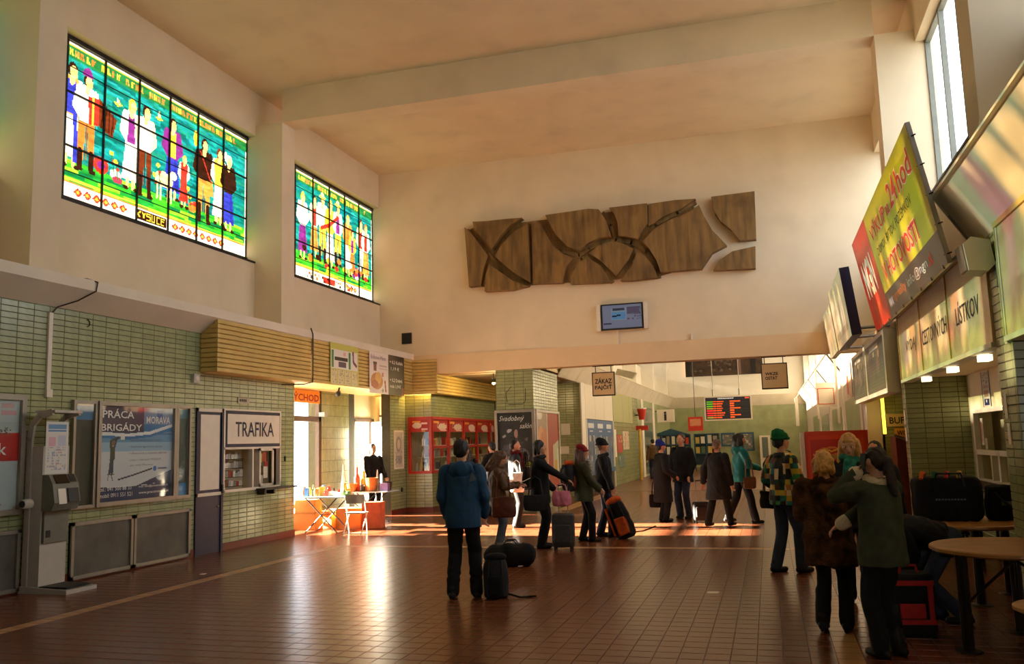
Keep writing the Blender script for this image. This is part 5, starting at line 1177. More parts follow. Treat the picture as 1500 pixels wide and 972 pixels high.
tiles(wbb, (3.1, 15.45, 0), RU, RW, RN, 6.0, .93, .265, .081, .006, M_TILE2)
struct('ceiling_booth', MB().box(PX + .02, 3.3, 9.38, 15.45, 2.60, 2.68), M_PLAST)
# ticket window
w = thing('window_24', None, None, (3.08, 13.6, .95), kind='structure')
for a in ((12.2, 14.95, 1.98, 2.04), (12.2, 14.95, .93, 1.0), (12.2, 12.28, 1.0, 1.98), (14.87, 14.95, 1.0, 1.98), (13.5, 13.6, .95, 1.4), (12.2, 14.95, 1.36, 1.43), (13.95, 14.02, 1.0, 1.36)): MB().box(3.03, 3.12, *a).build('frame_bar', M_CREAMP, w)
MB().add([(3.1, 14.9, .95), (3.1, 12.2, .95), (3.1, 12.2, 2.0), (3.1, 14.9, 2.0)], [(0, 1, 2, 3)]).build('pane', glass_mat('dim_glass', (.75, .78, .7), .1), w)
for y, zz, w_, h, gi, lab_ in ((14.7, 1.5, .14, .4, 3, 'tall cream'), (12.6, 1.5, .2, .5, 3, 'wide cream'), (12.5, 1.45, .3, .2, 4, 'blue'), (14.5, 1.44, .14, .16, 0, 'small grey'), (14.75, 1.55, .08, .3, 2, 'narrow red')):
    o = MB().box(3.085, 3.09, y - w_, y, zz, zz + h).build('window_notice', GOODS[gi]); tag(o, lab_ + ' notice stuck to the ticket window glass', 'notice', 'notices on the ticket window')
MB().box(3.4, 3.5, 11.5, 15.4, 0, 2.6).build('office_wall', M_PLAST, wbb)
struct('trim_11', MB().box(2.75, 3.1, 12.0, 15.45, .93, .97), M_DARK)
c = Canvas(.5, 1.0, .02, rgb(200, 196, 190)); c.rect(0, 0, .04, 1, BL1); c.rect(.46, 0, .5, 1, BL1); c.rect(.1, .05, .4, .22, BL1); c.rect(.12, .28, .38, .45, rgb(170, 130, 120)); c.rect(.1, .52, .4, .6, rgb(180, 150, 150)); c.speck(.08, .62, .42, .95, [rgb(90, 90, 110), rgb(190, 186, 180)], .05, .5); c.rect(.2, .12, .26, .2, rgb(210, 210, 214))
t = c.mb((3.095, 14.45, 2.04 - 0.0), RU, RW).build('bank_poster', PRINT); tag(t, 'narrow poster with navy edges above the ticket window', 'poster'); t.location.z = 2.06; t.scale = (1, 1, .52)
# hanging sheets on the piers
for y, zz, w_, h, lab in ((9.27, 1.82, .1, .24, 'tall white notice on the tiled pier beside the tables'), (9.24, 1.58, .1, .2, 'lower white notice on the tiled pier beside the tables'), (15.70, 1.85, .14, .24, 'upper white notice on the narrow booth jamb'), (15.70, 1.58, .14, .22, 'lower white notice on the narrow booth jamb')):
    o = MB().box(PX - .006, PX - .002, y - w_, y, zz, zz + h).build('notice_sheet', M_PAPER); tag(o, lab, 'notice')
# sign band over the booth
def panel_sign(y0, y1, cuts, words, lab, z0=2.55, z1=3.62):
    t = thing('counter_sign', lab, 'sign', (PX, (y0 + y1) / 2, z0))
    MB().box(PX - .04, PX + .12, y0, y1, z0 - .03, z0 + .02).build('lower_rail', M_CREAMP, t); MB().box(PX - .04, PX + .12, y0, y1, z1 - .03, z1 + .02).build('upper_rail', M_SLATU, t)
    ed = [y0] + cuts + [y1]
    for a, bb in zip(ed[:-1], ed[1:]):
        MB().box(PX - .02, PX + .08, a + .015, bb - .015, z0 + .02, z1 - .03).build('panel', mat('sign_panel', rgb(232, 206, 158), .22, var=.05), t); MB().box(PX - .035, PX + .1, bb - .015, bb + .015, z0, z1).build('divider', M_SLATU, t)
    for s, ya, w_ in words: text(s, (PX - .021, ya, z0 + .36), RU, RW, w_, .26, M_INK, t)
    return t
panel_sign(9.38, 15.45, [11.38, 13.34], [('VÝDAJ', 14.75, .95), ('CESTOVNÝCH', 13.25, 1.75), ('LÍSTKOV', 10.95, 1.15)], 'three cream sign panels announcing ticket sales above the booth')
panel_sign(2.9, 8.9, [5.0, 7.0], [], 'blank cream sign panels above the next booth by the canopy')
MB().box(PX - .03, PX + .02, 8.84, 8.92, 2.5, 3.66).build('white_post', M_CREAMP, wall_right_upper)
for y in (10.3, 12.0, 13.9):
    t = thing('tube_lamp', 'small square white lamp beneath the %s sign panel' % {10.3: 'LÍSTKOV', 12.0: 'CESTOVNÝCH', 13.9: 'VÝDAJ'}[y], 'lamp', (PX + .12, y, 2.42), 'lamps under the ticket sign')
    MB().box(PX + .04, PX + .15, y - .10, y + .10, 2.45, 2.515).build('diffuser', mat('lamp_white', rgb(255, 244, 214), .4, emit=(1, .82, .5), estr=1.8), t); MB().box(PX + .06, PX + .13, y - .08, y + .08, 2.515, 2.6).build('mount', M_CREAMP, t)
# loudspeaker box and its bracket
t = thing('box_speaker', 'cream box loudspeaker tilted down beside the canopy', 'speaker', (PX - .12, 9.2, 3.2))
MB().prism([(-.10, .02), (.07, .0), (.13, .06), (.10, .30), (-.06, .34), (-.13, .28)], (PX - .14, 9.05, 3.22), V(1, 0, 0), V(0, 0, 1), V(0, 1, 0), 0, .34).build('cabinet', M_CREAMP, t)
MB().prism([(-.115, .03), (-.10, .02), (-.13, .28), (-.145, .28)], (PX - .14, 9.08, 3.22), V(1, 0, 0), V(0, 0, 1), V(0, 1, 0), 0, .28).build('grille', M_ALU, t)
MB().tube([(PX - .02, 9.2, 3.4), (PX + .01, 9.05, 3.3), (PX - .01, 9.0, 3.05)], .02, 6).build('bracket', M_DARK, t)
# big tilted advertising board
t = thing('billboard', 'big tilted yellow and red advertising board over the ticket booth', 'billboard', (1.83, 12.5, 3.39))
bo = V(1.83, 15.5, 3.39); bw_ = V(-.28, 0, 1.51); bh = np.linalg.norm(bw_); bw_ /= bh; bn = V(-bw_[2], 0, bw_[0])
c = Canvas(6.03, bh, .03, rgb(196, 190, 20)); c.rect(0, 0, 1.83, bh, rgb(214, 58, 34)); c.rect(1.83, 0, 6.03, .36, rgb(62, 54, 46)); c.rect(1.80, 0, 1.86, bh, rgb(170, 40, 30))
c.mb(bo, RU, bw_).build('sheet', print_mat('billboard_print', .3), t)
MB().fbox(bo, RU, bw_, bn, 0, 6.03, 0, bh, -.05, -.003).build('back_panel', M_ALU, t)
M_INKR = mat('ink_red2', rgb(206, 50, 30), .5); M_INKP = mat('ink_pink', rgb(244, 206, 170), .5); M_INKO = mat('ink_orange', rgb(236, 130, 70), .5)
def bt(s, u, v, w_, h, m, bold=0, n0=0): text(s, bo + RU * u + bw_ * v, RU, bw_, w_, h, m, t, bold=bold, n0=n0)
for s, u, v, w_, h in (('VÝKUP', 2.1, 1.08, 1.55, .27), ('na', 3.72, 1.08, .3, .15), ('24', 4.1, 1.08, .62, .32), ('hod', 4.8, 1.08, .98, .30), ('V HOTOVOSTI', 2.3, .45, 2.9, .27)):
    bt(s, u, v, w_, h, M_INKP, .06); bt(s, u + .015, v + .015, w_ - .03, h - .03, M_INKR, .015, .003)
bt('DOMOV, BYTOV, POZEMKOV', 2.3, .84, 3.0, .13, M_INK); bt('www.', 2.05, .12, .4, .12, M_INKW); bt('ngnreality', 2.5, .12, 1.1, .15, M_INKO); bt('info@ngn', 3.75, .11, 1.4, .15, M_INKW); bt('.sk', 5.2, .12, .3, .14, M_INKR, .02)
bt('NGN', .3, .5, 1.2, .6, M_INKW, .03); bt('REALITY', .55, .22, .7, .14, M_INKO)
for k in range(9): MB().fbox(bo, RU, bw_, bn, .2 + k * .7, .24 + k * .7, -.02, .02, -.01, .012).build('clip', M_ALU, t)
for k in range(5): MB().tube([bo + RU * 6.0 + bw_ * (.1 + k * .32), bo + RU * 6.06 + bw_ * (.1 + k * .32) + V(.06, 0, .01)], .008, 5).build('eyelet_tie', M_DARK, t)
for y in (9.8, 12.4, 15.2): MB().tube([(1.68, y, 4.4), (XR - .03, y, 3.64)], .022, 6).build('strut', M_ALU, t)
for y in (9.8, 12.4, 15.2): MB().tube([(1.86, y, 3.42), (XR - .03, y, 3.62)], .022, 6).build('strut', M_ALU, t)
# tilted light box beyond the billboard
t = thing('light_box', 'tilted pale advertising light box with a navy end beyond the billboard', 'light box', (1.5, 17.4, 3.45))
lo_ = V(1.49, 18.95, 3.42); lw = V(-.13, 0, 1.2); lh_ = np.linalg.norm(lw); lw /= lh_; lnn = V(-lw[2], 0, lw[0])
MB().fbox(lo_, RU, lw, lnn, 0, 2.9, 0, lh_, -.17, -.003).build('case', mat('navy_case', rgb(18, 22, 58), .4), t)
c = Canvas(2.9, lh_, .04, rgb(206, 200, 176)); c.rect(.2, .15, 2.6, .3, rgb(170, 160, 140))
c.mb(lo_, RU, lw).build('face', print_mat('lightbox_print', .3), t)
for y in (16.6, 18.2): MB().tube([(1.62, y, 3.6), (XR + .02, y, 3.62)], .03, 6).build('bracket', M_ALU, t)
t = MB().fbox(V(1.49, 21.4, 3.45), RU, lw, lnn, 0, 2.2, 0, 1.0, -.12, 0).build('light_box', mat('pale_lightbox', rgb(206, 200, 176), .4)); tag(t, 'second pale light box next to the cross wall', 'light box')
MB().tube([(1.6, 20.3, 3.6), (XR + .05, 20.3, 3.6)], .03, 6).build('bracket', M_ALU, t)
# timetable board
t = thing('timetable_board', 'two-panel dark timetable board in a cream case beside the booth', 'display board', (1.98, 18.8, 2.42))
MB().box(1.97, XR + .02, 15.85, 21.8, 2.40, 3.48).build('case', M_CREAMP, t)
for y0, y1 in ((16.0, 18.75), (18.95, 21.7)):
    c = Canvas(y1 - y0, .92, .03, rgb(88, 82, 72)); c.rect(.7, .78, 2.0, .86, rgb(190, 186, 170))
    for k in range(11): c.rect(.1, .06 + k * .065, y1 - y0 - .1, .085 + k * .065, rgb(106, 96, 84)) 
    c.rect(1.2, .64, 1.4, .74, rgb(200, 180, 120)); c.rect(2.0, .6, 2.12, .72, rgb(180, 160, 120))
    c.mb((1.965, y1, 2.48), RU, RW).build('panel', PRINT, t)
# behind the timetable: buffet opening
b = MB(); b.box(PX + .35, 6.0, 21.4, 21.6, 0, 3.62); wbu = struct('wall_buffet', b, M_GROUT)
tiles(wbu, (PX + .35, 21.4, 0), FU, FW, FN, 1.9, 3.6, .265, .081, .006, M_TILE)
struct('wall_buffet_inner', MB().box(5.0, 5.2, 15.8, 21.4, 0, 3.62), M_PLAST)
b = MB().box(PX, PX + .3, 21.4, 21.9, 0, 3.6); w_ = struct('wall_right_jamb', b, M_WHITE)
t = thing('direction_sign', 'arrow sign reading BUFET pointing right on the yellow-green tiles', 'sign', (2.9, 21.3, 1.85))
MB().prism([(0, 0), (.62, 0), (.74, .14), (.62, .28), (0, .28)], (2.58, 21.36, 1.86), V(1, 0, 0), V(0, 0, 1), V(0, -1, 0), 0, .04).build('board', M_LBOX, t); text('BUFET', (2.63, 21.318, 1.92), FU, FW, .52, .15, M_INK, t, bold=.02)
t = thing('direction_sign', 'small arrow sign reading WC beneath the BUFET sign', 'sign', (2.9, 21.3, 1.6))
MB().prism([(0, 0), (.3, 0), (.38, .1), (.3, .2), (0, .2)], (2.72, 21.36, 1.62), V(1, 0, 0), V(0, 0, 1), V(0, -1, 0), 0, .04).build('board', mat('amber_board', rgb(216, 150, 60), .5), t); text('WC', (2.77, 21.318, 1.66), FU, FW, .2, .11, M_INK, t, bold=.02)
t = MB().box(2.44, 2.5, 20.9, 21.0, 1.7, 2.5).build('light_strip', mat('yellow_glow', rgb(255, 200, 40), .4, emit=(1, .65, .05), estr=2.5)); tag(t, 'upright glowing yellow light strip by the BUFET sign', 'lamp')
MB().tube([(2.47, 20.95, 2.5), (2.47, 20.95, 3.62)], .012, 5).build('hanger', M_DARK, t)
t = thing('wooden_booth', 'dark red wooden cabinet with a curved top by the buffet opening', 'cabinet', (2.6, 18.6, 0))
MB().prism([(0, 0), (1.1, 0), (1.1, 1.42), (.25, 1.5), (.08, 1.62), (0, 1.65)], (2.33, 18.2, 0), V(1, 0, 0), V(0, 0, 1), V(0, 1, 0), 0, .8).build('body', mat('redwood', rgb(110, 50, 30), .45, var=.2), t)
MB().tube([(2.3, 18.18, 1.67), (2.45, 18.18, 1.62), (2.6, 18.18, 1.52), (3.4, 18.18, 1.44)], .03, 6).build('edge_trim', M_ALU, t)
# far right shopfront bits
wfr = struct('wall_far_right', MB().box(XR + .006, XR + .3, 22.0, YE, 0, 3.6), M_WPAN)
for y0, y1, z0, z1, m_ in ((22.4, 26.8, 0, 2.65, 'olive'), (28.4, 32.4, 0, 2.55, 'olive'), (34.5, 39.0, 0.9, 2.5, 'glass'), (41, 46, 0, 2.6, 'olive')):
    MB().box(XR - .01, XR + .02, y0, y1, z0, z1).build('shop_bay', M_TILEF if m_ == 'olive' else mat('shop_glass', rgb(110, 120, 110), .15), wfr)
for y in (22.1, 27.3, 33.2, 40.0): MB().box(XR - .03, XR + .03, y, y + .45, 0, 3.6).build('jamb', M_WPAN, wfr)
t = thing('wall_sign', 'white square sign with a thin red outline on the far right shopfront', 'sign', (XR, 30, 2.7))
MB().box(1.55, XR, 29.9, 29.95, 2.62, 3.4).build('board', M_WPAN, t)
for a in ((1.6, 2.1, 2.7, 2.72), (1.6, 2.1, 3.2, 3.22), (1.6, 1.62, 2.7, 3.22), (2.08, 2.1, 2.7, 3.22)): MB().box(a[0], a[1], 29.89, 29.9, a[2], a[3]).build('outline', M_INKR, t)
c = Canvas(1.6, .9, .03, rgb(214, 176, 150)); c.rect(.2, .1, .7, .6, rgb(220, 70, 40)); t = c.mb((XR - .02, 25.8, 2.7), RU, RW).build('shop_panel', PRINT); tag(t, 'cream shop panel with a red mark beyond the timetable board', 'sign')
for y in (24.2, 33.5): t = MB().box(XR - .42, XR - .36, y, y + .06, 2.0 if y < 30 else 2.3, 4.1).build('fascia_post', M_WPAN); tag(t, 'slim white post beneath the sunlit fascia %s' % ('beside the cream shop panel' if y < 30 else 'beyond the red-outlined sign'), 'post', 'posts under the sunlit fascia')
t = MB().box(1.35, 1.5, 46, 46.4, 2.2, 3.6).tube([(1.42, 46.2, 3.6), (1.8, 46.2, 4.1)], .02, 6).build('tube_fixture', M_WPAN); tag(t, 'white vertical fixture at the far end of the right fascia', 'lamp')
# red snack machine
t = thing('snack_machine', 'bright orange-red snack machine with a picture of a hot dog', 'vending machine', (1.2, 20, 0))
SX0, SX1, SY = .75, 2.05, 20.3
MB().box(SX0, SX1, SY, SY + .7, 0.05, 1.80).build('body', mat('machine_red', rgb(214, 66, 24), .35, var=.05), t); MB().box(SX0 + .05, SX1 - .05, SY + .05, SY + .65, 0, .05).build('plinth', M_DARK, t)
c = Canvas(1.2, 1.6, .02, rgb(222, 70, 24)); c.rect(.06, .95, .72, 1.52, rgb(190, 44, 20)); c.ell(.42, 1.22, .32, .13, rgb(226, 140, 70), .12); c.ell(.42, 1.25, .3, .06, rgb(200, 60, 36), .12); c.line([(.18, 1.25), (.35, 1.3), (.5, 1.26), (.68, 1.33)], .018, rgb(240, 190, 60)); c.ell(.42, 1.12, .3, .05, rgb(190, 150, 80), .12); c.rect(.06, .6, .72, .86, rgb(180, 50, 24)); c.rect(.78, .5, 1.15, 1.54, rgb(228, 84, 40)); c.rect(.12, .66, .62, .78, rgb(90, 40, 24))
c.mb((SX0 + .05, SY - .004, .1), FU, FW).build('front_print', print_mat('machine_print', .3), t); MB().box(SX0 + .84, SX0 + .88, SY - .03, SY, .4, 1.75).build('door_edge', mat('machine_red'), t) if False else None
MB().box(SX0 - .09, SX0 - .01, SY - .02, SY + .6, 0, 1.78).build('side_cheek', M_CREAMP, t)
# ------------------------------------------------------------------ round tables on the right
M_WOODT = mat('table_wood', rgb(176, 122, 62), .4, var=.2, scale=7, bump=.05)
M_LEGD = mat('table_leg', rgb(30, 24, 20), .35, .4)
def round_table(cx, cy, r, z, legs, lab, nm='round_table', foot=True):
    t = thing(nm, lab, 'table', (cx, cy, 0))
    MB().lathe([(0, z - .045), (r - .03, z - .045), (r, z - .03), (r, z - .008), (r - .012, z), (0, z)], (cx, cy, 0), 40).build('table_top', M_WOODT, t)
    for (x, y) in legs:
        MB().tube([(cx + x, cy + y, .0), (cx + x, cy + y, z - .04)], .045, 10).build('leg', M_LEGD, t)
        if foot: MB().lathe([(0, 0), (.11, 0), (.1, .012), (.03, .02), (0, .02)], (cx + x, cy + y, 0), 16).build('foot_plate', M_LEGD, t)
    for (x, y) in legs: MB().tube([(cx + x, cy + y, z * .45), (cx - x * .2, cy - y * .2, z - .05)], .012, 6).build('brace', M_LEGD, t)
    return t
round_table(1.86, 8.12, .63, .78, [(-.46, -.33), (.42, -.3), (.1, .45)], 'round wooden table with thick dark legs beside the tiled pier')
round_table(1.92, 10.28, .62, .78, [(-.4, .3), (.42, .25), (0, -.45)], 'round wooden table carrying the big black bags')
round_table(1.70, 6.45, .26, .60, [(0, 0)], 'small round wooden stand with a dark cap lying on it', 'stool')
t = MB().ell((1.74, 6.5, .625), (.13, .12, .03)).build('cap', mat('dark_green_cloth', rgb(26, 30, 22), .9), smooth=True); tag(t, 'dark flat cap lying on the small wooden stand', 'cap')
t = thing('side_table', 'narrow grey-topped table with dark legs in front of the ticket window', 'table', (2.75, 13, 0))
MB().box(2.42, 2.98, 12.3, 13.6, .84, .87).build('table_top', mat('grey_top', rgb(120, 112, 96), .5), t)
for x in (2.48, 2.92):
    for y in (12.38, 13.52): MB().tube([(x, y, 0), (x, y, .84)], .025, 8).build('leg', M_LEGD, t)
t = MB().add([(-.78, 10.18, .004), (-.66, 10.2, .004), (-.64, 10.28, .008), (-.77, 10.27, .012)], [(0, 1, 2, 3)]).build('paper_scrap', M_PAPER); tag(t, 'crumpled white paper scrap lying on the tiled floor', 'litter')
t = MB().add([(-7.9, 10.9, .004), (-7.82, 10.92, .004), (-7.81, 10.97, .01), (-7.9, 10.96, .006)], [(0, 1, 2, 3)]).build('paper_scrap', M_PAPER); tag(t, 'tiny white paper scrap near the grey wall panels', 'litter')

# ------------------------------------------------------------------ organic blobs (people, bags)
BLOBS = []
def blob(mb, name, m, parent, voxel=.014, smooth=2, fold=0.0, ffreq=(22, 22, 14), extra=None, seed=0):
    o = bpy.data.objects.new(name, mb.mesh(name, m)); COL.objects.link(o); o.parent = parent
    r = o.modifiers.new('r', 'REMESH'); r.mode = 'VOXEL'; r.voxel_size = voxel; r.use_smooth_shade = True
    if smooth:
        s = o.modifiers.new('s', 'SMOOTH'); s.iterations = smooth; s.factor = .5
    BLOBS.append((o, fold, ffreq, extra, seed or len(BLOBS)))
    return o
def bake_blobs():
    dg = bpy.context.evaluated_depsgraph_get(); dg.update()
    out = [bpy.data.meshes.new_from_object(o.evaluated_get(dg)) for o, *_ in BLOBS]
    for (o, fold, ff, extra, seed), me in zip(BLOBS, out):
        o.modifiers.clear(); old = o.data; mt = old.materials[0] if old.materials else None
        if fold > 0 and len(me.vertices):
            n = len(me.vertices); co = np.zeros(n * 3, np.float32); no = np.zeros(n * 3, np.float32)
            me.vertices.foreach_get('co', co); me.vertices.foreach_get('normal', no); co = co.reshape(-1, 3); no = no.reshape(-1, 3)
            g = np.random.default_rng(seed); f = np.zeros(n)
            wv = np.stack([np.sin(co @ (g.normal(size=3) * 7) + g.uniform(0, 6.3)) for _ in range(3)], 1) * .07
            for k in range(7):
                d = g.normal(size=3) * np.array(ff) * g.uniform(.5, 1.5); q = (co + wv) @ d + g.uniform(0, 6.3)
                am = .5 + .5 * np.sin(co @ (g.normal(size=3) * 5) + g.uniform(0, 6.3))
                f += np.sin(q) * am * .75
            co += no * (f * fold * .45)[:, None]; me.vertices.foreach_set('co', co.ravel())
        if extra is not None:
            bm = bmesh.new(); bm.from_mesh(me); bm.from_mesh(extra); bm.to_mesh(me); bm.free()
        me.name = old.name; 
        if not me.materials and mt: me.materials.append(mt)
        me.polygons.foreach_set('use_smooth', [True] * len(me.polygons)); me.update(); o.data = me
        if old.users == 0: bpy.data.meshes.remove(old)

def ik(a, b, l1, l2, pole):
    d = b - a; L = np.linalg.norm(d); L = min(max(L, 1e-3), (l1 + l2) * .999); d = d / np.linalg.norm(d)
    x = (l1 * l1 - l2 * l2 + L * L) / (2 * L); h = math.sqrt(max(0, l1 * l1 - x * x))
    p = pole - d * (pole @ d); p /= np.linalg.norm(p) + 1e-9
    return a + d * x + p * h, a + d * L
SKIN = mat('skin', rgb(206, 150, 116), .5, var=.06, scale=20); SKIN_D = mat('skin_lips', rgb(168, 84, 72), .5); M_EYE = mat('eye_dark', rgb(26, 20, 18), .2); M_EYEW = mat('eye_white', rgb(220, 214, 204), .3)
def cloth(name, r, g, b, rough=.85, var=.18, scale=14, bump=.2, bscale=160): return mat('cloth_' + name, rgb(r, g, b), rough, var=var, scale=scale, bump=bump, bscale=bscale, spec=.25)
CL = dict(black=cloth('black', 24, 22, 22), charcoal=cloth('charcoal', 44, 42, 44), navy=cloth('navy', 28, 34, 52), jean=cloth('jean', 50, 58, 76), jeangrey=cloth('jeangrey', 84, 90, 98), bluejk=cloth('bluejk', 30, 66, 96, .6), brown=cloth('brown', 96, 66, 38, .55), teal=cloth('teal', 16, 116, 118, .5), olive=cloth('olive', 62, 64, 44), greenjk=cloth('greenjk', 64, 68, 52), fleece=cloth('fleece', 216, 196, 160, .95, .1, 60, .5, 120), shoe=cloth('shoe', 22, 18, 16, .45), brownjk=cloth('brownjk', 96, 72, 48), green=cloth('green', 16, 92, 54), red=cloth('red', 130, 26, 30), blue=cloth('blue', 30, 46, 130), scarf=cloth('scarf', 150, 140, 120, .9, .6, 30), tealscarf=cloth('tealscarf', 46, 120, 104, .9, .5, 18), redscarf=cloth('redscarf', 96, 20, 22))
HAIR = dict(dark=mat('hair_dark', rgb(26, 18, 14), .6, var=.3, scale=30, bump=.4, bscale=90), brown=mat('hair_brown', rgb(86, 48, 26), .45, var=.3, scale=30, bump=.4, bscale=90), blond=mat('hair_blond', rgb(206, 150, 76), .4, var=.3, scale=30, bump=.4, bscale=90), grey=mat('hair_grey', rgb(120, 96, 76), .5, var=.3, scale=30, bump=.4, bscale=90), wine=mat('hair_wine', rgb(34, 16, 14), .55, var=.3, scale=30, bump=.4, bscale=90))
def check_mat():
    m = bpy.data.materials.new('cloth_check'); m.use_nodes = True; nt = m.node_tree; b = nt.nodes['Principled BSDF']; b.inputs['Roughness'].default_value = .7
    tc = nt.nodes.new('ShaderNodeTexCoord'); vo = nt.nodes.new('ShaderNodeTexVoronoi'); vo.distance = 'CHEBYCHEV'; vo.inputs['Randomness'].default_value = 0; vo.inputs['Scale'].default_value = 15
    cr = nt.nodes.new('ShaderNodeValToRGB'); cr.color_ramp.interpolation = 'CONSTANT'; pal = [rgb(30, 60, 40), rgb(20, 20, 24), rgb(190, 130, 60), rgb(20, 110, 110), rgb(24, 24, 26), rgb(200, 170, 50), rgb(226, 200, 160), rgb(40, 130, 60), rgb(90, 44, 24)]
    e = cr.color_ramp.elements
    while len(e) < len(pal): e.new(.5)
    for k, p in enumerate(pal): e[k].position = k / len(pal); e[k].color = (*p, 1)
    wn = nt.nodes.new('ShaderNodeSeparateColor')
    nt.links.new(tc.outputs['Object'], vo.inputs['Vector']); nt.links.new(vo.outputs['Color'], wn.inputs[0]); nt.links.new(wn.outputs[0], cr.inputs['Fac']); nt.links.new(cr.outputs['Color'], b.inputs['Base Color'])
    return m
CL['check'] = check_mat()
CL['fur'] = mat('cloth_fur', rgb(76, 50, 30), .9, var=.75, scale=9, bump=1.0, bscale=70, spec=.1)

def person(label, x, y, h, heading, coat='black', hem=.86, fat=.0, trousers='black', shoes='shoe', hair='dark', hairstyle='short', hat=None, hands=(None, None), feet=((-.1, 0), (.1, 0)), lean=0.0, hyaw=0.0, hpitch=0.0, scarf=None, collar=None, hood=False, cuffs=None, poles=(None, None), boots=None, face=False, vox=.014, flare=0.0, fold=.012, skin=None, group='people in the station hall', z0=0.0, heel=0.0, crouch=0.0):
    t = thing('person', label, 'person', (x, y, z0), group, rz=-math.radians(heading)); s = h / 1.75; t.scale = (s, s, s)
    HP = V(0, 0, .95 - crouch); cl, sl_ = math.cos(lean), math.sin(lean)
    T = lambda p: V(p[0], p[1], p[2] - crouch) if p[2] <= .95 else V(p[0], HP[1] + (p[2] - .95) * sl_ + p[1] * cl, HP[2] + (p[2] - .95) * cl - p[1] * sl_)
    tx, ty = V(1, 0, 0), V(0, cl, -sl_)
    neck = T((0, 0, 1.50)); hc0 = T((0, .015, 1.56))
    cy_, sy_ = math.cos(hyaw), math.sin(hyaw); cp, sp = math.cos(hpitch - lean * .0 + lean * .5), math.sin(hpitch + lean * .5)
    RM = np.array([[cy_, sy_ * 1.0, 0], [-sy_, cy_, 0], [0, 0, 1]]) @ np.array([[1, 0, 0], [0, cp, sp], [0, -sp, cp]])
    Hd = lambda p: hc0 + RM @ (V(*p) - V(0, .015, 1.56))
    # joints
    sh = [T((-.18, 0, 1.40)), T((.18, 0, 1.40))]; arms = []
    for k, sd in enumerate((-1, 1)):
        tg = hands[k]; tg = V(*tg) if tg is not None else T((0, 0, 0)) * 0 + V(sd * .27, .03 + sh[k][1] * .9, sh[k][2] - .54)
        pole = V(sd * .5, -.7, -.5) if poles[k] is None else V(*poles[k])
        e, w = ik(sh[k], tg, .28, .26, pole); arms.append((sh[k], e, w))
    hips = [V(-.09, 0, .92 - crouch), V(.09, 0, .92 - crouch)]; legs = []
    for k in range(2):
        fx, fy = feet[k][0], feet[k][1]; lift = feet[k][2] if len(feet[k]) > 2 else 0
        kn, an = ik(hips[k], V(fx, fy, .085 + lift + heel), .43, .425, V(0, 1, 0)); legs.append((hips[k], kn, an))
    # body (one continuous surface)
    b = MB()
    RG = [(.84, .13, .10), (.95, .15, .105), (1.05, .13, .09), (1.15, .13, .09), (1.28, .155, .10), (1.37, .165, .095), (1.43, .14, .08), (1.48, .065, .06), (1.52, .054, .056)]
    b.loft([b.ring(T((0, 0, z)), tx * rx, ty * ry, 16) for z, rx, ry in RG]); b.cap(T((0, -.005, 1.44)), Hd((0, .0, 1.57)), .055, .052)
    b.ell(Hd((0, .012, 1.655)), (.074, .094, .10), RM, 18, 12); b.ell(Hd((0, .04, 1.60)), (.056, .064, .07), RM); b.ell(Hd((0, .075, 1.565)), (.03, .028, .026), RM)
    b.cap(Hd((0, .098, 1.66)), Hd((0, .116, 1.622)), .011, .017, 8); b.ell(Hd((0, .088, 1.672)), (.05, .018, .012), RM)
    for sd in (-1, 1): b.ell(Hd((sd * .076, .005, 1.635)), (.013, .026, .034), RM, 8, 6); b.ell(Hd((sd * .045, .07, 1.62)), (.022, .02, .02), RM, 8, 6)
    fin = MB()
    for k, (a, e, w) in enumerate(arms):
        sd = (-1, 1)[k]
        b.cap(a, e, .05, .04); b.cap(e, w, .04, .029); d = w - e; d /= np.linalg.norm(d); 
        side = np.cross(d, V(0, 0, 1) if abs(d[2]) < .85 else V(0, 1, 0)); side /= np.linalg.norm(side); up = np.cross(side, d)
        if abs(d[2]) >= .85: side, up = V(0, 1, 0), V(-sd, 0, 0)
        pc = w + d * .055; PM = np.column_stack([side, d, up]); b.ell(pc, (.040, .055, .018), PM, 10, 7)
        curl = -up * .5
        for q, (o_, ln) in enumerate(((-.030, .068), (-.010, .078), (.010, .074), (.029, .058))):
            p0 = w + d * .088 + side * o_; p1 = p0 + (d + curl * .5) / np.linalg.norm(d + curl * .5) * ln * .55; p2 = p1 + (d * .5 + curl * 1.4) / np.linalg.norm(d * .5 + curl * 1.4) * ln * .5
            fin.cap(p0, p1, .0095, .0085, 8); fin.cap(p1, p2, .0085, .007, 8)
        th = (side if (side @ V(0, 1, 0)) > 0 else -side); p0 = w + d * .03 + th * .03; p1 = p0 + (th * .7 + d * .7) * .035; fin.cap(p0, p1, .012, .010, 8); fin.cap(p1, p1 + (d * .9 + curl * .4) * .03, .010, .008, 8)
    for (a, kn, an) in legs: b.cap(a, kn, .078, .052); b.cap(kn, an, .05, .034)
    blob(b, 'body', SKIN, t, vox, 2, extra=fin.mesh('fingers', SKIN))
    # face details
    for sd in (-1, 1):
        e_ = MB().ell(Hd((sd * .031, .090, 1.645)), (.014, .010, .008), RM, 10, 6).build('eye', M_EYEW, t, local=True, smooth=True)
        MB().ell(Hd((sd * .031, .0985, 1.645)), (.0065, .003, .007), RM, 8, 5).build('iris', M_EYE, e_, local=True)
        MB().cap(Hd((sd * .018, .103, 1.668)), Hd((sd * .048, .092, 1.668)), .005, .004, 6).build('eyebrow', HAIR[hair], t, local=True)
    MB().ell(Hd((0, .101, 1.586)), (.023, .009, .008), RM, 10, 6).build('lips', SKIN_D, t, local=True, smooth=True)
    # coat with sleeves
    C_ = CL[coat]; b = MB(); f = fat
    rg = [(hem, .185 + f + flare, .145 + f + flare * .8)]
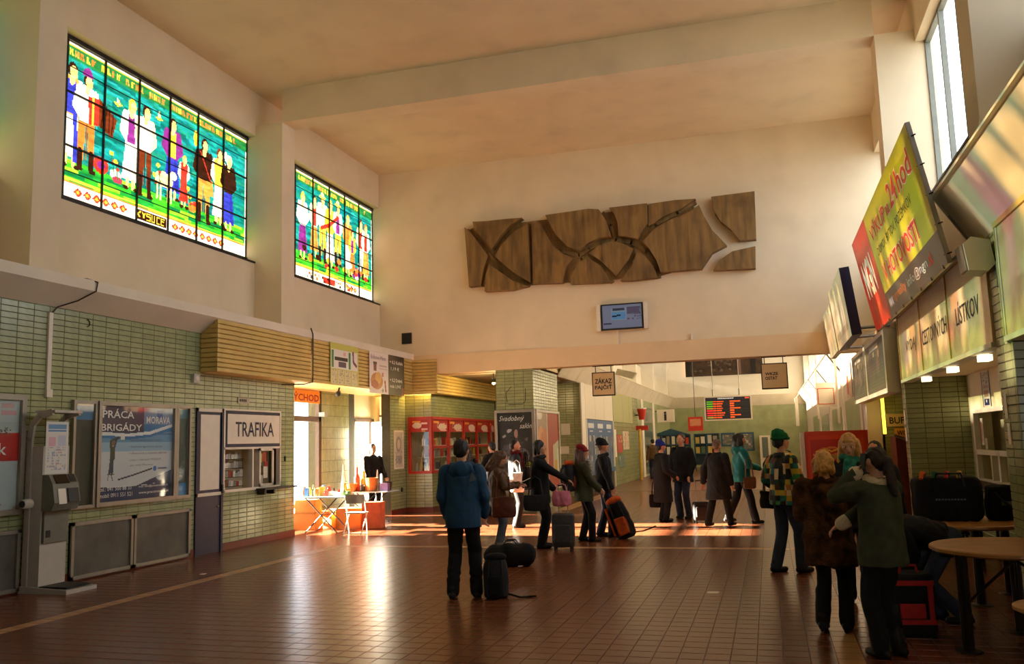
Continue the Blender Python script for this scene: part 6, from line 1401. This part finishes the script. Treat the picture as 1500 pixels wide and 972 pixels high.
    if hem < .8: rg += [((hem + .95) / 2, .18 + f + flare * .5, .145 + f + flare * .4)]
    rg += [(.98, .175 + f, .135 + f), (1.08, .16 + f, .125 + f), (1.2, .165 + f, .128 + f), (1.33, .182 + f * .8, .128 + f * .7), (1.40, .18 + f * .5, .112 + f * .5), (1.455, .12, .088), (1.50, .078, .078)]
    b.loft([b.ring(T((0, 0, z)), tx * rx, (ty if z > .9 else V(0, 1, 0)) * ry, 18) for z, rx, ry in rg])
    for k, (a, e, w) in enumerate(arms):
        d = (w - e) / np.linalg.norm(w - e); b.cap(a, e, .072 + f * .5, .060 + f * .4); b.cap(e, w - d * .0, .060 + f * .4, .048 + f * .25)
    blob(b, 'coat', C_, t, vox, 2, fold)
    if collar:
        b = MB(); pts = [T((.085 * math.cos(a), .075 * math.sin(a) + .005, 1.475 + .02 * math.sin(a))) for a in np.linspace(0, 2 * math.pi, 14)]; b.tube(pts, .04, 8); blob(b, 'collar', CL[collar], t, .012, 1, .006, (60, 60, 60))
    if cuffs:
        for (a, e, w) in arms:
            d = (w - e) / np.linalg.norm(w - e); b = MB().cap(w - d * .05, w + d * .0, .064, .064); blob(b, 'cuff', CL[cuffs], t, .012, 1, .006, (60, 60, 60))
    if hood:
        b = MB(); b.ell(T((0, -.10, 1.42)), (.15, .075, .10)); b.cap(T((-.1, -.03, 1.47)), T((.1, -.03, 1.47)), .05, .05); blob(b, 'hood', C_, t, .014, 2, .012)
    if scarf:
        b = MB(); pts = [T((.075 * math.cos(a), .07 * math.sin(a) + .01, 1.50 + .02 * math.sin(2 * a))) for a in np.linspace(0, 2 * math.pi, 14)]; b.tube(pts, .042, 8); b.cap(T((.03, .12, 1.46)), T((.05, .15, 1.24)), .04, .05); b.cap(T((-.03, .12, 1.46)), T((-.04, .15, 1.3)), .04, .045); blob(b, 'scarf', CL[scarf], t, .013, 2, .012)
    # trousers and shoes
    b = MB(); b.loft([b.ring(V(0, 0, z - crouch), V(1, 0, 0) * rx, V(0, 1, 0) * ry, 16) for z, rx, ry in ((.82, .15, .125), (.9, .168, .13), (1.0, .16, .12))])
    if lean > .5: b.ell((0, -.02, .95 - crouch), (.165, .15, .13))
    for (a, kn, an) in legs: b.cap(a, kn, .102, .078); b.cap(kn, an + V(0, 0, -.01), .078, .074)
    blob(b, 'trousers', CL[trousers], t, vox, 2, .009, (10, 10, 16))
    for (a, kn, an) in legs:
        b = MB(); b.cap(an + V(0, -.045, -.045), an + V(0, .14, -.052 - heel), .045, .036); b.ell(an + V(0, .05, -.055 - heel * .6), (.05, .13, .03)); b.cap(an + V(0, 0, -.03), an + V(0, -.01, .04), .05, .052)
        if heel: b.cap(an + V(0, -.06, -.05), an + V(0, -.06, -.085 - heel + .02), .03, .02)
        if boots: b.cap(an, an + (kn - an) * .75, .062, .075)
        sh_ = blob(b, 'boot' if boots else 'shoe', CL[boots or shoes], t, .012, 2)
    # hair and hat
    Hm = HAIR[hair]; b = MB()
    if hairstyle == 'short': b.ell(Hd((0, -.012, 1.675)), (.086, .098, .098), RM); b.ell(Hd((0, -.05, 1.63)), (.078, .06, .075), RM)
    elif hairstyle == 'bob': b.ell(Hd((0, -.01, 1.675)), (.092, .102, .10), RM); b.cap(Hd((-.075, -.02, 1.66)), Hd((-.08, .0, 1.55)), .035, .03); b.cap(Hd((.075, -.02, 1.66)), Hd((.08, .0, 1.55)), .035, .03); b.ell(Hd((0, -.06, 1.60)), (.085, .05, .09), RM)
    elif hairstyle == 'long':
        b.ell(Hd((0, -.012, 1.675)), (.092, .103, .10), RM); b.cap(Hd((0, -.07, 1.66)), Hd((0, -.11, 1.36)), .085, .06)
        for sd in (-1, 1): b.cap(Hd((sd * .078, .0, 1.67)), Hd((sd * .095, .02, 1.42)), .03, .04); b.cap(Hd((sd * .07, -.04, 1.66)), Hd((sd * .09, -.05, 1.38)), .045, .05)
        if face: b.ell(Hd((0, .075, 1.705)), (.062, .03, .028), RM)
    elif hairstyle == 'tail': b.ell(Hd((0, -.01, 1.675)), (.09, .103, .10), RM); b.ell(Hd((0, -.06, 1.64)), (.08, .06, .085), RM); b.cap(Hd((0, -.12, 1.64)), Hd((0.02, -.16, 1.36)), .05, .03)
    if hairstyle != 'none': blob(b, 'hair', Hm, t, .011, 1, .010, (70, 70, 25))
    if hat:
        b = MB(); RR = lambda z, rx, ry, dy: b.ring(Hd((0, dy, z)), RM @ V(rx, 0, 0), RM @ V(0, ry, 0), 18)
        b.loft([RR(1.665, .09, .108, -.005), RR(1.70, .096, .112, -.008), RR(1.745, .09, .104, -.02), RR(1.785, .065, .078, -.035), RR(1.81, .02, .03, -.045)]); o = blob(b, 'knit_hat', CL[hat], t, .011, 1, .006, (40, 40, 60))
        b = MB(); b.tube([Hd((.093 * math.cos(a), -.006 + .11 * math.sin(a), 1.68)) for a in np.linspace(0, 2 * math.pi, 18)], .018, 8); b.build('hat_cuff', CL[hat], t, local=True, smooth=True)
    return t
def hw(p, lx, ly, lz):
    """world position of a person's local point"""
    s = p.scale[0]; a = p.rotation_euler.z; return V(p.location[0] + s * (lx * math.cos(a) - ly * math.sin(a)), p.location[1] + s * (lx * math.sin(a) + ly * math.cos(a)), p.location[2] + lz * s)

P = {}
P['door'] = person('man in a black jacket with a bag strap standing in the open doorway', -9.72, 20.45, 1.80, 120, 'black', .84, .02, 'black', hair='dark', hands=((-.2, .25, .95), (.25, .2, .9)), vox=.018)
P['blue'] = person('man in a dark blue hooded jacket seen from behind beside a backpack', -3.42, 9.56, 1.77, 350, 'bluejk', .78, .03, 'black', hair='dark', hands=((-.22, .13, .90), (.23, .13, .90)), feet=((-.13, -.03), (.13, .05)), hood=True, hyaw=.25, vox=.011, fold=.016)
P['brown'] = person('woman in a brown quilted coat reading a sheet of paper', -4.28, 13.62, 1.60, 75, 'brown', .80, .03, 'jeangrey', hair='brown', hairstyle='long', hands=((-.1, .38, 1.16), (.08, .36, 1.14)), hpitch=.55, lean=.06, vox=.012, boots='shoe', collar='brown', fold=.02)
P['redscarf'] = person('dark-haired man in a charcoal coat with a red scarf before the wedding poster', -5.12, 17.6, 1.79, 70, 'charcoal', .82, .02, 'black', hair='dark', scarf='redscarf', hands=((-.12, .34, 1.14), (.2, .3, 1.05)), vox=.014)
P['k1'] = person('person in black at the red kiosk window, head turned to the glass', -6.55, 20.5, 1.76, 300, 'black', .8, .02, 'black', hair='dark', vox=.018, hands=((-.15, .35, 1.1), None))
P['k2'] = person('shorter person in black queueing behind the other at the red kiosk', -6.75, 19.2, 1.66, 330, 'black', .78, .02, 'black', hair='dark', hairstyle='long', vox=.018)
P['strap'] = person('woman in a black coat holding a trolley case handle, bag over shoulder', -3.72, 14.25, 1.75, 82, 'black', .72, .02, 'black', hair='dark', hairstyle='bob', collar='charcoal', hands=((-.2, .2, .95), (.1, .50, 1.08)), boots='shoe', vox=.012)
P['redhat'] = person('young woman in a red knit hat and olive jacket wearing a rucksack', -3.18, 15.2, 1.63, 75, 'olive', .74, .03, 'black', hair='brown', hairstyle='long', hat='red', scarf='scarf', hands=((-.1, .3, .98), (.16, .28, .95)), feet=((-.08, -.05), (.09, .12)), boots='shoe', vox=.012)
P['beanie'] = person('bearded man in a black coat and beanie beside an orange rucksack', -2.96, 15.95, 1.73, 82, 'black', .80, .03, 'navy', hair='grey', hat='black', hands=((-.24, .1, .85), (.30, .16, .86)), feet=((-.1, -.1), (.1, .12)), collar='black', vox=.012)
P['far'] = person('man in a brown jacket and jeans far off by the shopfronts', -5.0, 39.2, 1.74, 330, 'brownjk', .86, .03, 'jean', hair='dark', vox=.022)
P['bluehat'] = person('person in a long black coat and blue hat talking to a taller man', -2.24, 18.9, 1.67, 60, 'black', .42, .04, 'black', hair='dark', hat='blue', hands=((-.34, -.02, .84), (.2, .2, 1.0)), vox=.013, flare=.03)
P['tall'] = person('dark-haired man in a black jacket facing the person in the blue hat', -1.86, 19.5, 1.81, 205, 'black', .76, .04, 'jean', hair='brown', hands=((-.22, .1, .9), (.22, .1, .9)), vox=.013)
P['walker'] = person('person in a long black coat striding with a trolley bag', -1.02, 17.72, 1.68, 35, 'black', .55, .05, 'black', hair='grey', hands=((-.3, -.1, .9), (.26, .1, .85)), feet=((-.08, -.28, .03), (.1, .22)), lean=.05, vox=.013, flare=.05)
P['teal'] = person('long-haired woman in a teal jacket walking with a paper in her hand', -.58, 18.3, 1.78, 70, 'teal', .82, .03, 'black', hair='dark', hairstyle='long', hands=((-.2, .1, .9), (.1, .33, 1.08)), feet=((-.09, -.3, .04), (.09, .2)), boots='shoe', hood=True, vox=.013)
P['check'] = person('person in a green knit hat and multicoloured chequered jacket', .14, 11.84, 1.76, 55, 'check', .84, .03, 'jean', hair='dark', hat='green', hands=((-.24, .12, .98), (.2, .28, 1.0)), feet=((-.1, -.12), (.1, .12)), collar='check', vox=.011)
P['fur'] = person('blonde woman in a brown fur coat seen from behind with heeled boots', .45, 8.35, 1.56, 15, 'fur', .66, .055, 'black', hair='blond', hairstyle='bob', hands=((-.18, .28, 1.08), (.2, .3, 1.1)), feet=((-.11, 0), (.11, .03)), collar='fur', hpitch=.3, vox=.011, fold=.03, flare=.02, heel=.03)
P['blonde'] = person('blonde woman with a fringe and teal scarf facing the group at the tables', .80, 9.85, 1.71, 188, 'charcoal', .78, .02, 'black', hair='blond', hairstyle='long', scarf='tealscarf', hands=((.02, .33, 1.24), (.22, .25, 1.0)), hpitch=.25, face=True, vox=.0075)
P['phone'] = person('dark-haired woman in a green jacket with pale fleece collar holding a phone to her ear', .80, 7.52, 1.60, 318, 'greenjk', .76, .04, 'black', hair='wine', hairstyle='tail', collar='fleece', cuffs='fleece', hands=((-.11, .13, 1.54), (-.10, .36, 1.08)), poles=((-.5, .35, -1), None), vox=.009, boots='shoe')
P['behind'] = person('dark-haired person standing close behind the blonde woman', 1.16, 10.9, 1.62, 200, 'black', .75, .03, 'black', hair='dark', hairstyle='short', vox=.014)
P['bent'] = person('person in dark clothes bending over beside the table with bags', 1.50, 8.98, 1.62, 275, 'black', .80, .03, 'jean', hair='dark', lean=1.3, crouch=.16, hands=((-.18, .42, .45), (.2, .5, .48)), feet=((-.12, -.1), (.12, .1)), vox=.012)

# phone, papers
q = P['phone']; hp = hw(q, -.13, .10, 1.58)
def small_box(name, lab, cat, c_, sx, sy, sz, m, rz=0):
    o = MB().prism([(-sx / 2, -sz / 2), (sx / 2, -sz / 2), (sx / 2, sz / 2), (-sx / 2, sz / 2)], (0, -sy / 2, 0), V(1, 0, 0), V(0, 0, 1), V(0, 1, 0), 0, sy).build(name, m, local=True); o.location = c_; o.rotation_euler = (0, .2, rz); return tag(o, lab, cat)
o = small_box('mobile_phone', 'dark mobile phone held to the ear of the woman in green', 'phone', hw(q, -.095, .05, 1.645), .012, .05, .12, M_BLACK, q.rotation_euler.z)
pb = P['brown']; c_ = hw(pb, 0, .44, 1.19)
o = MB().add([(-.12, -.02, 0), (.12, -.02, 0), (.12, .14, .07), (-.12, .14, .07), (-.12, -.02, .003), (.12, -.02, .003), (.12, .14, .073), (-.12, .14, .073)], [(0, 3, 2, 1), (4, 5, 6, 7), (0, 1, 5, 4), (2, 3, 7, 6)]).build('paper_sheet', M_PAPER, local=True); o.location = c_; o.rotation_euler = (0, 0, pb.rotation_euler.z); tag(o, 'white sheet of paper in the hands of the woman in brown', 'paper')
pt = P['teal']; o = small_box('paper_sheet', 'white folded paper in the hand of the woman in teal', 'paper', hw(pt, .1, .44, 1.08), .1, .16, .01, M_PAPER, pt.rotation_euler.z)
# grey shoulder patch on the blue jacket
MB().prism([(0, 0), (.09, .02), (.03, .11)], (.1, -.155, 1.29), V(1, 0, 0), V(.0, .18, .98), V(0, -1, 0), 0, .008).build('shoulder_patch', CL['jeangrey'], P['blue'], local=True)

# ------------------------------------------------------------------ bags
def rbox(b, c_, sx, sy, sz, r=.05, n=4):
    """box with rounded vertical edges and softened ends"""
    def ringz(z, k):
        P_ = []
        for qx, qy, a0 in ((1, 1, 0), (-1, 1, 90), (-1, -1, 180), (1, -1, 270)):
            for i in range(n + 1):
                a = math.radians(a0 + 90 * i / n); P_.append(V(c_[0] + qx * (sx / 2 - r) * k + r * k * math.cos(a), c_[1] + qy * (sy / 2 - r) * k + r * k * math.sin(a), z))
        return P_
    z0 = c_[2]
    return b.loft([ringz(z0, .86), ringz(z0 + r * .4, .97), ringz(z0 + r, 1), ringz(z0 + sz - r, 1), ringz(z0 + sz - r * .4, .97), ringz(z0 + sz, .86)])
def backpack(x, y, z0, rz, w, d, h, m, m2, lab, tilt=(0, 0), group=None, straps=True):
    t = thing('rucksack', lab, 'rucksack', (x, y, z0), group, rz); t.rotation_euler = (tilt[0], tilt[1], rz)
    b = MB(); b.loft([b.ring(V(0, 0, z * h), V(w / 2 * kx_, 0, 0), V(0, d / 2 * ky_, 0), 16) for z, kx_, ky_ in ((0, .7, .7), (.05, .95, .95), (.3, 1.0, 1.0), (.65, .96, .92), (.85, .82, .78), (.97, .5, .5), (1.0, .2, .2))]); blob(b, 'main_sack', CL[m], t, .014, 2, .014)
    b = MB(); rbox(b, (0, -d * .46, h * .1), w * .62, d * .3, h * .42, .04); blob(b, 'front_pocket', CL[m2], t, .013, 2, .008)
    b = MB(); b.ell((0, 0, h * .95), (w * .42, d * .42, h * .10)); blob(b, 'lid', CL[m2], t, .013, 2, .008)
    for sd in (-1, 1):
        MB().tube([(sd * w * .2, d * .40, h * .9), (sd * w * .26, d * .62, h * .7), (sd * w * .28, d * .6, h * .35), (sd * w * .24, d * .42, h * .08)], .018, 6).build('shoulder_strap', CL['charcoal'], t, local=True)
        MB().tube([(sd * w * .3, -d * .5, h * .08), (sd * w * .28, -d * .5, h * .5), (sd * w * .22, -d * .40, h * .9)], .009, 5).build('compression_strap', CL['charcoal'], t, local=True)
    MB().tube([(-.04, d * .25, h * .98), (0, d * .25, h * 1.06), (.04, d * .25, h * .98)], .008, 5).build('grab_loop', CL['black'], t, local=True)
    if straps: MB().tube([(w * .4, 0, .05), (w * .9, -.06, .015), (w * 1.2, .0, .012), (w * 1.5, -.03, .02)], .012, 5).build('hip_belt', CL['black'], t, local=True)
    return t
CL['orange'] = cloth('orange', 196, 84, 30); CL['pink'] = cloth('pink', 196, 110, 130, .5); CL['redtrim'] = cloth('redtrim', 170, 30, 22, .6); CL['leather'] = cloth('leather', 92, 44, 26, .4); CL['white'] = cloth('white', 226, 218, 204); CL['greysuit'] = cloth('greysuit', 66, 64, 62, .5)
backpack(-3.06, 9.62, 0, .2, .30, .22, .48, 'charcoal', 'black', 'dark rucksack with trailing straps on the floor beside the man in blue')
t = backpack(-2.50, 15.60, .02, math.radians(-80), .36, .28, .72, 'black', 'orange', 'tall black and orange rucksack leaning back on the floor beside the bearded man', tilt=(0, 0)); t.rotation_euler = (0, math.radians(-20), 0)
MB().box(-.20, -.17, -.1, .1, .1, .6).build('orange_panel', CL['orange'], t, local=True)
q = P['redhat']; a = hw(q, 0, -.27, .92); backpack(a[0], a[1], a[2], q.rotation_euler.z + math.pi, .32, .22, .52, 'charcoal', 'orange', 'dark rucksack with an orange lid on the back of the young woman', straps=False)
t = thing('duffel_bag', 'black duffel bag lying on the floor behind the rucksack', 'bag', (-3.62, 12.1, 0), rz=.15)
b = MB(); b.cap((-.24, 0, .15), (.2, 0, .16), .15, .165, 14); blob(b, 'sack', CL['black'], t, .014, 2, .014)
for yy in (-.07, .07): MB().tube([(-.1, yy, .29), (-.06, yy * 1.2, .36), (.06, yy * 1.2, .36), (.1, yy, .30)], .01, 5).build('handle', CL['charcoal'], t, local=True)
MB().box(-.2, .16, -.006, .006, .295, .325).build('zip', M_ALU, t, local=True)
def suitcase(x, y, rz, w, d, h, m, lab, handle=1.02):
    t = thing('trolley_case', lab, 'suitcase', (x, y, 0), rz=rz)
    b = MB(); rbox(b, (0, 0, .05), w, d, h - .05, .05); blob(b, 'shell', CL[m], t, .013, 1, .003)
    b = MB(); rbox(b, (0, -d * .5, .12), w * .8, .06, h * .5, .03); blob(b, 'front_pocket', CL[m], t, .013, 1, .003)
    for sd in (-1, 1):
        MB().tube([(sd * w * .2, d * .35, h * .9), (sd * w * .2, d * .35, handle)], .009, 6).build('handle_tube', M_ALU, t, local=True)
        MB().lathe([(0, -.015), (.03, -.015), (.03, .015), (0, .015)], (sd * w * .36, d * .35, .032), 12, (1, 0, 0)).build('wheel', M_BLACK, t, local=True); MB().box(sd * w * .36 - .02, sd * w * .36 + .02, -d * .42, -d * .36, 0, .06).build('foot', M_BLACK, t, local=True)
    MB().tube([(-w * .22, d * .35, handle), (w * .22, d * .35, handle)], .014, 6).build('grip', M_BLACK, t, local=True)
    return t
suitcase(-3.28, 13.95, .1, .36, .24, .58, 'greysuit', 'grey trolley suitcase with extended handle beside the woman in black')
suitcase(-1.44, 18.55, .3, .34, .24, .42, 'charcoal', 'small dark trolley bag pulled by the striding person', .85)
def tote(x, y, z0, rz, w, d, h, m, lab, hd=.16, nm='handbag'):
    t = thing(nm, lab, 'bag', (x, y, z0), rz=rz)
    b = MB(); b.loft([b.ring(V(0, 0, z * h), V(w / 2 * k1, 0, 0), V(0, d / 2 * k2, 0), 16) for z, k1, k2 in ((0, .8, .8), (.06, .95, 1), (.5, 1.0, 1.0), (.9, .93, .6), (1.0, .9, .45))]); blob(b, 'pouch', CL[m], t, .012, 2, .010)
    for yy in (-.4, .4): MB().tube([(-w * .28, d * yy * .5, h * .95), (-w * .2, d * yy * .3, h + hd * .8), (0, d * yy * .2, h + hd), (w * .2, d * yy * .3, h + hd * .8), (w * .28, d * yy * .5, h * .95)], .009, 5).build('handle', CL[m], t, local=True)
    return t
tote(-3.28, 13.9, .70, .2, .32, .14, .24, 'pink', 'pink handbag hanging on the handle of the grey suitcase', .12)
a = hw(P['brown'], .31, .12, .62); tote(a[0], a[1], a[2], P['brown'].rotation_euler.z + 1.4, .40, .14, .32, 'leather', 'reddish brown leather bag at the side of the woman reading', .4)
a = hw(P['redscarf'], .36, .0, .72); tote(a[0], a[1], a[2], .3, .3, .16, .40, 'white', 'white patterned carrier bag by the man with the red scarf', .25)
a = hw(P['strap'], -.05, -.24, .98); tote(a[0], a[1], a[2], P['strap'].rotation_euler.z + .0, .40, .14, .30, 'black', 'black shoulder bag on the back of the woman with the trolley case', .3)
a = hw(P['strap'], .28, -.05, .62); tote(a[0], a[1], a[2], P['strap'].rotation_euler.z + 1.5, .42, .12, .26, 'charcoal', 'dark bag with dangling straps at the hip of the woman in black', .3)
a = hw(P['bluehat'], -.34, -.02, .0); tote(a[0], a[1], .27, .3, .34, .16, .28, 'black', 'black bag hanging low beside the long black coat', .3)
a = hw(P['check'], -.33, .02, .78); tote(a[0], a[1], a[2], P['check'].rotation_euler.z + 1.4, .30, .12, .22, 'charcoal', 'small dark shoulder bag at the hip of the chequered jacket', .45)
a = hw(P['teal'], .31, .05, .7); tote(a[0], a[1], a[2], P['teal'].rotation_euler.z + 1.4, .26, .10, .22, 'brown', 'small brown bag at the hip of the woman in teal', .4)
# red-trimmed bag on the floor at the tables
t = thing('travel_bag', 'black travel bag with bright red trim standing on the floor by the tables', 'bag', (1.08, 8.36, 0), rz=.12)
b = MB(); rbox(b, (0, 0, 0), .36, .26, .52, .06); blob(b, 'sack', CL['black'], t, .013, 2, .008)
for a_ in ((-.15, .16, .43, .47), (.11, .15, .13, .45), (-.12, .16, .11, .15), (-.12, .08, .16, .28)): MB().box(a_[0], a_[1], -.145, -.125, a_[2], a_[3]).build('red_trim', CL['redtrim'], t, local=True)
MB().tube([(-.08, 0, .5), (-.06, 0, .58), (.06, 0, .58), (.08, 0, .5)], .012, 6).build('handle', CL['redtrim'], t, local=True)
# bags on the table
t = thing('holdall', 'large black holdall standing on the round table with colourful straps', 'bag', (1.78, 10.35, .78), rz=.0)
b = MB(); rbox(b, (0, 0, 0), .66, .34, .46, .09); blob(b, 'sack', CL['black'], t, .014, 2, .012)
for k, cc in enumerate(('orange', 'green', 'redtrim', 'check')): MB().tube([(-.26 + k * .12, -.15, .44), (-.24 + k * .12, -.08, .50), (-.2 + k * .12, .06, .50), (-.18 + k * .12, .14, .44)], .022, 6).build('bright_strap', CL[cc], t, local=True)
MB().tube([(-.15, -.18, .36), (-.12, -.2, .5), (.12, -.2, .5), (.15, -.18, .36)], .012, 6).build('handle', CL['charcoal'], t, local=True); [MB().box(-.14 + k * .03, -.12 + k * .03, -.182, -.174, .22, .238).build('logo_mark', MATS['ink_grey'], t, local=True) for k in range(10)]
t = thing('shoulder_bag', 'smaller black shoulder bag leaning against the holdall on the table', 'bag', (2.30, 10.35, .78), rz=.1)
b = MB(); rbox(b, (0, 0, 0), .3, .24, .36, .07); blob(b, 'sack', CL['black'], t, .014, 2, .012); MB().tube([(-.1, -.12, .3), (-.02, -.15, .2), (.08, -.13, .12)], .012, 5).build('strap', CL['charcoal'], t, local=True); MB().box(-.04, .06, -.135, -.12, .16, .2).build('buckle', M_ALU, t, local=True)
bake_blobs()
